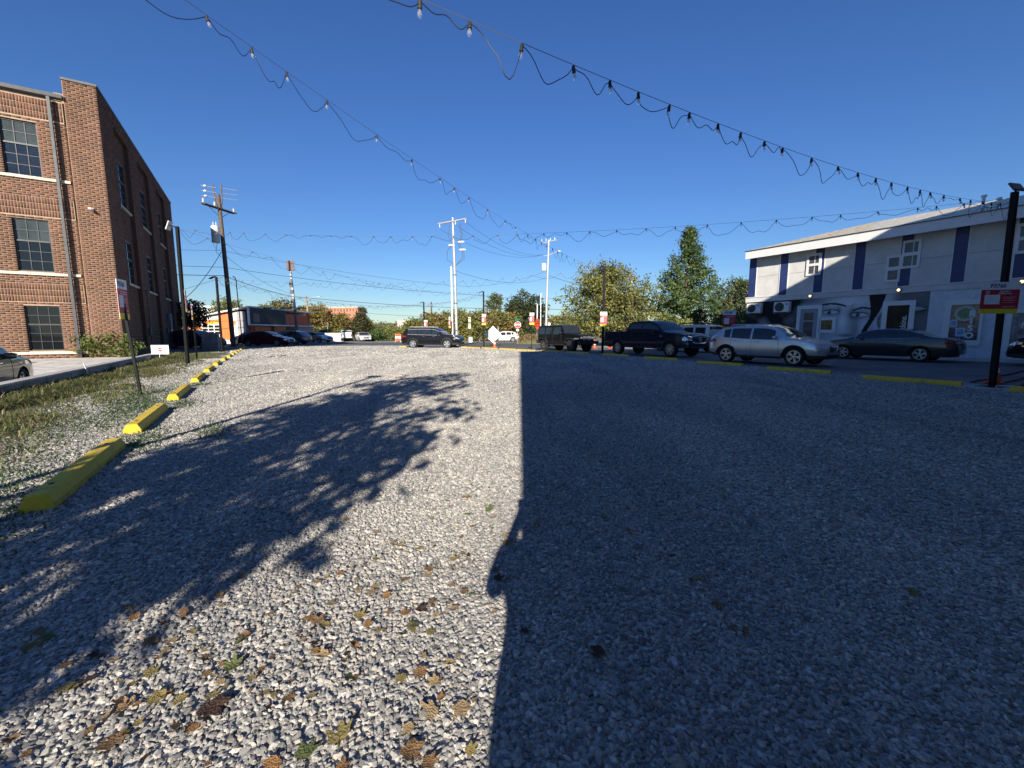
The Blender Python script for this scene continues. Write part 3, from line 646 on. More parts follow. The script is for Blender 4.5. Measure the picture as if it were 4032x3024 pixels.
# ================================================================== BLUE AND WHITE BUILDING (right)
BB = 30.94
M_LBLUE = mat('pale_blue_painted_brick', (0.62, 0.67, 0.71), 0.7, var=0.07, scale=3)
_t = M_LBLUE.node_tree
_br = _t.nodes.new('ShaderNodeTexBrick'); _br.inputs['Scale'].default_value = 1.0; _br.inputs['Brick Width'].default_value = 0.21; _br.inputs['Row Height'].default_value = 0.07; _br.inputs['Mortar Size'].default_value = 0.006
_tc = _t.nodes.new('ShaderNodeTexCoord'); _mp = _t.nodes.new('ShaderNodeMapping'); _mp.inputs['Rotation'].default_value = (0, R(-90), R(-90))
_cx = _t.nodes.new('ShaderNodeSeparateXYZ'); _cc = _t.nodes.new('ShaderNodeCombineXYZ')
_t.links.new(_tc.outputs['Object'], _cx.inputs[0]); _t.links.new(_cx.outputs['Y'], _cc.inputs['X']); _t.links.new(_cx.outputs['Z'], _cc.inputs['Y']); _t.links.new(_cc.outputs[0], _br.inputs['Vector'])
_bp = _t.nodes.new('ShaderNodeBump'); _bp.inputs['Distance'].default_value = 0.006; _bp.invert = True
_t.links.new(_br.outputs['Fac'], _bp.inputs['Height']); _t.links.new(_bp.outputs['Normal'], pbsdf(M_LBLUE).inputs['Normal'])
M_PANEL = mat('pale_grey_wall_panel', (0.58, 0.58, 0.55), 0.75, var=0.10, scale=1.1, bump=0.002, bscale=80)
M_NAVY = mat('royal_blue_panel', (0.020, 0.038, 0.135), 0.5, var=0.15, scale=3)
M_TRIM = mat('white_trim', (0.70, 0.70, 0.69), 0.5, var=0.05, scale=3)
M_BAND = mat('grey_white_band', (0.56, 0.56, 0.55), 0.65, var=0.1, scale=1.5)
M_SHING = mat('grey_tan_shingle', (0.40, 0.37, 0.32), 0.9, var=0.2, scale=4, bump=0.006, bscale=25)
rb = thing('blue_striped_building', 'two storey white building with royal blue stripes and grey face mural', 'building', (0, 0, 0), TH)
AL, AR = 17.4, -14.0
LOW_OPEN = [(12.76, 13.78, 0.02, 2.82), (11.94, 12.55, 1.47, 2.07), (8.36, 9.30, 0.55, 2.80), (5.68, 6.72, 0.89, 2.69), (1.9, 4.62, 0.5, 2.2)]
m_ = MB()
m_.box(BB + 0.25, BB + 10, AR, AL - 0.02, 0.0, 6.9)
PL = lambda u, d, z: (BB - d, u, z)
wallquads(AR, 7.6, 0.0, 3.5, [o for o in LOW_OPEN if o[1] < 7.6], PL, 0.26, m_)
m_.build('wall', [M_LBLUE, M_LBLUE], rb)
# mural wall: paint colours as a fine grid
def G(s, z, cs, cz, ws, wz): return np.exp(-((s - cs) / ws) ** 2 - ((z - cz) / wz) ** 2)
na, nz_ = 330, 118
aa = np.linspace(7.6, AL, na); zz = np.linspace(0, 3.5, nz_); A_, Z_ = np.meshgrid(aa, zz); S_ = 17.4 - A_
def fbm(x, y, f):
    return np.array([[mnoise.fractal(Vector((xx * f, yy * f, 1.7)), 1.0, 2.0, 4) for xx in x] for yy in y])
tex = fbm(aa[::3], zz[::3], 1.3); tex = np.kron(tex, np.ones((3, 3)))[:nz_, :na]
c = 0.46 + 0.06 * tex
bgd = 1 / (1 + np.exp((S_ - 4.0 + 0.35 * (Z_ - 1.7)) / 0.16)); c = c * (1 - bgd) + bgd * (0.10 + 0.09 * tex + 0.05 * np.sin(S_ * 3.1 + Z_ * 2.3))
rgt = 1 / (1 + np.exp(-(S_ - 8.35) / 0.12)); c = c * (1 - rgt) + rgt * (0.20 + 0.02 * tex)
fore = G(S_, Z_, 6.1, 3.2, 1.3, .35); c += 0.12 * fore - 0.25 * G(S_, Z_, 3.9, 3.35, 1.3, .28)
c += 0.16 * G(S_, Z_, 5.95, 2.0, .22, .7) + 0.10 * G(S_, Z_, 5.1, 1.7, .5, .5) + 0.07 * G(S_, Z_, 7.0, 1.7, .35, .4)
c -= 0.22 * G(S_, Z_, 6.62, 1.6, .28, .6) + 0.26 * G(S_, Z_, 6.15, 1.12, .45, .10) + 0.14 * G(S_, Z_, 6.42, 2.55, .15, .4) + .14 * G(S_, Z_, 5.72, 2.7, .12, .35) + .12 * G(S_, Z_, 5.0, 1.2, .5, .4)
c -= 0.12 * G(S_, Z_, 7.35, 1.35, .22, .45)
for (es, ez, sl) in ((5.32, 2.57, -.02), (6.80, 2.34, -.04)):
    zr = Z_ - ez - sl * (S_ - es)
    c -= 0.24 * G(S_, zr + ez, es, ez, .6, .26)
    eye = ((S_ - es) / .40) ** 2 + (zr / .135) ** 2 < 1
    c = np.where(eye, 0.52, c)
    c = np.where(((S_ - es + .10) ** 2 + zr ** 2 < .105 ** 2), 0.13, c); c = np.where(((S_ - es + .10) ** 2 + zr ** 2 < .05 ** 2), 0.03, c)
    c = np.where(((S_ - es + .13) ** 2 + (zr - .04) ** 2 < .022 ** 2), 0.6, c)
    lid = np.abs(zr - .13 * np.sqrt(np.clip(1 - ((S_ - es) / .42) ** 2, 0, 1))) < 0.025
    c = np.where(lid & (np.abs(S_ - es) < .46), 0.05, c)
    low = np.abs(zr + .12 * np.sqrt(np.clip(1 - ((S_ - es) / .38) ** 2, 0, 1))) < 0.014
    c = np.where(low & (np.abs(S_ - es) < .36), 0.12, c)
brow = (np.abs(Z_ - (3.08 - .10 * ((S_ - 5.25) / .6) ** 2)) < .055) & (S_ > 4.75) & (S_ < 6.1); c = np.where(brow, 0.10, c)
brow = (np.abs(Z_ - (2.74 + .05 * (S_ - 6.8) - .1 * ((S_ - 6.9) / .4) ** 2)) < .05) & (S_ > 6.45) & (S_ < 7.3); c = np.where(brow, 0.10, c)
hx = 7.15 + 0.25 * np.clip(Z_ - 1.5, 0, 3) ** 1.0 - 0.12 * np.sin(Z_ * 2); hw_ = 0.13 + 0.20 * np.clip((Z_ - 2.1), 0, 1.3)
hair = np.abs(S_ - hx) < hw_; c = np.where(hair, 0.035 + 0.02 * np.sin(S_ * 60 + Z_ * 20), c)
ear = ((S_ - 7.95) / .32) ** 2 + ((Z_ - 1.95) / .55) ** 2; c = np.where(ear < 1, .24 + .07 * np.sin(ear * 9), c)
c += 0.16 * G(S_, Z_, 3.75, 1.75, .3, .2) + 0.12 * G(S_, Z_, 1.5, 1.6, .25, .5) + .16 * G(S_, Z_, 2.2, 2.9, .15, .12)
mouth = (np.abs(Z_ - 0.62 - .05 * np.cos((S_ - 6) * 3)) < .035) & (S_ > 5.4) & (S_ < 6.8); c = np.where(mouth, .1, c)
c = np.clip(.40 + 1.45 * (c - .36), 0.02, 0.78); col = np.stack([c * 0.96, c * 0.99, c * 1.03], 2).reshape(-1, 3)
Vm = np.stack([np.full(A_.size, BB), A_.ravel(), Z_.ravel()], 1); idx = np.arange(na * nz_).reshape(nz_, na)
Fm = np.stack([idx[:-1, :-1], idx[:-1, 1:], idx[1:, 1:], idx[1:, :-1]], 2).reshape(-1, 4)
cen = Vm[Fm].mean(1); keepm = np.ones(len(Fm), bool)
for (o0, o1, p0, p1) in LOW_OPEN: keepm &= ~((cen[:, 1] > o0) & (cen[:, 1] < o1) & (cen[:, 2] > p0) & (cen[:, 2] < p1))
mur = np_mesh('mural_wall', Vm, Fm[keepm], mat_tint('mural_paint', 0.75, spec=.2, var=.06, scale=12, bump=.002, bscale=30), rb, col=col)
tag(mur, label='grey painted mural of a face looking sideways')
MB().quad((BB + 0.01, AL - .01, 0), (BB + 10, AL - .01, 0), (BB + 10, AL - .01, 6.9), (BB + 0.01, AL - .01, 6.9)).build('end_wall', M_PANEL, rb)
MB().box(BB - 0.05, BB + 0.2, AR, AL + 0.1, 3.48, 3.83).build('band', M_BAND, rb, bevel=.006)
MB().box(BB - 0.09, BB - 0.051, AR, AL + 0.12, 3.80, 3.845).build('band_cap', M_TRIM, rb)
# upper panels, stripes, battens
k = 0; a = 17.36
WHOLES = [(12.82, 13.66, 4.94, 6.31), (8.18, 8.93, 4.80, 6.30), (8.86, 9.56, 4.12, 5.57), (4.05, 4.86, 4.97, 6.33)]
while a > AR:
    s0, s1 = a - 0.50, a
    MB().box(BB - 0.012, BB + 0.1, s0, s1, 3.846, 6.66).build('stripe_panel', M_NAVY, rb)
    p0, p1 = a - 2.09 + 0.04, a - 0.54
    for (z0, z1) in ((3.846, 5.235), (5.25, 6.66)): MB().box(BB - 0.004, BB + 0.1, p0, p1, z0, z1).build('wall_panel', M_PANEL, rb)
    for (q0, q1) in ((a - 0.54, a - 0.501), (a - 2.09 + 0.001, a - 2.09 + 0.04)): MB().box(BB - 0.03, BB + 0.1, q0, q1, 3.846, 6.66).build('batten', M_TRIM, rb)
    a -= 2.09
MB().box(BB - 0.75, BB - 0.71, AR, AL - 0.08, 6.485, 7.005).build('fascia', M_TRIM, rb)
MB().box(BB - 0.71, BB + 0.3, AR, AL - 0.08, 6.655, 6.70).build('soffit', M_TRIM, rb)
MB().box(BB - 0.71, BB + 10, AL - 0.12, AL - 0.08, 6.705, 7.005).build('fascia', M_TRIM, rb)
MB().box(BB - 0.81, BB - 0.73, AR, AL - 0.04, 7.007, 7.045).build('drip_edge', M_DSTEEL, rb)
E0 = AL - 0.05; W5 = 5.6; P5 = 0.285; nC = 16
for i in range(nC):
    t0, t1 = i / nC * W5, (i + 1) / nC * W5; z0, z1 = 7.03 + t0 * P5 + .018, 7.03 + t1 * P5
    b0, b1 = BB - .80 + t0, BB - .80 + t1 + .02
    mb = MB(); mb.add([(b0, AR, z0), (b0, E0 - t0, z0), (b1, E0 - t1, z1), (b1, AR, z1), (b0, AR, z0 - .018), (b0, E0 - t0, z0 - .018)], [(0, 1, 2, 3), (0, 4, 5, 1)])
    mb.add([(b0, E0 - t0, z0), (BB + 10.6 - t0, E0 - t0, z0), (BB + 10.6 - t1, E0 - t1, z1), (b1, E0 - t1, z1)], [(0, 1, 2, 3)])
    mb.build('shingle_course', M_SHING, rb)
for (a, b, h) in ((6.4, BB + 1.6, .55), (6.0, BB + 2.4, .3)): MB().lathe([(.07, 7.3), (.07, 8.0 + h * .4), (.11, 8.0 + h * .4), (.11, 8.1 + h * .4)], 10, c=(b, a, 0)).build('vent_pipe', M_WHITE, rb)
# windows
def box_u(mb, a0, a1, z0, z1, d0, d1): return mb.box(BB - d1, BB - d0, a0, a1, z0, z1)
def framed(panes, outer, name='window', glass=M_GLASSD, fm=M_TRIM, d=0.07):
    mb = MB()
    for (a0, a1, z0, z1) in outer: 
        us = sorted(set([a0, a1] + [v for p in panes for v in p[:2] if a0 < v < a1])); zs_ = sorted(set([z0, z1] + [v for p in panes for v in p[2:] if z0 < v < z1]))
        for i in range(len(us) - 1):
            for j in range(len(zs_) - 1):
                cu, cz = (us[i] + us[i + 1]) / 2, (zs_[j] + zs_[j + 1]) / 2
                if any(p[0] < cu < p[1] and p[2] < cz < p[3] for p in panes): continue
                box_u(mb, us[i], us[i + 1], zs_[j], zs_[j + 1], 0.0, d)
    w = mb.build(name, fm, rb)
    for p in panes: box_u(MB(), *p, 0.018, 0.024).build('pane', glass, w)
    return w
M_SCREEN = mat('screened_glass', (0.06, 0.068, 0.075), 0.2, var=.2, scale=3, spec=.6)
framed([(12.96, 13.53, 5.70, 6.17), (12.96, 13.53, 5.06, 5.54)], [(12.82, 13.66, 4.94, 6.31)], glass=M_SCREEN)
framed([(8.28, 8.84, 5.64, 6.18), (8.28, 8.84, 4.92, 5.46)], [(8.16, 8.93, 4.80, 6.30)], glass=M_SCREEN)
framed([(8.98, 9.46, 4.96, 5.46), (8.98, 9.46, 4.24, 4.76)], [(8.931, 9.57, 4.12, 5.58)], glass=M_SCREEN)
framed([(4.16, 4.74, 5.72, 6.2), (4.16, 4.74, 5.08, 5.56)], [(4.03, 4.87, 4.95, 6.34)], glass=M_SCREEN)
# door with stacked panes
M_DOOR = mat('grey_door_paint', (0.27, 0.30, 0.34), 0.55, var=.06)
framed([(12.76, 13.78, 0.02, 2.82)], [(12.56, 13.99, 0.02, 3.04)], 'door_frame', glass=M_DOOR)
dr = MB().box(BB - 0.03, BB + 0.06, 12.80, 13.74, 0.03, 2.60).build('door', M_DOOR, rb)
for z in (0.55, 1.05, 1.53, 2.10): MB().box(BB - 0.038, BB - 0.031, 13.02, 13.56, z, z + 0.46).build('pane', M_SCREEN, dr)
MB().box(BB - 0.1, BB - 0.031, 12.86, 12.92, 1.0, 1.15).build('handle', M_STEEL, dr)
framed([(11.94, 12.55, 1.47, 2.07)], [(11.74, 12.66, 1.27, 2.25)], glass=mat('window_with_slats', (0.05, 0.035, 0.012), 0.15, col2=(0.16, .12, .05), var=.2, scale=4))
w = framed([(8.36, 9.30, 0.55, 2.80)], [(8.12, 9.53, 0.35, 3.05)], glass=mat('brown_curtain_glass', (0.010, 0.008, 0.007), 0.25, var=.4, scale=1.2, spec=.15, col2=(.035, .024, .018)))
lettering('lettering', 'tkins.', 0.36, M_WHITE, w, (BB - 0.03, 8.56, 1.86), (R(90), R(-90), R(-90)), bold=0.004)
w = framed([(5.68, 6.72, 0.89, 2.69)], [(5.56, 6.97, 0.62, 2.94)], glass=mat('shop_window_books', (0.05, 0.05, 0.055), 0.12, var=.5, scale=9, col2=(.16, .13, .15)))
for i, ch in enumerate('RISO'): lettering('letter', ch, 0.40, M_WHITE, w, (BB - 0.034, 5.95 + i * .012, 2.22 - i * 0.365), (R(90), 0, R(-90)), bold=0.016)
def disc(mb, a, z, r, d, n=36, star=0.0):
    pts = []
    for i in range(n):
        an = 2 * PI * i / n; rr = r * (1 if (i % 2 == 0 or not star) else star); pts.append((BB - d, a + rr * math.cos(an), z + rr * math.sin(an)))
    return mb.poly(pts)
disc(MB(), 6.21, 2.245, 0.385, 0.026).build('round_sticker', mat('cream_sticker', (0.50, 0.53, 0.46), .5, var=.1), w)
disc(MB(), 6.21, 2.245, 0.36, 0.0285, 36, 0.62).build('sunburst', mat('green_sticker', (0.16, 0.25, 0.10), .5, var=.2), w)
for (a0, a1, z0, z1) in ((6.45, 6.72, 1.56, 1.95), (6.13, 6.48, 1.08, 1.53)):
    MB().box(BB - 0.030, BB - 0.026, a0, a1, z0, z1).build('poster', mat('pale_blue_paper', (.46, .58, .68), .7, var=.05), w)
    MB().box(BB - 0.034, BB - 0.031, a0 + .06, a1 - .06, z0 + .09, z1 - .09).build('poster_print', mat('blue_print', (.10, .22, .50), .7, var=.5, scale=16, col2=(.4, .5, .62)), w)
for z in (1.05, 1.42, 1.78): MB().box(BB - 0.0255, BB - 0.0245, 5.70, 6.70, z, z + .03).build('shelf', M_PLASTIC, w)
for k in range(34):
    a0 = rnd.uniform(5.7, 6.66); r_ = rnd.randrange(3); hh = rnd.uniform(.18, .3)
    MB().box(BB - 0.0252, BB - 0.0243, a0, a0 + .03, .93 + r_ * .36, .93 + r_ * .36 + min(hh, .32)).build('book_spine', mat('spine_%d' % (k % 5), [(.3, .2, .28), (.1, .15, .22), (.35, .33, .3), (.2, .08, .09), (.1, .2, .16)][k % 5], .6, var=.1), w)
w = framed([(1.9, 4.62, 0.5, 2.2)], [(1.75, 4.80, 0.35, 2.36)], glass=mat('sticker_covered_glass', (0.06, 0.05, 0.09), .3, var=.5, scale=4, col2=(.30, .28, .34)))
lettering('lettering', 'NE', 0.34, M_WHITE, w, (BB - 0.03, 4.1, 1.62), (R(90), 0, R(-90)), bold=0.006)
# lamps on the band
for (a) in (13.25, 8.88, 4.46):
    t = MB().lathe([(0.0, 0), (0.10, 0.0), (0.11, -0.06), (0.085, -0.13), (0.0, -0.13)], 14, axis='x', c=(BB - 0.05, a, 3.64)).build('wall_lamp', M_DSTEEL, rb, smooth=35)
    MB().lathe([(0.0, -0.131), (0.07, -0.131), (0.05, -0.165), (0.0, -0.175)], 12, axis='x', c=(BB - 0.05, a, 3.64)).build('bulb_lens', mat('lit_lamp_lens', (.9, .75, .4), .4, var=0, emit=(1.0, .72, .28), estr=2.2), t)
for (a, z) in ((11.05, 2.98), (5.98, 3.07)): MB().lathe([(0.0, 0), (.09, 0), (.08, -.05), (.03, -.08), (0, -.08)], 12, axis='x', c=(BB, a, z)).build('wall_disc', M_WHITE, rb, smooth=40)
s_ = MB(); s_.lathe([(.02, -.25), (.12, -.05), (.14, .1), (.1, .12), (0.01, .0)], 10, axis='y', c=(BB - .16, 7.95, 2.55)); s_.tube([(BB, 8.0, 2.42), (BB - .14, 7.95, 2.5)], .02, 6); s_.build('wall_sconce', M_STEEL, rb, smooth=40)
# air conditioners hanging on the wall
for (a0, a1, lab) in ((16.08, 17.30, 'white wall mounted air conditioner at the left end of the mural'), (14.24, 15.42, 'white wall mounted air conditioner between its twin and the grey door')):
    t = thing('air_conditioner', lab, 'air conditioner', W((a0 + a1) / 2, BB - 0.03, 2.62), TH, 'air conditioners on the mural wall')
    hw = (a1 - a0) / 2 * .80
    MB().box(-0.40, -0.05, -hw, hw, 0.06, 0.74).build('casing', M_WHITE, t, bevel=.02)
    MB().lathe([(0.0, -.402), (.27, -.402), (.285, -.415), (.30, -.402)], 28, axis='x', c=(0, hw - .36, .40)).build('fan_grille', mat('fan_grille', (.13, .13, .13), .6, var=.3, scale=30), t)
    MB().box(-0.412, -0.403, -hw + .06, -hw + .22, .52, .62).build('badge', mat('blue_badge', (.2, .25, .4), .5, var=.1), t)
    for s in (-1, 1): MB().box(-0.42, 0.0, s * .4 - .025, s * .4 + .025, 0.0, .055).build('bracket', M_STEEL, t)

# ================================================================== ORANGE SHOP (far left)
sh = thing('orange_shop', 'white and orange shop with painted waves and black metal upper box', 'building', (-32.3, 52.0, 0), R(-4))
M_SHW = mat('shop_white', (.72, .71, .68), .6, var=.05); M_SHO = mat('shop_orange', (.70, .17, .04), .55, var=.12); M_SHG = mat('shop_grey', (.30, .29, .29), .7, var=.08); M_SHB = mat('charcoal_metal', (.055, .06, .07), .5, metal=.2, var=.1)
MB().prism([(-11, 0), (-11, 2.35), (-1.7, 3.95), (-1.7, 0)], 'y', 0.0, 14).build('wall', M_SHW, sh)
MB().box(-1.69, -0.6, -0.05, 13, 0, 3.95).build('grey_wall', M_SHG, sh)
MB().box(-0.59, -0.1, 0.6, 13, 0, 4.0).build('red_wall', mat('shop_red', (.55, .085, .04), .55, var=.1), sh)
MB().prism([(-11.6, 2.36), (-11.6, 2.5), (0.25, 4.6), (0.25, 4.42)], 'y', -0.55, 14).build('roof', M_SHW, sh)
MB().box(0.0, 0.25, -0.5, -.38, 2.28, 4.40).build('white_edge', M_SHW, sh)
MB().box(-0.05, 0.25, -0.37, 7.6, 2.26, 2.42).build('white_edge', M_SHW, sh)
MB().box(-0.08, 0.18, -0.37, 7.0, 2.425, 4.38).build('black_box', M_SHB, sh)
for k in range(35): MB().box(0.181, 0.205, -0.3 + k * .205, -0.24 + k * .205, 2.43, 4.37).build('metal_rib', M_SHB, sh)
MB().box(0.206, .23, 0.2, 1.4, 2.65, 3.75).build('sign_board', mat('faded_sign', (.22, .16, .14), .6, var=.3, scale=2), sh)
MB().box(-.09, .06, .5, 4.4, 0, 1.3).build('entry_wall', M_SHW, sh)
MB().box(.061, .09, .6, 3.6, 1.30, 2.25).build('orange_wall', M_SHO, sh)
MB().box(.061, .085, 1.3, 2.7, 0.1, 1.27).build('door', mat('black_door', (.02, .02, .022), .3, var=.1), sh)
lettering('emblem', '@', 0.8, M_WHITE, sh, (.095, 2.0, .72), (R(90), 0, R(90)))
MB().box(.061, .09, 4.41, 7.0, 0, 2.2).build('orange_wall', M_SHO, sh)
MB().box(.061, .09, 7.1, 9.9, .3, 2.2).build('window', M_GLASSD, sh)
MB().box(.0, .09, 10, 14, 0, 2.2).build('grey_wall', M_SHG, sh)
MB().box(-.3, .5, 0.0, 14, 2.25, 2.259).build('canopy', M_SHW, sh); MB().box(-.3, .3, 7.65, 14, 2.26, 2.42).build('roof', M_SHW, sh)
gd = MB().box(-6.4, -3.9, -0.06, -0.005, 0.0, 2.35).build('garage_door', M_SHW, sh)
for i in range(3):
    for j in range(3): MB().box(-6.25 + i * .78, -5.6 + i * .78, -0.075, -0.061, 1.18 + j * .39, 1.48 + j * .39).build('pane', M_GLASSD, gd)
def wave(pts_top, pts_bot, m, d):
    mb = MB(); n = len(pts_top)
    for i in range(n - 1): mb.quad((pts_bot[i][0], -d, pts_bot[i][1]), (pts_bot[i + 1][0], -d, pts_bot[i + 1][1]), (pts_top[i + 1][0], -d, pts_top[i + 1][1]), (pts_top[i][0], -d, pts_top[i][1]))
    mb.build('painted_wave', m, sh)
M_SHY = mat('shop_yellow', (.72, .42, .03), .6, var=.08)
xs = [-10.9 + i * .3 for i in range(31)]
wv = lambda x, ph: 2.05 + (x + 11) * .10 + .32 * math.sin((x + 11) * .75 + ph)
def clipz(x, z): return min(z, 2.30 + (x + 11) * .172)
wave([(x, clipz(x, wv(x, 3.3))) for x in xs], [(x, clipz(x, wv(x, 3.3) - .32)) for x in xs], M_SHO, .008)
wave([(x, clipz(x, wv(x, 3.3) - .32)) for x in xs], [(x, clipz(x, wv(x, 3.1) - .58)) for x in xs], M_SHY, .009)
wave([(x, 1.1 + (x + 9) * .42) for x in xs[6:16]], [(x, .75 + (x + 9) * .42) for x in xs[6:16]], M_SHO, .011)
wave([(x, min(3.7, 1.0 + 3 * abs(x + 3.1) ** .0 * (1 if x > -3.6 else .9))) for x in [-3.8, -3.5, -3.2, -2.9, -2.6, -2.35]], [(x, .4 + .25 * abs(x + 3)) for x in [-3.8, -3.5, -3.2, -2.9, -2.6, -2.35]], M_SHO, .012)
lettering('lettering', 'Velo', 1.15, mat('grey_script', (.30, .28, .26), .6, var=.1), sh, (-7.4, -.02, 2.55), (R(90), R(-6), 0), shear=.25)

# ================================================================== FAR BUILDINGS
def block(name, label, loc, rz, w, d, h, wm, rows, cols, gm, roofm, z0=0.0, ww=.55, wh=.55):
    t = thing(name, label, 'building', loc, rz)
    MB().box(-w / 2, w / 2, 0, d, 0, h).build('wall', wm, t)
    MB().box(-w / 2 - .3, w / 2 + .3, -.3, d + .3, h + .001, h + .5).build('roof', roofm, t)
    cw, chh = w / cols, (h - z0) / max(1, rows)
    for i in range(cols):
        for j in range(rows):
            MB().box(-w / 2 + cw * (i + .5 - ww / 2), -w / 2 + cw * (i + .5 + ww / 2), -.12, -.01, z0 + chh * (j + .5 - wh / 2), z0 + chh * (j + .5 + wh / 2)).build('window', gm, t)
    return t
M_APT = mat('orange_render', (.52, .20, .11), .8, var=.15, scale=.3); M_WINFAR = mat('far_window', (.16, .10, .08), .3, var=.3, scale=.3)
block('apartment_building', 'long orange apartment block on the hill behind the trees', (-128, 300, 6), R(-3), 38, 14, 13.6, M_APT, 4, 17, M_WINFAR, mat('pale_roof', (.6, .5, .42), .7, var=.1))
block('apartment_building', 'white apartment tower far behind the orange shop', (-182, 250, 0), R(14), 10, 12, 17, M_SHW, 7, 5, mat('far_window_b', (.3, .33, .36), .3, var=.1), M_SHW)
for i, (x, y, w, h, lab) in enumerate(((-43, 190, 15, 5.2, 'low cream warehouse beyond the trees left of the black car'), (-62, 240, 7, 8.5, 'small white house on the far slope above the warehouse'), (-40, 260, 9, 8, 'pale house on the far slope right of its white neighbour'), (-68, 150, 9, 5.5, 'white shed behind the dark conifer'), (-28, 210, 8, 7.5, 'cream house half hidden by bushes behind the black car roof'))):
    block('far_house', lab, (x, y, 0), R(rnd.uniform(-12, 12)), w, 8, h, mat('cream_render_%d' % i, (.62 - .05 * i, .57 - .04 * i, .47), .8, var=.1), 1, 3, M_WINFAR, mat('far_roof', (.45, .40, .34), .8, var=.2), h * .3, .35, .4)
wl = thing('white_block_wall', 'long low white wall across the far road', 'wall', (-42.4, 69.5, 0), R(2))
for k in range(4): MB().box(k * 3.6, k * 3.6 + 3.57, 0, .25, -.05, 1.30).build('wall_panel', mat('whitewash', (.72, .70, .66), .8, var=.07, scale=1), wl)
MB().box(-.05, 14.45, -.03, .28, 1.301, 1.36).build('coping', M_CONC, wl)
# far wooded hill
def hill():
    n = 70; vs_ = []; fs = []
    for i in range(n):
        an = R(-75 + 150 * i / (n - 1)); h0 = 20 + 5 * math.sin(i * .37) + 3.5 * math.sin(i * .91 + 1) + 2 * math.sin(i * 2.3)
        for (r, z) in ((330, -1), (480, h0 * .45), (620, h0 * .85), (800, h0)): vs_.append((r * math.sin(an), r * math.cos(an), z))
    for i in range(n - 1):
        for k in range(3): fs.append((i * 4 + k, (i + 1) * 4 + k, (i + 1) * 4 + k + 1, i * 4 + k + 1))
    tag(MB().add(vs_, fs).build('hills', mat('wooded_slope', (.16, .14, .10), .95, var=.4, scale=.02, col2=(.10, .115, .075))), kind='structure')
hill()
# ================================================================== VEHICLES
def interp(pts, smooth=True):
    xs = [p[0] for p in pts]; ys = [p[1] for p in pts]; n = len(pts)
    if not smooth or n < 3: return lambda x: float(np.interp(x, xs, ys))
    d = [(ys[i + 1] - ys[i]) / (xs[i + 1] - xs[i]) for i in range(n - 1)]; m = [d[0]]
    for i in range(1, n - 1): m.append(0.0 if d[i - 1] * d[i] <= 0 else 2 * d[i - 1] * d[i] / (d[i - 1] + d[i]))
    m.append(d[-1])
    def f(x):
        if x <= xs[0]: return ys[0]
        if x >= xs[-1]: return ys[-1]
        i = max(j for j in range(n - 1) if xs[j] <= x); h = xs[i + 1] - xs[i]; t = (x - xs[i]) / h
        return ys[i] * (1 + 2 * t) * (1 - t) ** 2 + h * m[i] * t * (1 - t) ** 2 + ys[i + 1] * t * t * (3 - 2 * t) + h * m[i + 1] * t * t * (t - 1)
    return f
def paint(name, col, flake=0.35, rough=0.28):
    dk = max(col) < .05
    return mat('car_paint_' + name, col, .18 if dk else rough, metal=0 if dk else flake, var=0.05, scale=3, spec=.2 if dk else .5, coat=0.12 if dk else 0.9)
WHEELS = {}
def wheel_meshes(Rw, width, rimr, spokes, style):
    key = (Rw, width, rimr, spokes, style)
    if key in WHEELS: return WHEELS[key]
    h = width / 2
    t = MB(); t.lathe([(rimr, -h * .8), (rimr + .01, -h), (Rw * .93, -h), (Rw, -h * .72), (Rw, h * .72), (Rw * .93, h), (rimr + .01, h), (rimr, h * .8), (rimr * .985, 0)], 30, axis='y', cap=False)
    for j in range(30):
        an = 2 * PI * j / 30
        if style == 'offroad':
            c_, s_ = math.cos(an), math.sin(an); u = Vector((c_, 0, s_)); v = Vector((-s_, 0, c_))
            for y0, y1 in ((-h * .95, -h * .2), (h * .2, h * .95)):
                P = [u * (Rw - .01) + v * .022 + Vector((0, y0, 0)), u * (Rw - .01) - v * .022 + Vector((0, y0, 0)), u * (Rw - .01) - v * .022 + Vector((0, y1, 0)), u * (Rw - .01) + v * .022 + Vector((0, y1, 0))]
                Q = [p + u * .022 for p in P]; t.add(P + Q, [(4, 5, 6, 7), (0, 1, 5, 4), (1, 2, 6, 5), (2, 3, 7, 6), (3, 0, 4, 7)])
    r = MB(); y = h * .78
    r.lathe([(rimr * .985, y * .2), (rimr, y), (rimr * .90, y), (rimr * .88, y * .55), (rimr * .86, y * .2)], 30, axis='y', m=0, cap=False)
    r.lathe([(0.001, y * .18), (rimr * .87, y * .18)], 30, axis='y', m=1, cap=False)
    r.lathe([(0.001, y * .92), (rimr * .18, y * .9), (rimr * .22, y * .6), (rimr * .22, y * .2)], 16, axis='y', m=0, cap=False)
    for k in range(spokes):
        an0 = 2 * PI * k / spokes
        for dv in ((-.16, .16) if style in ('double', 'offroad') else (0,)):
            an = an0 + dv; u = Vector((math.cos(an), 0, math.sin(an))); an2 = an0 + dv * .4; u2 = Vector((math.cos(an2), 0, math.sin(an2)))
            w0, w1 = (rimr * .085, rimr * .065) if style in ('double', 'offroad') else (rimr * .20, rimr * .16)
            v = Vector((-math.sin(an), 0, math.cos(an)))
            a0 = u2 * rimr * .15; a1 = u * rimr * .93
            P = [a0 + v * w0, a0 - v * w0, a1 - v * w1, a1 + v * w1]
            T = [Vector((p.x, y * .86, p.z)) for p in P]; B = [Vector((p.x, y * .35, p.z)) for p in P]
            r.add(T + B, [(0, 1, 2, 3), (0, 4, 5, 1), (1, 5, 6, 2), (2, 6, 7, 3), (3, 7, 4, 0)], 0)
    WHEELS[key] = (t, r); return t, r

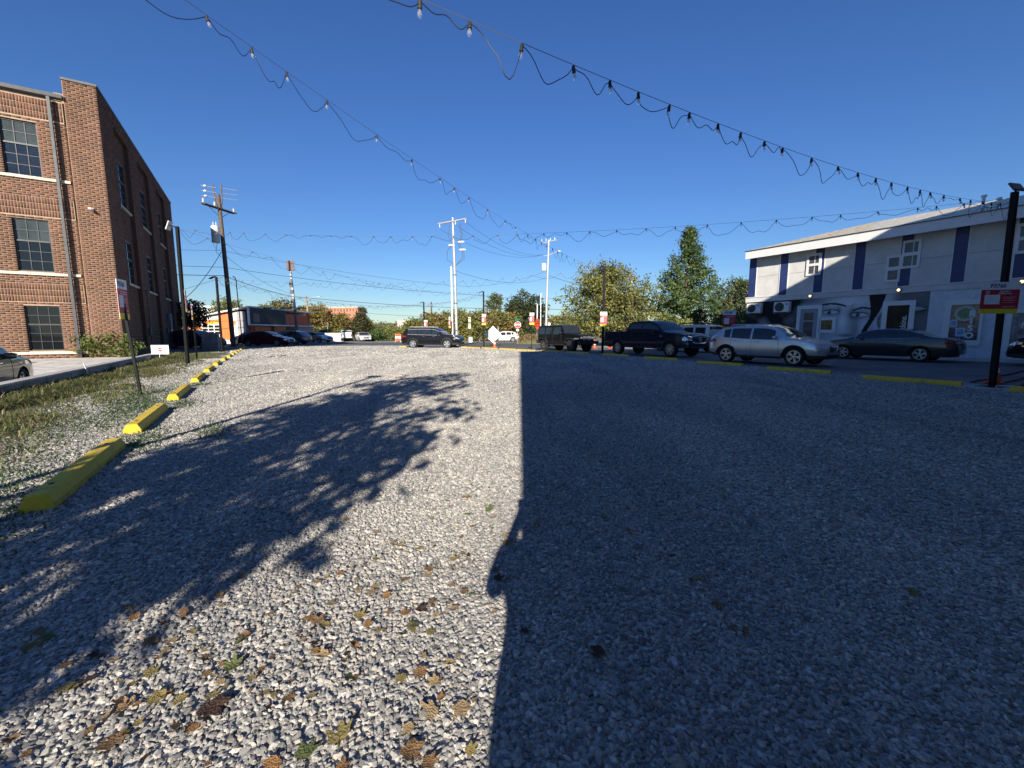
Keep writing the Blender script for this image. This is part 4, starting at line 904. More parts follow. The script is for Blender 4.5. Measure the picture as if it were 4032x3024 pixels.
def build_car(name, label, S, rear_axle, heading, pm, group=None, z=0.0, lod=1):
    """S: spec dict; x=0 rear end .. L front end; placed so that the rear axle midpoint is at rear_axle (world xy), nose along heading (radians from +X)"""
    L, hW = S['L'], S['W'] / 2; xr, xf = S['xr'], S['xf']; Rw, Ra = S['R'], S['Ra']; sill = S.get('sill', .22)
    top = interp(S['top'], S.get('smooth', True)); belt = interp(S['belt']); wp = interp(S['w']); tum = S.get('tum', .17)
    ws, rwn, wins = S['ws'], S.get('rw'), S['wins']
    ndx = interp(S.get('nose', [(0, 0), (2, 0)])); tdx = interp(S.get('tail', [(0, 0), (2, 0)]))
    gmax = max(top(L * i / 60) - belt(L * i / 60) for i in range(61))
    X = set([0, L]); n0 = 46 if lod else 26
    for i in range(n0 + 1): X.add(round(L * i / n0, 4))
    for p in S['top']: X.add(p[0])
    for w_ in wins: X.update(w_)
    X.update(ws); 
    if rwn: X.update(rwn)
    for xc in (xr, xf):
        for k in range(13): X.add(round(xc - Ra * math.cos(PI * k / 12), 4))
    for e in (.03, .08, .15, .24): X.add(e); X.add(L - e)
    X = sorted(x for x in X if 0 <= x <= L); X2 = [X[0]]
    for x in X[1:]:
        if x - X2[-1] > 0.012: X2.append(x)
    X = X2; X[-1] = L
    K1, K2 = 9, 5; tv = [.05, .3, .65, 1.0]; zref = belt(L / 2)
    def sec(z_):
        s = (z_ - .2) / (zref - .2)
        if s < .55: return .925 + .075 * math.sin(PI / 2 * max(0, s) / .55)
        return 1 - .03 * min(1.3, (s - .55) / .45) ** 2
    def zlo(x):
        z_ = sill
        for xc in (xr, xf):
            if abs(x - xc) < Ra: z_ = max(z_, Rw + math.sqrt(max(0, Ra * Ra - (x - xc) ** 2)))
        for e, up in ((x, S.get('rear_low', .1)), (L - x, S.get('front_low', .06))):
            if e < .5: z_ = max(z_, sill + up * (1 - e / .5))
        return z_
    def ring(x):
        zb, zt = belt(x), top(x); zl = min(zlo(x), zb - .03); w = wp(x) * hW; g_ = max(.004, zt - zb)
        P = []
        for k in range(K1): z_ = zl + (zb - zl) * k / (K1 - 1); P.append([x, w * sec(z_), z_])
        wb = P[-1][1]; wr = wb * (1 - tum * min(1, g_ / gmax)); zr = zb + g_ * (.94 if g_ > .2 else .75)
        for j in range(1, K2 + 1): u = j / K2; P.append([x, wb + (wr - wb) * u ** 1.25, zb + (zr - zb) * u])
        for v in tv: P.append([x, wr * (1 - v), zr + (zt - zr) * (1 - (1 - v) ** 2)])
        for p in P:
            fn = max(0, (x - (L - .7)) / .7); ft = max(0, (.6 - x) / .6)
            p[0] += ndx(p[2]) * fn ** 1.5 - tdx(p[2]) * ft ** 1.5
        return P
    rings = [ring(x) for x in X]; nr = len(rings[0])
    parts = {}
    def face(key, pts): parts.setdefault(key, MB()).add(pts, [tuple(range(len(pts)))])
    clad = S.get('clad'); hl, tl = S.get('hl'), S.get('tl')
    for i in range(len(X) - 1):
        xm = (X[i] + X[i + 1]) / 2
        for r in range(nr - 1):
            q = [rings[i][r], rings[i + 1][r], rings[i + 1][r + 1], rings[i][r + 1]]
            zm = sum(p[2] for p in q) / 4; gm = top(xm) - belt(xm)
            key = 'body'
            if r < K1 - 1:
                if clad and (zm < sill + .13 or min(math.hypot(xm - xr, zm - Rw), math.hypot(xm - xf, zm - Rw)) < Ra + clad): key = 'cladding'
                if hl and L - xm < hl[2] * (0.4 + .6 * (hl[1] - zm) / max(.01, hl[1] - hl[0])) and hl[0] < zm < hl[1]: key = 'headlight'
                if tl and xm < tl[2] and tl[0] < zm < tl[1]: key = 'taillight'
                if S.get('lowdark') and (L - xm < .5 or xm < .45) and zm < S['lowdark']: key = 'bumper'
            elif r < K1 + K2 - 2:
                for wi, (a0, a1) in enumerate(wins):
                    if a0 < xm < a1 and gm > .10: key = 'window%d' % wi
            elif r >= K1 + K2:
                if ws[0] < xm < ws[1]: key = 'windshield'
                elif rwn and rwn[0] < xm < rwn[1]: key = 'rear_window'
            if S.get('bed') and r >= K1 + K2 - 1 and S['bed'][0] < xm < S['bed'][1]: key = 'bed_cover'
            kk = key
            if key in ('headlight', 'taillight') or key.startswith('window'): 
                face(key + 'L', q); face(key + 'R', [(p[0], -p[1], p[2]) for p in q][::-1])
            else:
                face(kk, q); face(kk, [(p[0], -p[1], p[2]) for p in q][::-1])
    # end caps
    gr = S.get('grille')
    for end in (0, 1):
        rg = rings[-1] if end else rings[0]; sg = 1 if end else -1; C_ = 14
        def cp(r, c):
            p = rg[r]; y = p[1] * (1 - 2 * c / C_); b_ = (S.get('bulge', .10)) * (1 - (y / (p[1] + 1e-6)) ** 2) if p[1] > .02 else 0
            return (p[0] + sg * b_ * min(1, p[1] / .5), y, p[2])
        for r in range(nr - 2):
            for c in range(C_):
                q = [cp(r, c), cp(r, c + 1), cp(r + 1, c + 1), cp(r + 1, c)]; zm = sum(p[2] for p in q) / 4; ym = abs(sum(p[1] for p in q) / 4)
                key = 'body'
                if end:
                    if gr and gr[0] < zm < gr[1] and ym < gr[2]: key = 'grille'
                    elif hl and hl[0] < zm < hl[1] and ym > hl[3]: key = 'headlight' + ('L' if q[0][1] + q[1][1] > 0 else 'R')
                    elif S.get('lowgr') and S['lowgr'][0] < zm < S['lowgr'][1] and ym < S['lowgr'][2]: key = 'lower_grille'
                    elif S.get('lowdark') and zm < S['lowdark']: key = 'bumper'
                else:
                    if tl and tl[0] < zm < tl[1] and ym > tl[3]: key = 'taillight' + ('L' if q[0][1] + q[1][1] > 0 else 'R')
                    elif S.get('lowdark') and zm < S['lowdark']: key = 'bumper'
                face(key, q)
    root = thing(name, label, S['cat'], (rear_axle[0], rear_axle[1], z), heading, group)
    MAT = {'body': pm, 'cladding': M_PLASTIC, 'headlight': M_LAMP, 'taillight': M_RED, 'bumper': M_PLASTIC, 'windshield': S.get('wsm', M_CGL), 'rear_window': M_CGL, 'bed_cover': M_PLASTIC, 'grille': S.get('grm', M_PLASTIC), 'lower_grille': M_PLASTIC}
    off = Vector((-xr, 0, 0))
    for key, mb in parts.items():
        nm = key.rstrip('LR') if key[-1] in 'LR' else key
        if nm.startswith('window'): nm = 'window'
        m_ = M_CGL if nm == 'window' else MAT[nm]
        if S.get('winm') and nm == 'window': m_ = S['winm']
        o = mb.build(nm, m_, root); me = o.data; bm = bmesh.new(); bm.from_mesh(me); bmesh.ops.remove_doubles(bm, verts=bm.verts, dist=.0004); bmesh.ops.recalc_face_normals(bm, faces=bm.faces); bm.to_mesh(me); bm.free()
        me.polygons.foreach_set('use_smooth', [True] * len(me.polygons)); me.set_sharp_from_angle(angle=R(38)); o.location = off
    u = MB(); u.box(.12, L - .12, -hW * .62, hW * .62, sill + .02, sill + .32); u.box(xr - Ra, xr + Ra, -hW * .66, hW * .66, sill + .3, belt(xr) - .1); u.box(xf - Ra, xf + Ra, -hW * .66, hW * .66, sill + .3, belt(xf) - .12)
    u.box(.3, L - .4, -hW * .6, hW * .6, sill + .3, zref - .12); u.build('underbody', M_PLASTIC, root).location = off
    ty, rm = wheel_meshes(Rw, S.get('tw', .22), S.get('rim', Rw * .67), S.get('spokes', 5), S.get('wstyle', 'double'))
    wt = rm_ = None
    for x in (xr, xf):
        for s in (1, -1):
            if wt is None:
                o = ty.build('wheel', M_RUBBER, root, smooth=40); r_ = rm.build('rim', [S.get('rimm', M_ALLOY), M_PLASTIC], o, smooth=40); wt, rm_ = o, r_
            else:
                o = link(wt.copy(), root); r_ = link(rm_.copy(), o)
            o.location = (x - xr, s * (hW - S.get('tw', .22) / 2 - .012), Rw); o.rotation_euler = (0, rnd.uniform(0, 1.2), 0 if s > 0 else PI)
    # mirrors, handles, plates
    if S.get('mirror'):
        mx, mz = S['mirror']
        for s in (1, -1):
            m2 = MB(); y0 = wp(mx) * hW * .93
            m2.lathe([(0.0, -.10), (.06, -.09), (.085, -.02), (.08, .08), (.0, .10)], 12, axis='y', c=(0, 0, 0)); o = m2.build('mirror', S.get('mirm', pm), root, smooth=50)
            o.location = (mx - xr, s * (y0 + .12), mz); o.scale = (.75, 1.15, .9)
    if S.get('handles') and lod:
        for hx, hz in S['handles']:
            for s in (1, -1):
                y0 = wp(hx) * hW * sec(hz); o = MB().box(-.10, .10, -.012, .03, -.016, .016).build('door_handle', S.get('hm', pm), root, bevel=.008); o.location = (hx - xr, s * y0, hz)
                if s < 0: o.rotation_euler.z = PI
    if S.get('seams') and lod:
        for sx, z0, z1 in S['seams']:
            for s in (1, -1):
                mb = MB(); pts = [(sx - xr, s * (wp(sx) * hW * sec(z0 + (z1 - z0) * k / 6) + .0005), z0 + (z1 - z0) * k / 6) for k in range(7)]
                mb.tube(pts, .005, 4); mb.build('door_seam', M_PLASTIC, root)
    if S.get('plate'):
        px, pz = S['plate']; MB().box(px - xr - .012, px - xr + .012, -.26, .26, pz - .07, pz + .07).build('licence_plate', M_WHITE, root)
    if S.get('rails'):
        a0, a1, zz, yy = S['rails']
        for s in (1, -1): MB().tube([(a0 - xr, s * yy, top(a0) - .06), (a0 + .1 - xr, s * yy, zz), (a1 - .1 - xr, s * yy, zz), (a1 - xr, s * yy, top(a1) - .05)], .022, 6).build('roof_rail', S.get('railm', M_STEEL), root)
    return root
M_CGL = mat('car_glass', (0.020, 0.024, 0.027), 0.03, var=0, spec=0.8)
HN = math.atan2(-DY, -DX)     # nose towards the camera's right (down the street)
HF = math.atan2(DY, DX)       # nose away

SUVW = [(0, .86), (.08, .93), (.3, .985), (1, 1), (3.2, 1), (3.9, .975), (4.25, .91), (4.38, .80)]
crossover = dict(cat='car', L=4.42, W=1.84, xr=.86, xf=3.54, R=.345, Ra=.40, sill=.25, clad=.055, tum=.20,
    top=[(0, .98), (.06, 1.08), (.28, 1.26), (.75, 1.50), (1.4, 1.585), (2.2, 1.59), (2.55, 1.555), (3.05, 1.28), (3.35, 1.085), (3.7, 1.02), (4.1, .93), (4.3, .84), (4.42, .72)],
    belt=[(0, .95), (.4, 1.08), (1.0, 1.05), (2.4, .985), (3.3, .98), (3.8, .93), (4.2, .82), (4.42, .68)], w=[(0, .80), (.1, .90), (.35, .98), (1, 1), (3.3, 1), (3.9, .96), (4.25, .86), (4.42, .70)],
    ws=(2.50, 3.32), rw=(.12, .62), wins=[(.72, 1.0), (1.06, 1.86), (1.94, 2.82)], hl=(.66, .82, .55, .52), tl=(.84, 1.02, .40, .48), grille=(.56, .78, .36), lowgr=(.28, .46, .55), lowdark=.42,
    nose=[(0.2, -.06), (.4, .03), (.6, .02), (.9, -.15)], tail=[(.2, -.05), (.5, .04), (.9, .0), (1.3, -.1)], mirror=(2.86, 1.07), handles=[(1.25, .93), (2.15, .91)], seams=[(1.05, .45, 1.0), (1.92, .36, .98), (2.98, .36, .96)], rails=(.8, 2.4, 1.60, .52), wstyle='double', spokes=5, rim=.245, rear_low=.16)
silver = build_car('silver_crossover', 'silver crossover parked at the street edge beyond the yellow wheel stops', crossover, W(10.55, 18.25), HN, paint('silver', (.50, .51, .53), .75, .3), 'vehicles on the right street')
ch = MB()
for s in (1, -1): ch.tube([(4.42 + .07 - .86, s * .30, .77), (4.42 + .11 - .86, s * .15, .60), (4.42 + .12 - .86, s * .05, .56)], .022, 6)
ch.build('grille_trim', M_CHROME, silver, smooth=40); MB().lathe([(.0, .0), (.075, .0), (.085, .02), (.06, .03), (0, .03)], 16, axis='x', c=(4.52 - .86, 0, .68)).build('badge', M_CHROME, silver, smooth=40)
for s in (1, -1): MB().lathe([(.0, .0), (.055, .0), (.07, .02), (.075, .0)], 14, axis='x', c=(4.35 - .86, s * .62, .40)).build('fog_lamp', M_CHROME, silver, smooth=40)

pickup = dict(cat='pickup truck', L=5.9, W=2.03, xr=1.22, xf=4.94, R=.40, Ra=.475, sill=.42, tum=.16, clad=.05,
    top=[(0, 1.33), (.03, 1.36), (1.78, 1.37), (1.84, 1.38), (2.02, 1.82), (2.2, 1.93), (2.8, 1.965), (3.5, 1.955), (3.75, 1.90), (4.2, 1.60), (4.52, 1.37), (4.9, 1.30), (5.5, 1.25), (5.75, 1.18), (5.9, 1.02)],
    belt=[(0, 1.30), (1.7, 1.32), (2.1, 1.30), (4.3, 1.25), (4.9, 1.21), (5.5, 1.15), (5.8, 1.06), (5.9, .98)], w=[(0, .93), (.1, .97), (.5, .98), (2, .98), (4, .99), (5.2, .985), (5.7, .93), (5.9, .84)],
    ws=(3.68, 4.50), rw=(1.86, 2.12), wins=[(2.12, 2.98), (3.06, 4.12)], hl=(.88, 1.10, .34, .60), tl=(.98, 1.27, .16, .78), grille=(.74, 1.10, .58), lowgr=(.45, .58, .7), lowdark=.5, bed=(.12, 1.76), nose=[(.3, .02), (.6, .10), (.8, .05), (1.2, -.05)],
    mirror=(4.0, 1.38), mirm=M_PLASTIC, handles=[(2.35, 1.13), (3.25, 1.11)], hm=M_PLASTIC, seams=[(2.08, .6, 1.3), (3.02, .55, 1.28), (4.2, .55, 1.22), (1.80, .6, 1.32)], wstyle='double', spokes=6, rim=.255, tw=.27, front_low=.1, rear_low=.12, bulge=.08)
truck = build_car('black_pickup_truck', 'dark navy black crew cab pickup truck with chrome front bumper', pickup, W(18.1, 19.55), HN, paint('navy', (.012, .017, .033), .3, .25), 'vehicles on the right street')
bm_ = MB()
for (z0, z1, x, hw_) in ((.56, .74, 5.93, .97),):
    pts = []
    for k in range(17):
        y = -hw_ + 2 * hw_ * k / 16; pts.append((x + .10 * (1 - (y / hw_) ** 2) - 1.22, y))
    for k in range(16):
        (xa, ya), (xb, yb) = pts[k], pts[k + 1]; dz = -.06 if abs(ya + yb) / 2 < .55 else 0
        bm_.add([(xa, ya, z0 + dz), (xb, yb, z0 + dz), (xb + .03, yb, (z0 + z1) / 2 + dz), (xa + .03, ya, (z0 + z1) / 2 + dz), (xb, yb, z1 + dz), (xa, ya, z1 + dz)], [(0, 1, 2, 3), (3, 2, 4, 5)])
bm_.build('front_bumper', M_CHROME, truck, smooth=40)
gb = MB(); oval = [(.62 * math.copysign(abs(math.cos(t)) ** .5, math.cos(t)), .92 + .19 * math.copysign(abs(math.sin(t)) ** .5, math.sin(t))) for t in [2 * PI * i / 28 for i in range(28)]]
gb.tube([(5.97 + .06 * (1 - (y / .7) ** 2) - 1.22, y, z_) for (y, z_) in oval + oval[:1]], .028, 6); gb.tube([(5.93 - 1.22 + .02, -.92, 1.08), (5.95 - 1.22, -.62, 1.04)], .035, 6); gb.tube([(5.93 - 1.22 + .02, .92, 1.08), (5.95 - 1.22, .62, 1.04)], .035, 6)
gb.build('grille_trim', M_CHROME, truck, smooth=40)
MB().lathe([(0, 0), (.12, 0), (.13, .012), (.0, .02)], 20, axis='x', c=(6.03 - 1.22, 0, .93)).build('badge', M_STEEL, truck).scale = (1, 1, 1)
for s in (1, -1): MB().box(4.30 - 1.22, 4.42 - 1.22, s * 1.0 - .012, s * 1.0 + .012, 1.05, 1.13).build('fender_badge', M_CHROME, truck)

jeepS = dict(cat='suv', L=4.45, W=1.66, xr=.72, xf=3.73, R=.42, Ra=.50, sill=.50, tum=.08, smooth=False,
    top=[(0, 1.72), (.05, 1.80), (.3, 1.84), (2.5, 1.86), (2.72, 1.83), (3.02, 1.28), (3.06, 1.25), (3.9, 1.19), (4.35, 1.14), (4.45, 1.10)],
    belt=[(0, 1.20), (2.9, 1.17), (3.1, 1.15), (4.3, 1.06), (4.45, 1.04)], w=[(0, .97), (.1, 1), (2.9, 1), (3.4, .92), (4.3, .80), (4.45, .76)],
    ws=(2.70, 3.03), rw=(0, .04), wins=[(.14, .86), (.98, 1.72), (1.82, 2.68)], tl=(.75, 1.02, .04, .68), mirror=(2.76, 1.28), mirm=M_PLASTIC, handles=[(1.1, 1.02), (1.95, 1.02)], hm=M_PLASTIC,
    seams=[(.92, .6, 1.18), (1.77, .6, 1.17), (2.74, .6, 1.16)], wstyle='offroad', spokes=5, rim=.235, rimm=M_DARKALLOY, tw=.29, bulge=.03, front_low=.1)
def jeep(label, axle, heading, pm, group, z=0.0):
    j = build_car('boxy_off_road_car', label, jeepS, axle, heading, pm, group, z)
    for xc, x0, x1 in ((jeepS['xr'], 0, 0), (jeepS['xf'], 0, 0)):
        for s in (1, -1):
            mb = MB(); prof = []
            for k in range(9): t_ = R(168 - 156 * k / 8); prof.append((xc + .54 * math.cos(t_) - .72, .42 + .56 * min(.86, math.sin(t_)) / .86 * .86 + .02))
            for k in range(8):
                (xa, za), (xb, zb) = prof[k], prof[k + 1]; y0, y1 = s * .64, s * .925
                mb.add([(xa, y0, za), (xb, y0, zb), (xb, y1, zb), (xa, y1, za), (xa, y1, za - .07), (xb, y1, zb - .07)], [(0, 1, 2, 3), (3, 2, 5, 4)])
            mb.build('fender_flare', M_PLASTIC, j)
    g_ = MB()
    for k in range(7): g_.box(4.45 - .72 + .02, 4.45 - .72 + .055, -.33 + k * .11 - .028, -.33 + k * .11 + .028, .78, 1.04)
    MB().box(4.43 - .72, 4.45 - .72 + .035, -.62, .62, .72, 1.08).build('grille', pm, j, bevel=.02)
    g_.build('grille_slots', mat('silver_grey_plastic', (.30, .29, .28), .5, var=.1), j)
    for s in (1, -1):
        MB().lathe([(0, .06), (.085, .05), (.10, .02), (.105, 0)], 18, axis='x', c=(4.45 - .72, s * .50, .92)).build('headlight', M_LAMP, j, smooth=40)
        MB().box(4.20 - .72, 4.42 - .72, s * .78 - .12, s * .78 + .12, .84, .93).build('fender_lamp', M_LAMP, j, bevel=.01)
    MB().box(4.50 - .72, 4.74 - .72, -.86, .86, .52, .74).build('front_bumper', M_PLASTIC, j, bevel=.03)
    MB().box(-.16 - .72, .02 - .72, -.84, .84, .52, .72).build('rear_bumper', M_PLASTIC, j, bevel=.03)
    MB().lathe([(.15, -.02), (.38, -.06), (.41, .0), (.41, .16), (.38, .2), (.1, .2)], 24, axis='x', c=(-.24 - .72, 0, 1.05)).build('spare_wheel', M_RUBBER, j, smooth=40)
    MB().box(.7 - .72 + .1, 3.0 - .72, -.80, .80, .42, .50).build('side_step', M_PLASTIC, j)
    return j
jeep('black boxy off-road car with slotted grille at the street corner', W(25.2, 19.05), HN + .02, paint('black', (.006, .006, .008), .15, .25), 'vehicles on the right street')

suv3 = dict(cat='suv', L=5.04, W=1.98, xr=1.02, xf=4.0, R=.375, Ra=.435, sill=.26, clad=.06, tum=.18,
    top=[(0, 1.02), (.05, 1.12), (.25, 1.42), (.5, 1.64), (1.0, 1.74), (2.0, 1.77), (2.7, 1.755), (3.0, 1.70), (3.48, 1.40), (3.70, 1.22), (4.2, 1.165), (4.7, 1.10), (4.93, 1.0), (5.04, .84)],
    belt=[(0, 1.0), (.4, 1.15), (1.2, 1.13), (3.0, 1.08), (3.7, 1.07), (4.4, 1.04), (4.8, .98), (5.04, .80)], w=[(0, .84), (.1, .92), (.4, .985), (1, 1), (3.8, 1), (4.5, .97), (4.85, .90), (5.04, .78)],
    ws=(2.94, 3.68), rw=(.08, .46), wins=[(.62, 1.42), (1.50, 1.78), (1.86, 2.62), (2.70, 3.30)], hl=(.78, .94, .42, .58), tl=(.92, 1.06, .42, .5), grille=(.60, .90, .5), lowgr=(.3, .5, .6), lowdark=.45, nose=[(.2, -.05), (.45, .04), (.8, .0), (1.1, -.1)],
    mirror=(3.25, 1.16), handles=[(2.0, 1.0), (2.85, .98)], hm=M_CHROME, seams=[(1.82, .5, 1.1), (2.66, .4, 1.08), (3.5, .4, 1.04)], rails=(.6, 2.8, 1.80, .6), spokes=5, wstyle='wide', rim=.26, tw=.25)
atl = build_car('black_suv', 'black three row suv parked side-on at the far end of the gravel lot', suv3, (-8.30, 36.5), R(-8), paint('black2', (.010, .010, .014), .15, .25))
_tp = interp(suv3['top']); _bp2 = interp(suv3['belt'])
for s in (1, -1):
    pts = []
    for k in range(16):
        x = .60 + (3.36 - .60) * k / 15; g_ = _tp(x) - _bp2(x); u_ = .80; w_ = .99 * .97; pts.append((x - 1.02, s * (w_ * (1 - .18 * min(1, g_ / .66) * u_ ** 1.25) + .004), _bp2(x) + g_ * .94 * u_))
    MB().tube(pts, .014, 5).build('window_trim', M_STEEL, atl)
    MB().tube([(.60 - 1.02, s * .968, _bp2(.6) + .01), (2.0 - 1.02, s * .968, _bp2(2.0) + .012), (3.4 - 1.02, s * .965, _bp2(3.4) + .012)], .013, 5).build('window_trim', M_STEEL, atl)
coupe_suv = dict(crossover); coupe_suv.update(L=4.7, W=1.93, xr=.98, xf=3.8, R=.37, Ra=.42, clad=0, top=[(0, .95), (.06, 1.05), (.4, 1.28), (.95, 1.53), (1.6, 1.61), (2.3, 1.61), (2.7, 1.56), (3.2, 1.27), (3.55, 1.07), (4.1, .98), (4.5, .86), (4.7, .68)],
    belt=[(0, .93), (.4, 1.08), (1.0, 1.07), (2.4, 1.0), (3.5, .97), (4.1, .90), (4.5, .78), (4.7, .64)], ws=(2.62, 3.52), rw=(.12, .80), wins=[(.85, 1.2), (1.26, 2.0), (2.08, 3.0)], mirror=(3.0, 1.08), handles=[(1.4, .93), (2.3, .91)], seams=[], rails=None, w=[(0, .80), (.1, .90), (.35, .98), (1, 1), (3.5, 1), (4.1, .96), (4.5, .86), (4.7, .70)])
build_car('white_crossover', 'white crossover on the road beyond the stop sign', coupe_suv, (.05, 64.2), R(186), paint('white', (.72, .72, .72), .0, .3), z=-.01, lod=0)
sedan = dict(cat='car', L=4.93, W=1.85, xr=1.06, xf=3.86, R=.325, Ra=.385, sill=.20, tum=.22,
    top=[(0, .80), (.05, .98), (.45, 1.06), (.75, 1.10), (1.15, 1.27), (1.65, 1.43), (2.2, 1.475), (2.7, 1.45), (3.0, 1.37), (3.45, 1.13), (3.75, 1.0), (4.2, .93), (4.65, .82), (4.85, .72), (4.93, .62)],
    belt=[(0, .78), (.4, .98), (1.2, 1.0), (2.4, .96), (3.5, .93), (4.2, .86), (4.7, .74), (4.93, .58)], w=[(0, .80), (.1, .89), (.4, .975), (1, 1), (3.8, 1), (4.4, .965), (4.75, .88), (4.93, .74)],
    ws=(2.86, 3.72), rw=(.78, 1.55), wins=[(1.22, 1.52), (1.58, 2.28), (2.36, 3.30)], hl=(.58, .74, .5, .48), tl=(.74, .93, .34, .42), grille=(.44, .68, .42), lowgr=(.22, .36, .6), nose=[(.2, -.04), (.4, .03), (.6, .0), (.8, -.08)], tail=[(.2, -.04), (.5, .04), (.95, -.03)],
    mirror=(3.12, 1.0), handles=[(1.9, .86), (2.75, .84)], hm=M_CHROME, seams=[(1.56, .4, .97), (2.32, .3, .95), (3.32, .3, .92)], spokes=5, rim=.23, rear_low=.14, plate=None)
sd = build_car('grey_sedan', 'dark grey sedan parked in front of the mural wall', sedan, W(6.2, 25.6), HF, paint('grey', (.045, .047, .05), .6, .28), 'vehicles on the right street')
for s in (1, -1):
    top_ = interp(sedan['top']); pts = []
    for k in range(14):
        x = 1.12 + (3.34 - 1.12) * k / 13; zt, zb = top_(x), .965; pts.append((x - 1.06, s * .925 * (.965 - .22 * (zt - zb) / .52 * .9), zb + (zt - zb) * .90))
    MB().tube(pts + [(3.46 - 1.06, s * .885, .95)], .017, 5).build('window_trim', M_CHROME, sd)
    MB().tube([(1.12 - 1.06, s * .905, 1.02), (3.46 - 1.06, s * .905, .945)], .015, 5).build('window_trim', M_CHROME, sd)
boxsuv = dict(cat='suv', L=4.55, W=1.79, xr=1.02, xf=3.68, R=.365, Ra=.42, sill=.30, tum=.10, clad=.05,
    top=[(0, 1.5), (.04, 1.70), (.2, 1.80), (1.2, 1.83), (2.5, 1.80), (2.75, 1.73), (3.15, 1.35), (3.35, 1.15), (4.0, 1.08), (4.4, 1.0), (4.55, .85)],
    belt=[(0, 1.06), (2.9, 1.03), (3.4, 1.0), (4.2, .95), (4.55, .80)], w=[(0, .90), (.1, .96), (.4, 1), (3.6, 1), (4.3, .95), (4.55, .82)], ws=(2.70, 3.32), rw=(0, .06), wins=[(.22, .95), (1.10, 1.82), (1.92, 2.80)], hl=(.72, .90, .2, .55), tl=(.75, 1.3, .12, .72), grille=(.65, .9, .5), lowdark=.55,
    mirror=(2.86, 1.12), mirm=M_PLASTIC, rails=(.4, 2.4, 1.90, .55), railm=M_PLASTIC, spokes=6, rim=.23, wstyle='wide')
build_car('white_suv', 'older white boxy suv parked across the street behind the pickup truck', boxsuv, W(17.3, 25.6), HF, paint('white2', (.66, .66, .65), .0, .35), 'vehicles on the right street')
build_car('black_suv', 'black suv cut off by the right edge of the picture beside the shop window', suv3, W(-.3, 25.75), HF, paint('black3', (.010, .010, .012), .15, .3), 'vehicles on the right street')
# left side
rs = dict(sedan); rs.update(L=4.85, seams=[], handles=[(1.9, .86), (2.75, .84)])
build_car('red_sedan', 'dark red sedan parked behind the end of the left wheel stops', rs, (-26.1, 42.2), R(2), paint('maroon', (.11, .010, .018), .35, .25), 'cars parked at the far left', lod=0)
build_car('grey_crossover', 'grey coupe-backed crossover parked behind the red sedan', dict(coupe_suv, seams=[]), (-24.6, 48.6), R(176), paint('slate', (.10, .12, .15), .6, .28), 'cars parked at the far left', lod=0)
build_car('dark_red_sedan', 'dark red car mostly hidden between the red sedan and grey crossover', rs, (-27.9, 47.2), R(170), paint('maroon2', (.13, .012, .016), .35, .25), 'cars parked at the far left', lod=0)
build_car('silver_sedan', 'silver car behind the grey crossover by the brown lamp post', rs, (-29.6, 61.0), R(-20), paint('silver2', (.42, .43, .45), .7, .3), 'cars parked at the far left', lod=0)
build_car('blue_hatchback', 'dark blue car in the shade behind the grey concrete panel', dict(crossover, rails=None), (-28.6, 36.2), R(-3), paint('blue', (.018, .035, .075), .4, .25), 'cars parked at the far left', z=-.06, lod=0)
build_car('white_van', 'white suv parked by the orange wave wall', boxsuv, (-38.3, 47.2), R(4), paint('white4', (.66, .66, .66), 0, .35), 'cars parked at the far left', lod=0)
build_car('white_suv', 'white suv seen from behind before the long white wall', boxsuv, (-27.2, 69.0), R(110), paint('white5', (.70, .70, .69), 0, .35), 'white cars before the white wall', lod=0)
build_car('white_sedan', 'white sedan beside the suv before the long white wall', rs, (-25.3, 70.2), R(-58), paint('white6', (.72, .72, .71), 0, .35), 'white cars before the white wall', lod=0)
build_car('dark_sedan', 'dark bronze sedan in the sunken yard behind the retaining wall', sedan, W(12.65, -5.95), HF, paint('bronze', (.075, .068, .055), .6, .25), z=-.30)
jeep('grey boxy off-road car against the brick building at the left edge', W(24.2, -13.2), math.atan2(NY, NX) - .12, paint('grey2', (.16, .165, .17), .5, .3), None, z=-.12)
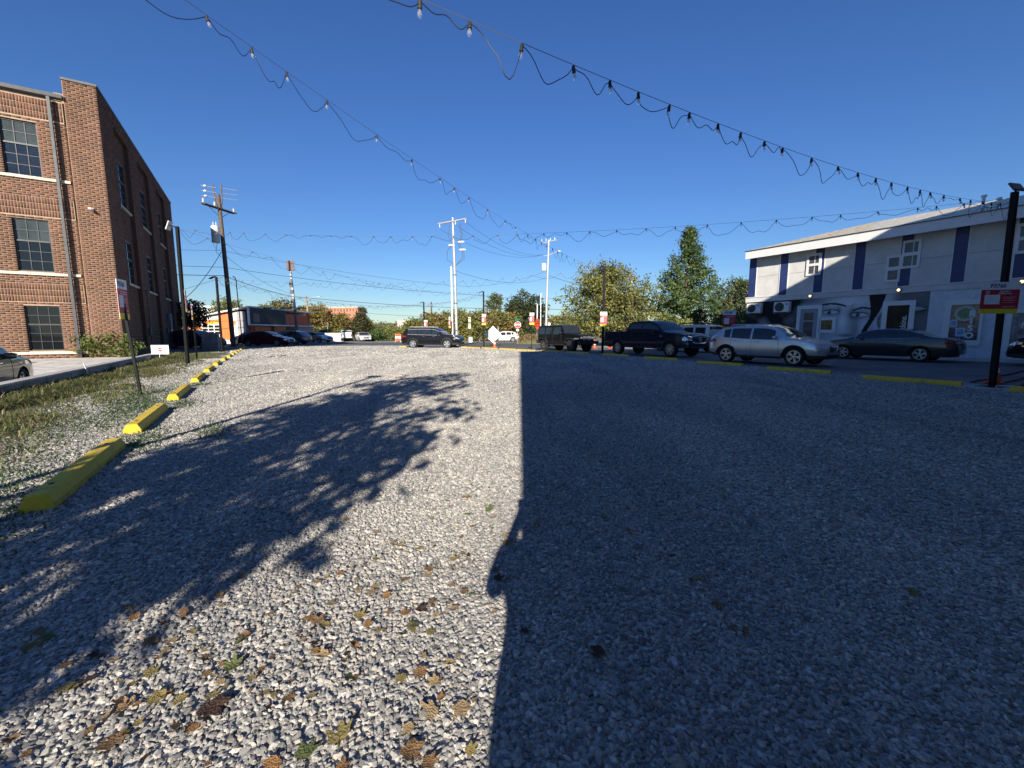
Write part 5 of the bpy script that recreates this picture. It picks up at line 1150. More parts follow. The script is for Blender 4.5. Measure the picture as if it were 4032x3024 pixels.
# ================================================================== LIGHT POLES, SIGNS
M_SRED = mat('sign_red', (.42, .022, .035), .5, var=.06, scale=3); M_SYEL = mat('sign_yellow', (.75, .60, .03), .5, var=.06); M_SWHT = mat('sign_white', (.74, .74, .76), .5, var=.03); M_SNAVY = mat('sign_navy', (.03, .03, .09), .5, var=0); M_QR = mat('blank_sticker', (.66, .68, .72), .5, var=.12, scale=40)
M_PANELB = mat('solar_panel', (.012, .014, .022), .15, var=.2, scale=10, spec=.8); M_PANELW = mat('lamp_housing', (.60, .61, .62), .45, metal=.3, var=.05)
def parking_sign(label, loc, rz, w, h, detail=True, group='parking payment signs'):
    """sign face in local xz plane, facing local -y; origin at the bottom centre"""
    t = thing('parking_sign', label, 'sign', loc, rz, group)
    def bar(x0, x1, z0, z1, m, nm, d=0.0): MB().box(x0 * w, x1 * w, -.006 - d, -.0 - d * .999, z0 * h, z1 * h).build(nm, m, t)
    MB().box(-.5 * w, .5 * w, -.0001, .004, 0, h).build('backing_plate', M_STEEL, t)
    bar(-.5, .5, .0, .15, M_SYEL, 'yellow_strip'); bar(-.5, .5, .15, .76, M_SRED, 'red_panel'); bar(-.5, .5, .76, 1, M_SWHT, 'white_header')
    lettering('number', 'P3760', h * .17, M_SNAVY, t, (-.08 * w, -.0075, h * .875), (R(90), 0, 0), depth=.0008, bold=.004 * h, sx=.8 if w < .6 else 1.0)
    MB().box(-.40 * w, .0 * w, -.0085, -.0062, .30 * h, .60 * h).build('code_sticker', M_SWHT, t); MB().box(-.36 * w, -.04 * w, -.0095, -.0086, .335 * h, .565 * h).build('code_square', M_QR, t)
    if detail:
        lettering('line', 'Pay Before', h * .062, M_SWHT, t, (.12 * w, -.0075, h * .705), (R(90), 0, 0), depth=.0008, bold=.001)
        lettering('line', 'Walking Away', h * .062, M_SWHT, t, (.12 * w, -.0075, h * .64), (R(90), 0, 0), depth=.0008, bold=.001)
        MB().lathe([(.055 * h, -.0063), (.055 * h, -.0078), (.043 * h, -.0078), (.043 * h, -.0063)], 18, axis='y', c=(-.33 * w, 0, .675 * h), cap=False).build('ring', M_SWHT, t); lettering('symbol', '$', h * .07, M_SWHT, t, (-.33 * w, -.0075, h * .675), (R(90), 0, 0), depth=.0008)
    else:
        for z in (.69, .64): MB().box(-.25 * w, .42 * w, -.0072, -.0062, (z - .012) * h, (z + .012) * h).build('text_line', mat('pink_line', (.62, .35, .36), .5, var=.05), t)
    for k, z in enumerate((.52, .47, .42, .36)): MB().box(.08 * w, (.42 - .06 * (k % 2)) * w, -.0072, -.0062, (z - .007) * h, (z + .007) * h).build('text_line', mat('pink_line', (.62, .35, .36), .5, var=.05), t)
    MB().box(.1 * w, .42 * w, -.0072, -.0062, .205 * h, .23 * h).build('text_line', mat('pink_line', (.62, .35, .36), .5, var=.05), t)
    return t
def light_pole(label, x, y, h, lean, head, rz=0.0, pw=.075):
    t = thing('light_pole', label, 'light pole', (x, y, 0), rz, 'black light poles carrying the string lights')
    p = MB(); lx, ly = lean
    p.add([(-pw, -pw, 0), (pw, -pw, 0), (pw, pw, 0), (-pw, pw, 0), (lx - pw, ly - pw, h), (lx + pw, ly - pw, h), (lx + pw, ly + pw, h), (lx - pw, ly + pw, h)], [(0, 3, 2, 1), (4, 5, 6, 7), (0, 1, 5, 4), (1, 2, 6, 5), (2, 3, 7, 6), (3, 0, 4, 7)]); p.build('post', M_BLACK, t, bevel=.008)
    MB().box(-.20, .20, -.20, .20, .0, .022).build('base_plate', M_BLACK, t, bevel=.004)
    for sx in (-1, 1):
        for sy in (-1, 1): MB().lathe([(.016, .02), (.016, .06), (.0, .065)], 6, c=(sx * .155, sy * .155, 0)).build('anchor_bolt', M_STEEL, t)
    dx, dz, size, tilt, rz2 = head
    o = MB().box(-size / 2, size / 2, -size * .32, size * .32, -.02, .02).build('lamp_panel', [M_PANELB], t, bevel=.008); o.location = (lx + dx, ly, h + dz); o.rotation_euler = (R(tilt), 0, 0) if rz2 is None else (0, R(tilt), rz2)
    MB().tube([(lx, ly, h - .08), (lx + dx * .5, ly, h + dz * .3), (lx + dx, ly, h + dz)], .018, 6).build('lamp_arm', M_BLACK, t)
    return t, o
light_pole('near black light pole standing out of view left of the camera', -4.1, .9, 4.45, (0, 0), (.0, .10, .4, 25, None), 0, .05)
light_pole('big black light pole at the near right with the large payment sign', 11.0, 9.47, 4.27, (-.12, 0), (.03, .10, .32, 58, None), R(12), .05)
light_pole('black light pole between the off-road car and the pickup truck', 5.83, 26.92, 5.42, (0, 0), (-.26, -.05, .42, -22, 0), 0, .065)
light_pole('black light pole beside the orange cone and white diamond sign backs', -2.6, 38.7, 5.05, (0, 0), (-.24, -.05, .40, -20, 0), 0, .07)
light_pole('farthest black light pole above the roof of the black suv', -10.6, 50.8, 5.0, (0, 0), (-.26, -.05, .42, -20, 0), 0, .07)
t, o = light_pole('black light pole on the grass verge in front of the brick building', -12.75, 16.36, 5.25, (.08, 0), (-.30, .03, .34, -66, 0), 0, .05)
o.data.materials.clear(); o.data.materials.append(M_PANELW)
light_pole('black light pole in front of the wooden utility pole at the far left', -19.15, 27.6, 4.88, (0, 0), (-.26, -.05, .38, -24, 0), 0, .055)
for (x, y, w, d) in ((-12.75, 16.3, .9, .8), (11.0, 9.42, 1.5, .7), (-19.2, 27.5, .8, .7)):
    tag(MB().box(-w / 2, w / 2, -d / 2, d / 2, -.05, .014).build('pole_footing', M_CONC, None, bevel=.01), kind='structure').location = (x, y, 0)
# signs on poles and on their own posts
parking_sign('large red payment sign on the near right light pole', (10.70, 9.30, 1.66), R(-10), .71, .68)
parking_sign('red payment sign on the light pole before the pickup truck', (5.83, 26.83, 1.68), R(-4), .44, .92, False)
parking_sign('red payment sign on the light pole beside the orange cone', (-2.58, 38.61, 2.02), 0, .38, .98, False)
parking_sign('red payment sign low on the farthest light pole over the suv roof', (-10.4, 50.7, 1.9), 0, .42, .95, False)
parking_sign('payment sign seen edge-on at the back of the verge light pole', (-12.66, 16.44, 2.05), R(122), .45, .85, False)
def post_sign(label, x, y, z0, w, h, rz, lean=(0, 0), top=None):
    t = parking_sign(label, (x + lean[0], y + lean[1] - .0, z0), rz, w, h, False)
    hh = (top or z0 + h * .9); p = MB(); ux, uy = .03, .02
    c0 = Vector((-lean[0], -lean[1] + .03, -z0)); c1 = Vector((lean[0] * (hh - z0) / z0, lean[1] * (hh - z0) / z0 + .03, hh - z0))
    m = Matrix.Rotation(-rz, 3, 'Z'); c0 = m @ c0; c1 = m @ c1
    p.add([(c0.x - ux, c0.y - uy, c0.z), (c0.x + ux, c0.y - uy, c0.z), (c0.x + ux, c0.y + uy, c0.z), (c0.x - ux, c0.y + uy, c0.z), (c1.x - ux, c1.y - uy, c1.z), (c1.x + ux, c1.y - uy, c1.z), (c1.x + ux, c1.y + uy, c1.z), (c1.x - ux, c1.y + uy, c1.z)], [(0, 3, 2, 1), (4, 5, 6, 7), (0, 1, 5, 4), (1, 2, 6, 5), (2, 3, 7, 6), (3, 0, 4, 7)])
    p.build('post', M_BLACK, t); return t
post_sign('payment sign on a thin leaning post in the left grass verge', -7.42, 8.21, 1.50, .40, .76, R(112), (-.14, .02), 2.1)
post_sign('red payment sign on a post beside the orange road work sign', 1.53, 32.5, 1.92, .36, .90, R(-3))
post_sign('red payment sign on a post in front of the silver crossover', 9.72, 18.95, 1.40, .55, .86, R(-8), (.05, 0))
post_sign('red payment sign edge-on at the foot of the white utility pole', -5.72, 38.6, 1.75, .16, 1.0, R(0))
post_sign('bare sign post with plate turned edge-on beyond the left wheel stops', -15.6, 20.6, 1.9, .10, .75, R(70))

# no entry notice, fallen board
t = thing('notice_board', 'small white notice with red no entry disc staked in the verge', 'sign', (-15.55, 18.45, .32), R(6))
MB().box(-.36, .36, -.006, .006, .0, .40).build('board', M_SWHT, t); MB().lathe([(0, -.007), (.085, -.007), (.085, -.009), (0, -.009)], 20, axis='y', c=(0, 0, .2)).build('red_disc', M_SRED, t)
MB().box(-.06, .06, -.0105, -.0095, .185, .215).build('white_bar', M_SWHT, t)
for z, w in ((.345, .2), (.315, .17), (.09, .16), (.055, .18)): MB().box(-w, w, -.0075, -.0062, z - .008, z + .008).build('text_line', mat('grey_print', (.25, .25, .25), .6, var=0), t)
MB().tube([(-.03, .01, .02), (-.09, .01, -.33)], .012, 6).build('stake', M_WHITE, t)
t = thing('fallen_notice', 'small white notice board tipped over against the retaining wall', 'sign', W(15.3, -3.78, .02), TH + R(8))
o = MB().box(-.012, .0, -.06, .06, 0, .46).build('board', M_SWHT, t); o.rotation_euler = (R(-28), R(-16), 0); o2 = MB().box(.001, .004, -.045, .045, .08, .34).build('print', mat('grey_print2', (.4, .4, .42), .6, var=.3, scale=20), t); o2.rotation_euler = (R(-28), R(-16), 0)
cp = thing('concrete_panel', 'grey concrete panel wall in the shade behind the left verge', 'wall', (-23.1, 32.0, 0), R(-4))
MB().box(-.66, .66, 0, .18, -.1, 1.24).build('panel', M_CONCD, cp, bevel=.01); MB().box(-.67, .67, -.01, .19, 1.241, 1.28).build('cap', M_CONC, cp)

# road signs
def tubepost(t, h, r=.03, m=M_STEEL): MB().tube([(0, .03, 0), (0, .03, h)], r, 8).build('post', m, t)
t = thing('stop_sign', 'red octagonal stop sign with green street name plates above', 'sign', (.70, 51.2, 0), R(4))
tubepost(t, 2.95); oc = lambda r, y: [(r * math.cos(R(22.5 + 45 * k)), y, 2.30 + r * math.sin(R(22.5 + 45 * k))) for k in range(8)]
MB().poly(oc(.42, 0)).build('white_border', M_SWHT, t); MB().poly(oc(.385, -.006)).build('red_face', mat('stop_red', (.45, .02, .025), .45, var=.04), t); lettering('lettering', 'STOP', .30, M_SWHT, t, (0, -.012, 2.30), (R(90), 0, 0), bold=.008)
MB().box(-.16, .16, -.01, .0, 1.55, 1.78).build('lower_plate', M_SWHT, t)
o = MB().box(-.42, .42, -.008, .008, 2.72, 2.88).build('street_plate', mat('street_green', (.02, .22, .11), .45, var=.05), t); o.rotation_euler.z = R(38); o = MB().box(-.42, .42, -.008, .008, 2.89, 3.05).build('street_plate', MATS['street_green'], t); o.rotation_euler.z = R(-50)
t = thing('road_work_sign', 'orange diamond road work sign behind the off-road car', 'sign', (3.75, 62, 0), R(-48))
tubepost(t, 2.2, .04, M_DSTEEL); MB().poly([(0, 0, 1.78), (.87, 0, 2.65), (0, 0, 3.52), (-.87, 0, 2.65)]).build('face', mat('sign_orange', (.72, .10, .02), .5, var=.05), t)
for k, s_ in enumerate(('ROAD', 'WORK', 'AHEAD')): lettering('lettering', s_, .36, M_BLACK, t, (0, -.01, 2.98 - .33 * k), (R(90), 0, 0), bold=.006)
for (x, y, rz, lab) in ((-1.9, 42.0, R(10), 'white back of a big diamond road sign behind the black pole'), (-1.45, 43.0, R(-78), 'white back of a second diamond road sign turned sideways')):
    t = thing('diamond_sign_back', lab, 'sign', (x, y, 0), rz, 'diamond road signs seen from behind'); MB().prism([(0, .28), (.86, 1.14), (0, 2.0), (-.86, 1.14)], 'y', 0, .02).build('plate', M_WHITE, t)
    MB().tube([(0, .05, .05), (0, .05, 2.0)], .03, 6).build('mast', M_DSTEEL, t)
    for s in (-1, 1): MB().tube([(0, .05, .35), (s * .5, .05, .02)], .02, 6).build('stand_leg', M_DSTEEL, t)
t = thing('tall_white_sign', 'tall narrow white sign on a dark post before the hedge', 'sign', (-6.1, 60.5, 0), 0); tubepost(t, 2.2, .05, M_DSTEEL); MB().box(-.17, .17, -.02, .0, 1.95, 3.6).build('board', mat('cream_board', (.66, .62, .45), .6, var=.05), t)
for z in (2.5, 3.1, 3.35): MB().box(-.1, .1, -.024, -.021, z, z + .14).build('print', M_DSTEEL, t)
tag(MB().box(-.25, .25, -.15, .15, 0, .75).build('white_utility_box', M_WHITE), 'small white box at the foot of the tall narrow sign', 'box').location = (-5.9, 59.8, 0)
t = thing('small_white_sign', 'small white sign behind the roof of the off-road car', 'sign', (5.3, 60, 0), 0); tubepost(t, 2.9); MB().box(-.18, .18, -.01, 0, 2.2, 2.75).build('board', M_SWHT, t)
t = thing('thin_sign_post', 'thin grey sign post beside the long white wall', 'sign post', (-26.3, 60, 0), R(70)); tubepost(t, 2.8, .035); MB().box(-.15, .15, -.01, 0, 2.2, 2.75).build('plate', M_STEEL, t)
t = thing('orange_barricade', 'orange and white barricade behind the black suv', 'barricade', (-16.6, 61, 0), R(5))
for k in range(3): MB().box(-.4, .4, -.03, .0, .2 + k * .36, .46 + k * .36).build('board', M_ORANGE if k != 1 else M_WHITE, t)
for s in (-1, 1): MB().box(s * .36 - .03, s * .36 + .03, 0.001, .06, 0, 1.2).build('leg', M_WHITE, t)
# cones
def cone(x, y, h, lab, tilt=0.0):
    t = thing('traffic_cone', lab, 'traffic cone', (x, y, 0), rnd.uniform(0, 1), 'orange traffic cones'); k = h / .72
    MB().box(-.19 * k, .19 * k, -.19 * k, .19 * k, 0, .035 * k).build('base', M_ORANGE, t, bevel=.008)
    prof = lambda z0, z1: [((.145 - .12 * z0) * k, z0 * k * .72), ((.145 - .12 * z1) * k, z1 * k * .72)]
    MB().lathe(prof(.05, .42), 18, cap=False).build('lower_body', M_ORANGE, t, smooth=40); MB().lathe(prof(.42, .62), 18, cap=False).build('white_collar', M_WHITE, t, smooth=40); MB().lathe(prof(.62, 1.0) + [(0, .72 * k)], 18, cap=False).build('tip', M_ORANGE, t, smooth=40)
    if tilt: t.rotation_euler.x = tilt; t.location.z = .12
cone(-1.55, 37.4, .74, 'orange cone beside the black pole and diamond sign backs'); cone(6.9, 34.9, .74, 'orange cone standing between off-road car and light pole'); cone(8.15, 35.0, .6, 'tipped orange cone under the tail of the pickup truck', R(60))
cone(6.42, 26.0, .76, 'orange cone with white collar at the rear wheel of the pickup truck'); cone(12.0, 10.3, .62, 'orange cone behind the near right light pole'); cone(-4.9, 63.0, .5, 'tiny orange cone on the far road')
t = thing('red_hose', 'red hose lying on the street behind the near right pole', 'hose')
for dy in (0, .35, .8): MB().tube([tuple(W(2.0 + dy + .03 * math.sin(k * 1.3 + dy), 15.3 + k * .55, .012)) for k in range(14)], .02, 6).build('hose_run', mat('red_rubber', (.20, .02, .02), .6, var=.2), t)

# ================================================================== STRING LIGHTS
M_BULB = mat('clear_bulb_glass', (.80, .84, .88), .03, var=0, spec=.9); pbsdf(M_BULB).inputs['Transmission Weight'].default_value = .82; pbsdf(M_BULB).inputs['IOR'].default_value = 1.12
_sock = MB(); _sock.lathe([(0.0, .012), (.012, .01), (.020, 0), (.021, -.045), (.024, -.05), (.024, -.068), (.0, -.068)], 10)
_bulb = MB(); _bulb.lathe([(.012, -.069), (.014, -.08), (.024, -.105), (.0255, -.122), (.018, -.142), (.0, -.149)], 12, cap=False)
_fil = MB(); _fil.tube([(0, 0, -.07), (.002, .001, -.125)], .0035, 5)
sock0 = bulb0 = fil0 = None
def strand(label, A, B, sag, ts, droop, wr=.0045, seed=1, cabr=.003):
    global sock0, bulb0, fil0
    rr = random.Random(seed); A, B = Vector(A), Vector(B)
    t = thing('string_lights', label, 'string lights', A, 0, 'strings of bulbs between the poles')
    P = lambda s: (B - A) * s + Vector((0, 0, -4 * sag * s * (1 - s)))
    MB().tube([P(i / 60) for i in range(61)], cabr, 5).build('support_cable', M_CABLE, t)
    w = []; ss = [0.0] + list(ts) + [1.0]; L_ = (B - A).length
    for i in range(len(ss) - 1):
        s0, s1 = ss[i], ss[i + 1]; span = (s1 - s0) * L_; mode = rr.random()
        dp = droop * (0.35 + 1.1 * rr.random()) * min(1.0, .35 + span / 1.1)
        if mode < .15: dp *= .15
        skew = rr.uniform(.30, .70); out = Vector((rr.uniform(-.05, .05), rr.uniform(-.05, .05), 0)); n = 14
        wob = rr.uniform(-.06, .06)
        for k in range(n):
            u = k / n; s = s0 + (s1 - s0) * u
            x = u ** (math.log(.5) / math.log(skew)); d = (1 - abs(2 * x - 1) ** 2.3)
            bulge = math.sin(2 * PI * u) * .16 * rr.uniform(.8, 1.2) * min(span, .5)
            w.append(P(s) + Vector((0, 0, -.018 - dp * d)) + out * d + (B - A).normalized() * bulge * .5 * (1 if dp > .2 else 0) + Vector((0, 0, wob * d * math.sin(3 * PI * u))))
    w.append(P(1.0)); MB().tube(w, wr, 5).build('wire', M_WIRE, t, smooth=60)
    for s in ts:
        if sock0 is None:
            so = _sock.build('socket', M_PLASTIC, t, smooth=40); bu = _bulb.build('bulb', M_BULB, so, smooth=60); fi = _fil.build('filament', M_CHROME, so); sock0, bulb0, fil0 = so, bu, fi
        else:
            so = link(sock0.copy(), t); link(bulb0.copy(), so); link(fil0.copy(), so)
        so.location = P(s) + Vector((0, 0, -.012)); so.rotation_euler = (rr.gauss(0, .14), rr.gauss(0, .14), 0); so.scale = (.64,) * 3
    return t
NLP = (-4.1, .9, 4.35); RP = (10.88, 9.47, 4.14); MP = (5.83, 26.9, 5.36); LP = (-12.62, 16.36, 5.17); P3 = (-2.6, 38.7, 5.0); L2 = (-19.15, 27.6, 4.78); P4 = (-10.6, 50.8, 4.9)
strand('string of bulbs running from the upper left down to the pole by the pickup truck', (-4.1, .9, 4.27), (5.83, 26.9, 5.26), .56, [.06, .095, 0.128, 0.144, 0.159, 0.18, 0.214, 0.246, 0.278, 0.298, 0.321, 0.355, 0.395, 0.423, 0.461, 0.488, 0.511, 0.533, 0.56, 0.585, 0.61, 0.638, 0.688, 0.743, 0.807, 0.866, 0.911], .25, .0036, seed=3, cabr=.0024)
strand('string of bulbs crossing the top of the sky down to the near right pole', (-4.1, .9, 3.55), (10.86, 9.47, 4.03), .465, [.08, .13, .18, .215, 0.235, 0.255, 0.279, 0.306, 0.328, 0.347, 0.37, 0.386, 0.411, 0.433, 0.458, 0.479, 0.516, 0.554, 0.586, 0.618, 0.648, 0.682, 0.711, 0.735, 0.771, 0.817, 0.85, 0.892, 0.923, 0.957], .25, .0034, seed=9, cabr=.0024)
strand('long string of bulbs from the verge pole to the near right pole', LP, RP, .50, [0.033, 0.075, 0.102, 0.128, 0.167, 0.204, 0.245, 0.279, 0.311, 0.346, 0.372, 0.404, 0.431, 0.461, 0.487, 0.519, 0.544, 0.576, 0.603, 0.629, 0.659, 0.69, 0.72, 0.752, 0.784, 0.816, 0.847, 0.871, 0.901, 0.932, 0.946, 0.966], .20, .0045, 5, .003)
strand('string of bulbs from the verge pole to the pole by the diamond sign backs', LP, P3, .80, [0.041, 0.07, 0.116, 0.153, 0.196, 0.235, 0.271, 0.302, 0.338, 0.373, 0.398, 0.422, 0.442, 0.471, 0.493, 0.528, 0.567, 0.594, 0.623, 0.652, 0.722, 0.773, 0.828, 0.897, 0.952], .30, .0052, 6, .0035)
strand('string of bulbs from the far left pole to the pole by the pickup truck', L2, MP, .60, [0.026, 0.048, 0.069, 0.096, 0.126, 0.158, 0.185, 0.235, 0.254, 0.272, 0.299, 0.331, 0.363, 0.393, 0.424, 0.455, 0.485, 0.515, 0.553, 0.592, 0.642, 0.669, 0.703, 0.743, 0.778, 0.814, 0.89, 0.93], .32, .0055, 8, .004)
strand('far string of bulbs from the far left pole to the pole over the suv roof', L2, P4, .95, [.04 + .038 * k for k in range(25)], .30, .006, 12, .004)
strand('faint far string of bulbs between the two farthest poles', P4, P3, .35, [.05 + .06 * k for k in range(16)], .28, .006, 14, .004)
strand('sagging far string of bulbs from the far left pole to the diamond sign pole', (L2[0], L2[1], L2[2] - .05), (P3[0], P3[1], P3[2] - .25), 1.35, [.03 + .035 * k for k in range(27)], .26, .006, 17, .004)

# ================================================================== UTILITY POLES AND WIRES
def insulator(mb, p, h=.22, r=.06): mb.lathe([(r * .5, 0), (r, h * .2), (r * .6, h * .35), (r, h * .5), (r * .6, h * .65), (r * .9, h * .8), (0, h)], 10, c=p)
t = thing('wooden_utility_pole', 'tall wooden utility pole with crossarm and grey transformer', 'utility pole', (-26.9, 41.0, 0), 0)
MB().tube([(-.42, 0, -.1), (-.55, 0, 7), (-.72, 0, 14.2)], [.21, .19, .16], 14).build('pole', [M_WOODP], t, smooth=50)
ca = MB(); c0 = Vector((-1.1, -1.6, 12.95)); c1 = Vector((-.25, 1.5, 12.9))
for off in (-.14, .14): ca.tube([c0 + Vector((off, 0, 0)), c1 + Vector((off, 0, 0))], .075, 4)
ca.build('crossarm', M_WOODP, t)
br = MB(); br.tube([(-.66, 0, 12.1), (-.95, -1.1, 12.85)], .025, 5); br.tube([(-.66, 0, 12.1), (-.42, .95, 12.8)], .025, 5); br.build('brace', M_DSTEEL, t)
for k, s in enumerate((0.02, .36, .58, .97)):
    p = c0.lerp(c1, s); m2 = MB(); insulator(m2, (p.x, p.y, p.z + .08), .42, .11); m2.build('insulator', mat('pale_porcelain', (.62, .62, .60), .3, var=.05), t, smooth=40)
for s in (-1, 1): MB().tube([(-.70 + .28 * s, 0, 13.3), (-.76 + .42 * s, 0, 15.1)], .06, 6).build('ridge_post', M_WOODP, t)
for k in range(3):
    m2 = MB(); z = 13.9 + k * .45; m2.tube([(-.9, 0, z), (-2.1, -.3, z + .15)], .03, 5); m2.tube([(-.5, 0, z), (.9, .3, z - .12)], .022, 5); m2.build('cutout_arm', M_DSTEEL, t)
    m2 = MB(); m2.lathe([(.05, -.14), (.12, 0), (.05, .14)], 8, axis='x', c=(-1.75, -.25, z + .1)); m2.build('cutout', MATS['pale_porcelain'], t)
m2 = MB(); m2.lathe([(.0, 0), (.30, .0), (.33, .06), (.33, 1.45), (.28, 1.55), (0, 1.58)], 20, c=(-1.08, -.3, 9.75)); m2.build('transformer', mat('transformer_grey', (.60, .60, .57), .45, var=.06), t, smooth=40)
for s in (-1, 1): m2 = MB(); insulator(m2, (-1.08 + .14 * s, -.3, 11.33), .35, .05); m2.build('bushing', MATS['pale_porcelain'], t)
MB().tube([(.45, .05, .1), (.30, .05, 6.3), (.22, .05, 6.6), (.02, .05, 6.7)], .045, 6).build('conduit', M_DSTEEL, t)
MB().tube([(-1.0, -.25, 9.75), (-1.2, -.25, 9.0), (-.8, -.2, 8.5), (-.45, 0, 8.3)], .02, 5).build('drop_lead', M_WIRE, t)

t = thing('white_steel_utility_pole', 'white steel utility pole with crossarm beside the black suv', 'utility pole', (-5.2, 39.6, 0), 0)
MB().tube([(0, 0, 0), (-.08, 0, 5.5), (-.22, 0, 11.75)], [.145, .125, .095], 18).build('pole', M_STEEL, t, smooth=50)
MB().tube([(-.40, -.05, .1), (-.42, -.05, 7.4)], .085, 14).build('cable_guard', M_WHITE, t, smooth=50)
MB().tube([(-1.65, .62, 11.35), (1.1, -.75, 11.45)], .085, 8).build('crossarm', M_STEEL, t)
for k, s in enumerate((.05, .62, .97)):
    p = Vector((-1.65, .62, 11.35)).lerp(Vector((1.1, -.75, 11.45)), s); m2 = MB(); m2.lathe([(.03, 0), (.06, -.1), (.03, -.18), (.06, -.26), (.02, -.36)], 8, c=p); m2.build('insulator', MATS['pale_porcelain'], t)
for (x, z) in ((.32, 9.6), (.45, 8.9), (-.55, 9.3)):
    m2 = MB(); m2.lathe([(.06, -.3), (.10, -.2), (.10, .2), (.06, .3)], 8, axis='x', c=(x + .2, 0, z)); m2.build('arrester', MATS['pale_porcelain'], t)
for (x0, x1, z0) in ((.35, .75, 8.4), (.2, .6, 8.5), (-.3, -.75, 8.3)):
    MB().tube([(x1 * .6, 0, 11.2), (x1 * .9, 0, 10.2), (x0, 0, 9.4), (x1, 0, 8.8), (x1 * 1.05, 0, z0 - .3), (x0 * .4, 0, 7.6), (-.38, -.02, 7.3)], .022, 6).build('riser_cable', M_WIRE, t)
for z in (1.5, 4.0, 6.6): MB().lathe([(.16, z), (.16, z + .08)], 14, c=(-.03 - z * .012, 0, 0)).build('band', M_DSTEEL, t)

t = thing('far_steel_utility_pole', 'far white utility pole with street lamp arm behind the off-road car', 'utility pole', (4.95, 60, 0), 0)
MB().tube([(-.12, 0, 0), (.0, 0, 7), (.18, 0, 14.2)], [.18, .16, .12], 14).build('pole', M_STEEL, t, smooth=50)
MB().tube([(-.9, .3, 13.75), (1.25, -.4, 14.1)], .08, 6).build('crossarm', M_STEEL, t)
MB().tube([(-.65, 0, 12.0), (.2, 0, 12.1), (1.5, 0, 12.7)], .05, 6).build('lamp_arm', M_STEEL, t); m2 = MB(); m2.lathe([(0, -.25), (.13, -.15), (.13, .2), (0, .3)], 10, axis='x', c=(1.6, 0, 12.65)); m2.build('street_lamp_head', M_STEEL, t, smooth=40)
MB().box(-.75, -.2, -.25, .25, 10.0, 11.0).build('transformer', M_WHITE, t, bevel=.05)
for k in range(4): m2 = MB(); insulator(m2, (-.8 + k * .6, 0, 13.95 + k * .07), .4, .07); m2.build('insulator', MATS['pale_porcelain'], t)
t = thing('thin_white_pole', 'thin white pole left of the far utility pole', 'pole', (4.15, 61, 0)); MB().tube([(0, 0, 0), (0, 0, 7.0)], .07, 8).build('shaft', M_WHITE, t)
t = thing('short_white_pole', 'short white pole beside the orange road work sign', 'pole', (3.8, 63.5, 0)); MB().tube([(0, 0, 0), (0, 0, 5.6)], .09, 8).build('shaft', M_WHITE, t)
t = thing('antenna_pole', 'steel pole with boxy brown antennas behind the grey crossover', 'utility pole', (-28.3, 55, 0), 0)
MB().tube([(.15, 0, 0), (.05, 0, 4.3)], [.19, .17], 12).build('lower_shaft', M_DSTEEL, t, smooth=50); MB().tube([(.05, 0, 4.301), (-.25, 0, 9.4)], [.17, .12], 12).build('pole', M_STEEL, t, smooth=50)
for k in range(3): an = k * 2.1 + .4; o = MB().box(-.2, .2, -.12, .12, 9.3, 10.5).build('antenna', mat('brown_antenna', (.17, .10, .08), .6, var=.2), t, bevel=.02); o.location = (-.25 + .28 * math.cos(an), .28 * math.sin(an), 0); o.rotation_euler.z = an
for z in (5.2, 6.4, 7.2, 7.5): MB().box(-.25, .16, -.22, -.1, z, z + .45).build('equipment_box', M_DSTEEL, t).location = (-(z - 4.3) * .055, 0, 0)
t = thing('street_lamp', 'brown wooden street lamp post before the long white wall', 'street lamp', (-31.8, 66, 0), 0)
MB().tube([(.15, 0, 0), (-.25, 0, 7.1)], [.16, .12], 10).build('post', mat('tan_pole_wood', (.27, .20, .12), .8, var=.25, scale=3), t, smooth=50); MB().tube([(-.2, 0, 6.4), (.6, 0, 6.85), (1.5, 0, 6.9)], .04, 6).build('lamp_arm', M_STEEL, t); MB().box(1.4, 2.0, -.12, .12, 6.84, 6.96).build('lamp_head', M_STEEL, t, bevel=.03)
t = thing('far_wooden_pole', 'thin brown utility pole rising behind the black suv', 'utility pole', (-14.3, 75, 0)); MB().tube([(0, 0, 0), (0, 0, 6.8)], .13, 8).build('pole', M_WOODP, t); MB().box(-.16, .16, -.16, .16, 6.0, 6.5).build('cap_box', M_DSTEEL, t)
t = thing('far_lamp_post', 'far lamp post with flat cross head between the two big trees', 'street lamp', (17.5, 62, 0)); MB().tube([(0, 0, 0), (0, 0, 9.4)], .10, 8).build('shaft', M_WHITE, t); MB().box(-1.2, 1.1, -.15, .15, 9.35, 9.55).build('lamp_head', M_DSTEEL, t)

def wire(label, pts, sag, r=.012, group='overhead wires'):
    out = []
    for i in range(len(pts) - 1):
        A, B = Vector(pts[i]), Vector(pts[i + 1]); sg = sag[i] if isinstance(sag, (list, tuple)) else sag
        for k in range(24 + (i == len(pts) - 2)): s = k / 24; out.append(A.lerp(B, s) + Vector((0, 0, -4 * sg * s * (1 - s))))
    tag(MB().tube(out, r, 5).build('overhead_wire', M_WIRE), label, 'wire', group)
U1 = lambda z: (-27.3 - .05 * z, 41.0, z); U2 = lambda z: (-28.3, 55, z); U3 = lambda z: (4.95, 60, z)
wire('upper wire from building corner past the wooden pole to the far right pole', [(-60, 38, 9.2), U1(7.55), (-5, 57, 6.4), U3(6.2), (40, 62, 6.5)], [.3, .35, .2, .4], .018)
wire('thick lower wire from building corner past the wooden pole to the right', [(-60, 38, 7.8), U1(6.75), U2(6.0), U3(4.7), (40, 62, 5.0)], [.2, .2, .45, .4], .028)
wire('thick low cable passing the wooden pole and the antenna pole', [(-60, 36, 4.0), U1(3.6), U2(4.6), (6, 61.5, 3.1), (40, 62, 2.9)], [.15, .2, .35, .2], .026)
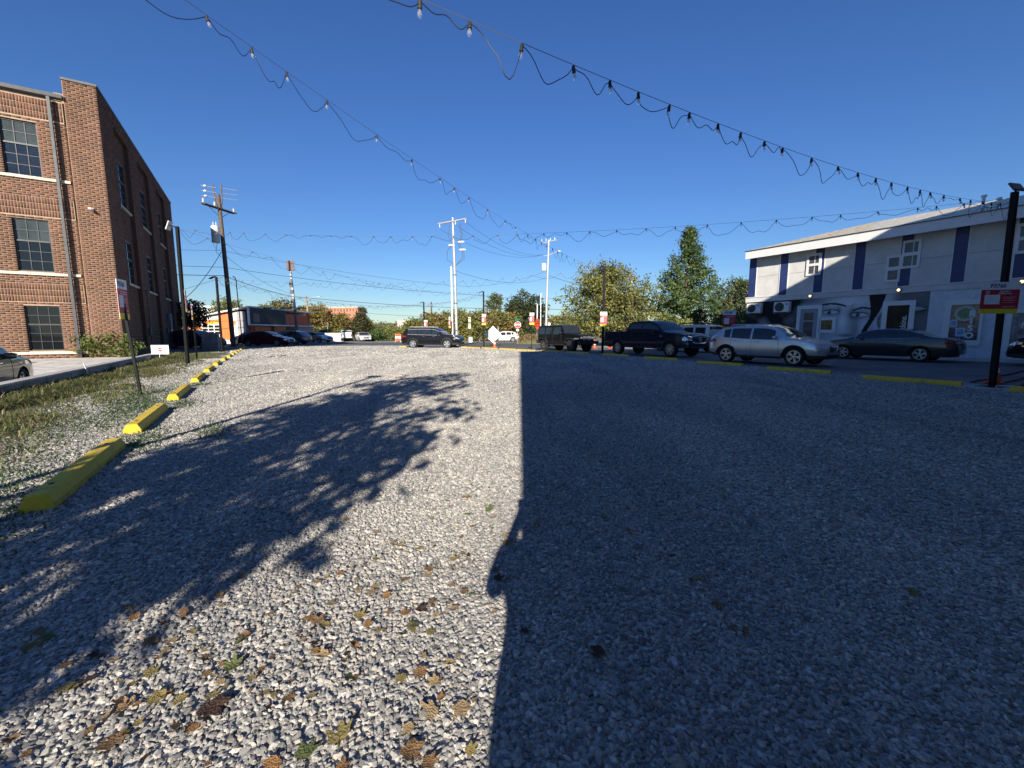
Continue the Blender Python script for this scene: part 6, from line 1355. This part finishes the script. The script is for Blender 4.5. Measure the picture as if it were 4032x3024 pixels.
wire('thin high wire from wooden pole sagging to the right', [(-60, 38, 10.2), U1(9.1), (-6, 58, 7.6), U3(10.0)], [.3, .4, .5], .012)
wire('slanting service cable from wooden pole to the brick building', [U1(9.0), (-32.0, 40.6, 4.1)], .5, .026)
wire('thin slanting wire from wooden pole to the brick building', [U1(6.7), (-36, 41, 4.6)], .2, .014)
wire('curved wire from the wooden pole down to the antenna pole', [U1(8.9), U2(6.3)], .6, .016)
for k, (dx, z, sg, lab) in enumerate(((1.05, 11.2, 2.3, 'top of three sagging wires between the two white utility poles'), (.2, 11.0, 2.6, 'middle of three sagging wires between the two white utility poles'), (-1.5, 10.9, 2.9, 'lowest of three sagging wires between the two white utility poles'))): wire(lab, [(-5.2 + dx, 39.6 - dx * .5, z), (4.6 - .1 * k, 60, 12.2)], sg * .42, .012)
wire('heavy cable from the far white pole down to the right trees', [U3(9.4), (16, 58, 6.4)], .25, .035)
wire('thin wire from the far white pole to the white steel pole guard', [U3(9.1), (-5.2, 39.6, 7.0)], .9, .012)
for (x, y, z, lab) in ((-30.6, 52.9, 4.42, 'black splice case on the cable left of the antenna pole'), (-25.6, 55.4, 4.35, 'black splice case on the cable right of the antenna pole'), (-27.4, 55.1, 4.55, 'small black splice case beside the antenna pole')):
    tag(MB().lathe([(0, -.55), (.09, -.5), (.1, .5), (0, .55)], 8, axis='x').build('splice_case', M_PLASTIC), lab, 'cable box', 'splice cases on the cable').location = (x, y, z)
# ================================================================== TREES AND SHRUBS
def leaf_cloud(centers, per, spread, size, cols, shade=None, flat=1.0):
    """leaf quads scattered round twig centres; returns V,F,C"""
    n = len(centers) * per; c = np.repeat(centers, per, axis=0); p = c + rng.normal(0, 1, (n, 3)) * spread * np.array([1, 1, .8])
    u = rng.normal(0, 1, (n, 3)); u /= np.linalg.norm(u, axis=1, keepdims=True); v = rng.normal(0, 1, (n, 3)); v -= u * (u * v).sum(1, keepdims=True); v /= np.linalg.norm(v, axis=1, keepdims=True)
    s = size * rng.uniform(.6, 1.3, (n, 1)); u = u * s; v = v * s * .62
    V = np.stack([p - u, p + v * .8 - u * .1, p + u, p - v * .8 - u * .1], 1).reshape(-1, 3); i = (np.arange(n) * 4)[:, None]; F = i + np.array([[0, 1, 2, 3]])
    cc = np.array(cols)[rng.integers(0, len(cols), len(centers))]; cc = np.repeat(cc, per, axis=0) * rng.uniform(.72, 1.28, (n, 1))
    return V, F, np.repeat(cc, 4, axis=0)
def crown_centers(blobs, n, inner=.35):
    """blobs: (cx,cy,cz,rx,ry,rz); points mostly in the outer shell of a union of blobs, broken up by noise"""
    vol = np.array([b[3] * b[4] * b[5] for b in blobs]) ** .75; vol = vol / vol.sum(); out = []
    while len(out) < n:
        b = blobs[rng.choice(len(blobs), p=vol)]; d = rng.normal(0, 1, 3); d /= np.linalg.norm(d); r = rng.uniform(inner ** 2, 1) ** .5
        q = Vector((b[0] + d[0] * b[3] * r, b[1] + d[1] * b[4] * r, b[2] + d[2] * b[5] * r))
        if mnoise.noise(q * (1.9 / max(1.0, b[3] * .5)) + Vector((b[0], 5.1, 2.2))) > -.16: out.append(q)
    return np.array([tuple(q) for q in out])
def tree(name, label, x, y, blobs, trunk_h, tr, cols, n, per, spread, size, group=None, limbs=8, cat='tree', inner=.35, z0=0.0, lm=None):
    t = thing(name, label, cat, (x, y, z0), 0, group)
    C = crown_centers(blobs, n, inner); V, F, cc = leaf_cloud(C, per, spread, size, cols)
    np_mesh('crown', V, F, lm or M_LEAF, t, col=cc)
    top_ = max(b[2] + b[5] * .5 for b in blobs); mb = MB()
    cx = blobs[0][0]; mb.tube([(0, 0, -.05), (cx * .2 + rnd.gauss(0, .05), rnd.gauss(0, .05), trunk_h), (cx * .6, 0, (trunk_h + top_) * .55), (cx, blobs[0][1], top_)], [tr, tr * .8, tr * .5, tr * .12], 8)
    for k in range(limbs):
        q = Vector(C[rng.integers(0, len(C))]); s = rnd.uniform(.3, .85); a = Vector((cx * s * .5, 0, trunk_h * .8 + (top_ - trunk_h) * s * .6)); m = a.lerp(q, .5) + Vector((0, 0, .12 * (q - a).length))
        mb.tube([a, m, q], [tr * .38 * (1.1 - s * .6), tr * .22, tr * .06], 5)
    mb.build('trunk', M_BARK, t, smooth=60); return t
def branch_tree(name, label, x, y, h, z_lo, prof, nb, cols, per, spread, size, tr, group=None, rise=.35, step=.45, tilt=0.0):
    """crown grown from real limbs: leaf clumps sit along branches that leave the trunk"""
    t = thing(name, label, 'tree', (x, y, 0), 0, group); mb = MB(); C = []
    mb.tube([(0, 0, -.05), (rnd.gauss(0, .06), rnd.gauss(0, .06), h * .35), (rnd.gauss(0, .08) + tilt, 0, h * .7), (tilt, 0, h * .98)], [tr, tr * .75, tr * .4, tr * .08], 8)
    for k in range(nb):
        f = (k + rnd.random()) / nb; z = z_lo + (h - z_lo) * f ** 1.05; L_ = prof(f) * rnd.uniform(.55, 1.12); az = rnd.uniform(0, 2 * PI); r_ = rise * rnd.uniform(.6, 1.5)
        tip = Vector((math.cos(az) * L_ + tilt * f, math.sin(az) * L_, z + L_ * r_)); a = Vector((tilt * f, 0, z - .1)); m = a.lerp(tip, .55) + Vector((0, 0, -.06 * L_))
        mb.tube([a, m, tip], [tr * .30 * (1.05 - f), tr * .16 * (1.05 - f) + .008, .008], 5)
        n = max(2, int(L_ / step * (1.3 if L_ > 1 else 1)))
        for j in range(n):
            s_ = .28 + .72 * (j + rnd.random()) / n; q = a.lerp(m, s_ / .55) if s_ < .55 else m.lerp(tip, (s_ - .55) / .45); w_ = .22 * L_ * (1.1 - s_)
            C.append((q.x + rnd.gauss(0, w_), q.y + rnd.gauss(0, w_), q.z + rnd.gauss(0, .12) + .05))
        C.append(tuple(tip)); C.append((tip.x, tip.y, tip.z + .22))
    C += [(tilt + rnd.gauss(0, .08), rnd.gauss(0, .08), h * (.9 + .1 * k / 6)) for k in range(7)]
    V, F, cc = leaf_cloud(np.array(C), per, spread, size, cols); np_mesh('crown', V, F, M_LEAF, t, col=cc); mb.build('trunk', M_BARK, t, smooth=60); return t
OLIVE = [(0.176, 0.192, 0.054), (0.23, 0.23, 0.07), (0.131, 0.161, 0.046), (0.292, 0.262, 0.092), (0.108, 0.131, 0.038)]
GREEN = [(0.074, 0.128, 0.038), (0.108, 0.161, 0.047), (0.06, 0.101, 0.029), (0.134, 0.181, 0.06), (0.047, 0.081, 0.027)]
AUT = [(0.25, 0.181, 0.05), (0.194, 0.163, 0.044), (0.3, 0.206, 0.056), (0.138, 0.131, 0.037), (0.213, 0.125, 0.044)]
DARK = [(.022, .035, .015), (.03, .045, .02), (.018, .028, .012)]
GREYG = [(0.12, 0.126, 0.072), (0.156, 0.15, 0.084), (0.096, 0.102, 0.054)]
# the broad olive tree, the pointed tree and the twiggy one across the street
branch_tree('broad_olive_tree', 'broad olive green tree with feathery top behind the light pole', 9.7, 42.5, 7.2, .5, lambda f: 4.6 * (1 - f ** 1.6) ** .6 + .3, 150, OLIVE, 11, .26, .14, .22, 'trees across the street', .5, .38)
branch_tree('pointed_green_tree', 'tall pointed dark green tree beside the blue striped building', 17.2, 42.5, 11.3, 1.3, lambda f: 3.7 * (1 - f) ** .85 + .12, 150, GREEN, 13, .22, .135, .2, 'trees across the street', .42, .36, .3)
branch_tree('mixed_green_tree', 'smaller tree with upright twigs left of the blue striped building', 23.6, 44.5, 6.2, .6, lambda f: 2.9 * (1 - f ** 1.5) ** .7 + .25, 95, GREYG + GREEN[:3], 12, .23, .14, .16, 'trees across the street', .75, .36)
for (x, y, rx, rz, cols, lab) in ((13.5, 38.0, 2.6, 1.7, OLIVE, 'rounded olive shrub behind the roof of the pickup truck'), (19.5, 37.0, 2.4, 1.6, GREEN, 'dark hedge shrub behind the white boxy suv'), (22.6, 35.0, 1.9, 1.5, DARK + GREEN[:2], 'dark ivy covered hedge at the end of the blue striped building'), (5.2, 40.5, 1.6, 1.2, OLIVE, 'low leafy shrub right of the off-road car')):
    tree('street_shrub', lab, x, y, [(0, 0, rz * .8, rx, 1.4, rz), (rx * .5, 0, rz * .7, rx * .6, 1.2, rz * .8), (-rx * .5, 0, rz * .6, rx * .6, 1.2, rz * .7)], .3, .06, cols, 190, 18, .24, .14, 'shrubs across the street', 5, 'shrub')
# hedge row behind the far road
hx = [(-16.5, 74, 2.6, 3.6), (-13, 72, 2.6, 4.6), (-9.6, 72, 2.9, 5.0), (-6.2, 71, 2.8, 4.9), (-3.0, 71, 2.6, 4.8), (-.6, 72, 2.3, 4.6), (8.6, 74, 2.6, 4.2), (11.5, 76, 2.6, 3.8)]
nm = ['leftmost', 'second', 'third', 'fourth', 'fifth', 'sixth', 'seventh', 'rightmost']
for i, (x, y, rx, h) in enumerate(hx):
    tree('hedgerow_tree', '%s olive and rust tree of the row beyond the far road' % nm[i], x, y, [(0, 0, h * .45, rx, 2, h * .5), (rx * .3, -.3, h * .72, rx * .7, 1.5, h * .32), (-rx * .4, -.3, h * .65, rx * .6, 1.5, h * .36)], 1, .14, AUT + OLIVE[:3] if i % 3 else OLIVE + AUT[:1], 330, 16, .34, .22, 'hedgerow trees beyond the far road', 4)
tree('dark_evergreen', 'dark evergreen clump with three points behind the stop sign', 1.9, 75, [(0, 0, 3.8, 3.4, 2.4, 3.6), (-1.7, 0, 5.6, 1.5, 1.5, 2.6), (.2, 0, 6.2, 1.4, 1.4, 2.7), (2.0, 0, 5.8, 1.4, 1.4, 2.6), (3.6, 0, 3.8, 1.2, 1.2, 3.0)], 1, .2, [(.045, .06, .022), (.06, .075, .03), (.035, .05, .02), (.08, .09, .035)], 620, 16, .32, .2, None, 6)
tree('lone_tree', 'small pale tree standing above the hedgerow', -4.0, 92, [(0, 0, 7.6, 1.9, 1.7, 1.9), (.6, 0, 8.8, 1.2, 1.2, 1.0)], 5.5, .16, GREYG + GREEN[:2], 140, 16, .3, .2, None, 5)
tree('conifer', 'shaggy brown green conifer right of the long white wall', -26.3, 73.5, [(0, 0, 2.0, 1.7, 1.5, 1.6), (0, 0, 3.4, 1.25, 1.2, 1.3), (.1, 0, 4.6, .75, .75, 1.0), (.2, 0, 5.3, .35, .35, .6)], .8, .14, [(.075, .075, .03), (.10, .09, .04), (.055, .06, .025)], 330, 16, .24, .17, None, 4)
for i, (x, y, rx, h, cols, lab) in enumerate(((-36.5, 78, 3.3, 6.6, AUT, 'golden brown tree behind the street lamp'), (-33.2, 80, 2.8, 4.9, AUT + OLIVE, 'olive gold tree above the left half of the white wall'), (-44, 80, 3.2, 7.7, GREYG + AUT[:2], 'grey green tree above the black metal box of the shop'), (-41, 82, 2.8, 6.6, GREYG + AUT[:2], 'thin leaved tree between the shop and the golden tree'), (-58, 86, 3.4, 8.7, OLIVE + AUT[:1], 'olive tree behind the white roof of the orange shop'), (-52.5, 88, 2.6, 7.2, OLIVE + AUT[:1], 'small olive tree right of the wooden utility pole'), (-29.3, 82, 2.4, 4.2, OLIVE + [(.24, .21, .03)], 'yellow green bush above the white wall'))):
    tree('background_tree', lab, x, y, [(0, 0, h * .5, rx, 2, h * .48), (rx * .35, 0, h * .72, rx * .6, 1.4, h * .28), (-rx * .4, 0, h * .66, rx * .6, 1.4, h * .30)], 1.5, .16, cols, 300, 16, .34, .21, 'trees behind the far left buildings', 6)
for i, (x, y, rx, h, cols, lab) in enumerate(((-21.5, 78, 2.6, 2.6, OLIVE, 'low green bush left of the black suv'), (-24.0, 72.5, 2.0, 1.7, GREEN, 'dark bush at the right end of the white wall'), (-18, 84, 3.4, 4.0, GREYG + AUT[:1], 'dry twiggy bush above the rear of the black suv'), (-27, 90, 3.2, 2.8, OLIVE, 'pale bush far behind the conifer'), (-37.5, 71.6, 2.6, 2.2, GREEN + OLIVE, 'green bush above the left end of the white wall'), (-33.0, 72.2, 2.6, 2.0, GREEN + OLIVE, 'green bush above the middle of the white wall'), (-29.2, 72.2, 1.6, 1.9, GREEN + OLIVE, 'green bush between the white wall and conifer'))):
    tree('background_bush', lab, x, y, [(0, 0, h * .5, rx, 1.4, h * .52), (rx * .4, 0, h * .5, rx * .5, 1, h * .5)], .4, .08, cols, 150, 14, .28, .2, 'bushes beyond the far road', 3, 'bush')
tree('shaded_small_tree', 'small dark leaved tree at the far end of the brick building', -30.3, 39.8, [(0, 0, 3.0, 1.25, 1.3, 1.3), (.8, 0, 3.4, .8, .8, .8), (-.6, 0, 3.7, .7, .7, .7), (.2, 0, 2.2, 1.2, 1.1, .8)], 1.6, .09, DARK, 200, 13, .22, .13, None, 10)
tree('yard_shrub', 'bright green broad leaved shrub at the corner of the brick building', -21.3, 21.7, [(0, 0, .62, .85, .8, .68), (.9, .4, .55, .7, .6, .5), (-.6, -.3, .55, .5, .5, .5)], .2, .03, [(.13, .17, .04), (.17, .20, .06), (.10, .13, .03)], 130, 12, .13, .085, None, 8, 'shrub', z0=.0)
# tree behind the camera: leafy shadow on the gravel
tree('maple_tree', 'maple tree behind the camera casting the leafy shadow over the gravel', -2.6, -3.6, [(-.75, .2, 4.0, .75, .8, 1.1), (-.6, .1, 5.4, .75, .7, .9), (-.8, .2, 2.9, .7, .8, .8), (0, .2, 3.3, 1.35, 1.2, 1.25), (.8, .2, 3.1, .85, .9, .75), (-.1, .1, 4.5, 1.2, 1.1, 1.1), (1.25, .1, 4.2, .7, .7, .35), (1.3, .2, 3.2, .65, .6, .25), (.25, 0, 5.7, .95, .9, .85), (.55, .1, 6.45, .6, .55, .5), (.1, .3, 2.35, 1.35, 1.0, .45)], 2.0, .11, GREEN, 400, 14, .15, .105, None, 46, inner=.12, lm=M_LEAFD)
# far wooded band on the slope: nobody could count it
pts = []
for k in range(2600):
    an = R(rnd.uniform(-52, 52)); r = rnd.uniform(250, 640); h = (r - 330) / 470 * 20 if r > 330 else 0
    pts.append((r * math.sin(an), r * math.cos(an), h + rnd.uniform(.5, 5)))
V, F, cc = leaf_cloud(np.array(pts), 7, 1.7, 1.5, AUT[:3] + OLIVE[:3] + GREYG)
tag(np_mesh('distant_wood', V, F, M_LEAF, col=cc * .8 + np.array([.02, .02, .022])), 'distant autumn wood on the far slope', 'wood', kind='stuff')
# dry grass mound by the stop sign
gp = []
for k in range(2600):
    a, r = rnd.uniform(0, 2 * PI), math.sqrt(rnd.random()); x, y = 2.35 + 1.9 * r * math.cos(a), 52.5 + 1.6 * r * math.sin(a); gp.append((x, y, 1, .75 * (1 - r * r)))
grass('dry_grass_mound', 'tan dry grass mound at the street corner behind the off-road car', np.array(gp), .25, .75, .5, [(.30, .22, .10), (.36, .27, .13), (.22, .17, .08)], .03)
m2 = MB(); prof = [(0, .8), (.8, .72), (1.4, .45), (1.9, .1), (2.1, -.1)]; m2.lathe([(r, z) for r, z in prof[::-1]], 18, cap=False); tag(m2.build('earth_mound', M_DIRT, None, smooth=60), kind='structure').location = (2.35, 52.5, 0)

# ================================================================== FALLEN LEAVES
def leaf_outline():
    lob = [(0, 1.0, .30), (58, .95, .26), (-58, .95, .26), (112, .70, .2), (-112, .70, .2)]; pts = []
    for k in range(40):
        an = -180 + 360 * k / 40; r = .46 if abs(an) < 150 else .15
        for (c, L_, w) in lob:
            d = abs((an - c + 180) % 360 - 180); r = max(r, .46 + (L_ - .46) * max(0, 1 - (d / 34)) ** .8)
        r *= 1 + .10 * math.sin(k * 5.1); pts.append((r * math.sin(R(an)), r * math.cos(R(an))))
    return pts
LO = leaf_outline()
def leaf_mesh(seed, curl):
    rr = random.Random(seed); mb = MB(); vs_ = [(0, 0, 0)]; ph = rr.uniform(0, 6)
    for ring_ in (.5, 1.0):
        for (x, y) in LO:
            x, y = x * ring_, y * ring_; r = math.hypot(x, y); vs_.append((x, y, curl * (r * r * (.55 + .45 * math.sin(2 * math.atan2(y, x) + ph)) + .10 * math.sin(7 * x + ph) * r + .25 * abs(x) * r)))
    n = len(LO); fs = [(0, 1 + i, 1 + (i + 1) % n) for i in range(n)] + [(1 + i, 1 + n + i, 1 + n + (i + 1) % n, 1 + (i + 1) % n) for i in range(n)]
    mb.add(vs_, fs); st = MB(); st.tube([(0, -.05, .01), (.03, -.6, .06 + curl * .1), (.1, -1.0, .02)], .022, 4); return mb, st
LEAFM = {'brown': ('dry_brown_leaf', (.20, .115, .055), (.33, .20, .095)), 'tan': ('pale_tan_leaf', (.34, .235, .12), (.48, .36, .20)), 'orange': ('rusty_orange_leaf', (.30, .15, .055), (.42, .24, .10)), 'yellow': ('olive_yellow_leaf', (.22, .185, .07), (.36, .28, .11)), 'green': ('fallen_green_leaf', (.10, .14, .05), (.20, .22, .08)), 'dark': ('dark_withered_leaf', (.05, .03, .022), (.10, .06, .04))}
LM = {}
for k, (nme, c1, c2) in LEAFM.items():
    m = mat(nme, c1, .65, col2=c2, var=.1, scale=1.6, bump=.012, bscale=6, spec=.25, detail=3); LM[k] = m
    tr_ = m.node_tree.nodes.new('ShaderNodeBsdfTranslucent'); tr_.inputs['Color'].default_value = (*c2, 1); ms = m.node_tree.nodes.new('ShaderNodeMixShader'); ms.inputs[0].default_value = .18
    m.node_tree.links.new(pbsdf(m).outputs[0], ms.inputs[1]); m.node_tree.links.new(tr_.outputs[0], ms.inputs[2]); m.node_tree.links.new(ms.outputs[0], m.node_tree.nodes['Material Output'].inputs['Surface'])
SHAPES = [leaf_mesh(k, c) for k, c in enumerate((.10, .18, .26, .38, .15, .3, .45))]
PROT = {}
def fallen(x, y, kind, size, shade=False):
    si = rnd.randrange(len(SHAPES)); key = (kind, si)
    where = 'in the shade on the gravel' if shade else 'on the sunlit gravel'
    word = {'brown': 'dry brown', 'tan': 'pale tan', 'orange': 'rusty orange', 'yellow': 'olive yellow', 'green': 'green', 'dark': 'dark withered'}[kind]
    lab = 'fallen %s maple leaf lying %s' % (word, where)
    if key not in PROT:
        t = thing('fallen_leaf', lab, 'leaf'); a = SHAPES[si][0].build('blade', LM[kind], t, smooth=60); b = SHAPES[si][1].build('stem', LM[kind], t); PROT[key] = t
    else: t = copy_tree(PROT[key])
    tag(t, lab, 'leaf', 'fallen maple leaves %s' % ('in shade' if shade else 'in sun'))
    t.location = (x, y, .013 + size * .05); t.rotation_euler = (rnd.gauss(0, .15), rnd.gauss(0, .15), rnd.uniform(0, 6.28)); t.scale = (size * rnd.uniform(.65, 1.1), size, size * rnd.uniform(.6, 1.1))
KS = ['brown'] * 4 + ['tan'] * 6 + ['orange'] * 3 + ['yellow'] * 3 + ['green'] * 1 + ['dark'] * 2
cl = [(-1.0, 1.30, .26, 44), (-.75, 1.62, .28, 34), (-1.25, 1.6, .3, 22), (-.3, 2.1, .4, 34), (-.4, 1.75, .3, 24), (-.35, 1.3, .22, 12), (-.1, 2.9, .5, 16), (-1.5, 1.35, .25, 24), (-.8, 2.3, .4, 14)]
for (cx, cy, s, n) in cl:
    for k in range(n):
        x, y = cx + rnd.gauss(0, s), cy + rnd.gauss(0, s * .8)
        if y < .95 or x > -.02 + y * .0: 
            if x > .0: x = -abs(x) * .9
        fallen(x, y, rnd.choice(KS), rnd.choice((.014, .018, .022, .028, .035)))
for (x, y, k, s) in ((-.16, 2.75, 'green', .045), (-1.02, 1.38, 'green', .05), (-.52, 1.12, 'yellow', .05), (-.26, 1.20, 'tan', .05), (-.16, 1.22, 'tan', .05), (-.98, 1.22, 'dark', .055), (-.60, 1.07, 'green', .045), (-1.2, 1.10, 'brown', .05), (-.3, 1.08, 'brown', .045)): fallen(x, y, k, s)
for k in range(22):
    x, y = rnd.uniform(.05, 2.2), rnd.uniform(1.0, 3.6); fallen(x, y, rnd.choice(['dark', 'brown', 'brown', 'yellow']), rnd.choice((.024, .032, .04)), True)

# ================================================================== PHOTOGRAPHER (behind the lens, only the shadow shows)
def person():
    t = thing('person', 'person in dark clothes behind the camera holding up a phone', 'person', (.065, -.42, 0), 0)
    V = {'pelvis': (0, 0, .74), 'waist': (0, .0, .86), 'chest': (0, .0, 1.02), 'neck': (0, .02, 1.15), 'head0': (0, .03, 1.22), 'head1': (0, .04, 1.30), 'head2': (0, .03, 1.37)}
    Ls = {'pelvis': .13, 'waist': .125, 'chest': .135, 'neck': .05, 'head0': .075, 'head1': .085, 'head2': .05}
    E = [('pelvis', 'waist'), ('waist', 'chest'), ('chest', 'neck'), ('neck', 'head0'), ('head0', 'head1'), ('head1', 'head2')]
    for s, n in ((1, 'r'), (-1, 'l')):
        V.update({'sh' + n: (s * .16, 0, 1.09), 'el' + n: (s * .195, .10, .90), 'wr' + n: (s * .085, .32, 1.10), 'ha' + n: (s * .06, .37, 1.15), 'hip' + n: (s * .085, 0, .70), 'kn' + n: (s * .10, .03, .40), 'an' + n: (s * .10, -.02, .08), 'to' + n: (s * .11, .14, .035)})
        Ls.update({'sh' + n: .062, 'el' + n: .048, 'wr' + n: .032, 'ha' + n: .035, 'hip' + n: .095, 'kn' + n: .065, 'an' + n: .045, 'to' + n: .035})
        E += [('chest', 'sh' + n), ('sh' + n, 'el' + n), ('el' + n, 'wr' + n), ('wr' + n, 'ha' + n), ('pelvis', 'hip' + n), ('hip' + n, 'kn' + n), ('kn' + n, 'an' + n), ('an' + n, 'to' + n)]
        for f in range(4):
            b_ = (s * .06 + s * (-.004), .375, 1.125 + f * .02); k1, k2 = 'f%d%s' % (f, n), 'g%d%s' % (f, n)
            V[k1] = (s * .045, .40, 1.13 + f * .02); V[k2] = (s * .02, .405, 1.13 + f * .02); Ls[k1] = .009; Ls[k2] = .008; E += [('ha' + n, k1), (k1, k2)]
    ks = list(V); me = bpy.data.meshes.new('body'); me.from_pydata([V[k] for k in ks], [(ks.index(a), ks.index(b)) for a, b in E], []); o = link(bpy.data.objects.new('body', me), t)
    sk = o.modifiers.new('skin', 'SKIN'); 
    if not me.skin_vertices: bpy.context.view_layer.objects.active = o; bpy.ops.mesh.customdata_skin_add() if hasattr(bpy.ops.mesh, 'customdata_skin_add') else None
    for i, k in enumerate(ks): me.skin_vertices[0].data[i].radius = (Ls[k], Ls[k]); me.skin_vertices[0].data[i].use_root = (k == 'pelvis')
    o.modifiers.new('sub', 'SUBSURF').levels = 1; o.modifiers['sub'].render_levels = 2
    me.materials.append(mat('dark_clothes', (.03, .032, .04), .9, var=.2))
    hd = MB(); hd.lathe([(0, 1.385), (.05, 1.375), (.085, 1.33), (.088, 1.27), (.07, 1.235), (0, 1.23)], 14, c=(0, .015, 0)); hd.build('hair', mat('dark_hair', (.03, .02, .015), .7, var=.2), t, smooth=60)
    ph = thing('phone', 'black phone held up just behind the lens', 'phone', (.065, -.02, 1.22), 0); MB().box(-.075, .075, -.012, -.004, -.036, .036).build('case', M_BLACK, ph, bevel=.004); MB().box(-.07, .07, -.0135, -.0122, -.032, .032).build('screen', M_GLASSD, ph)
person()
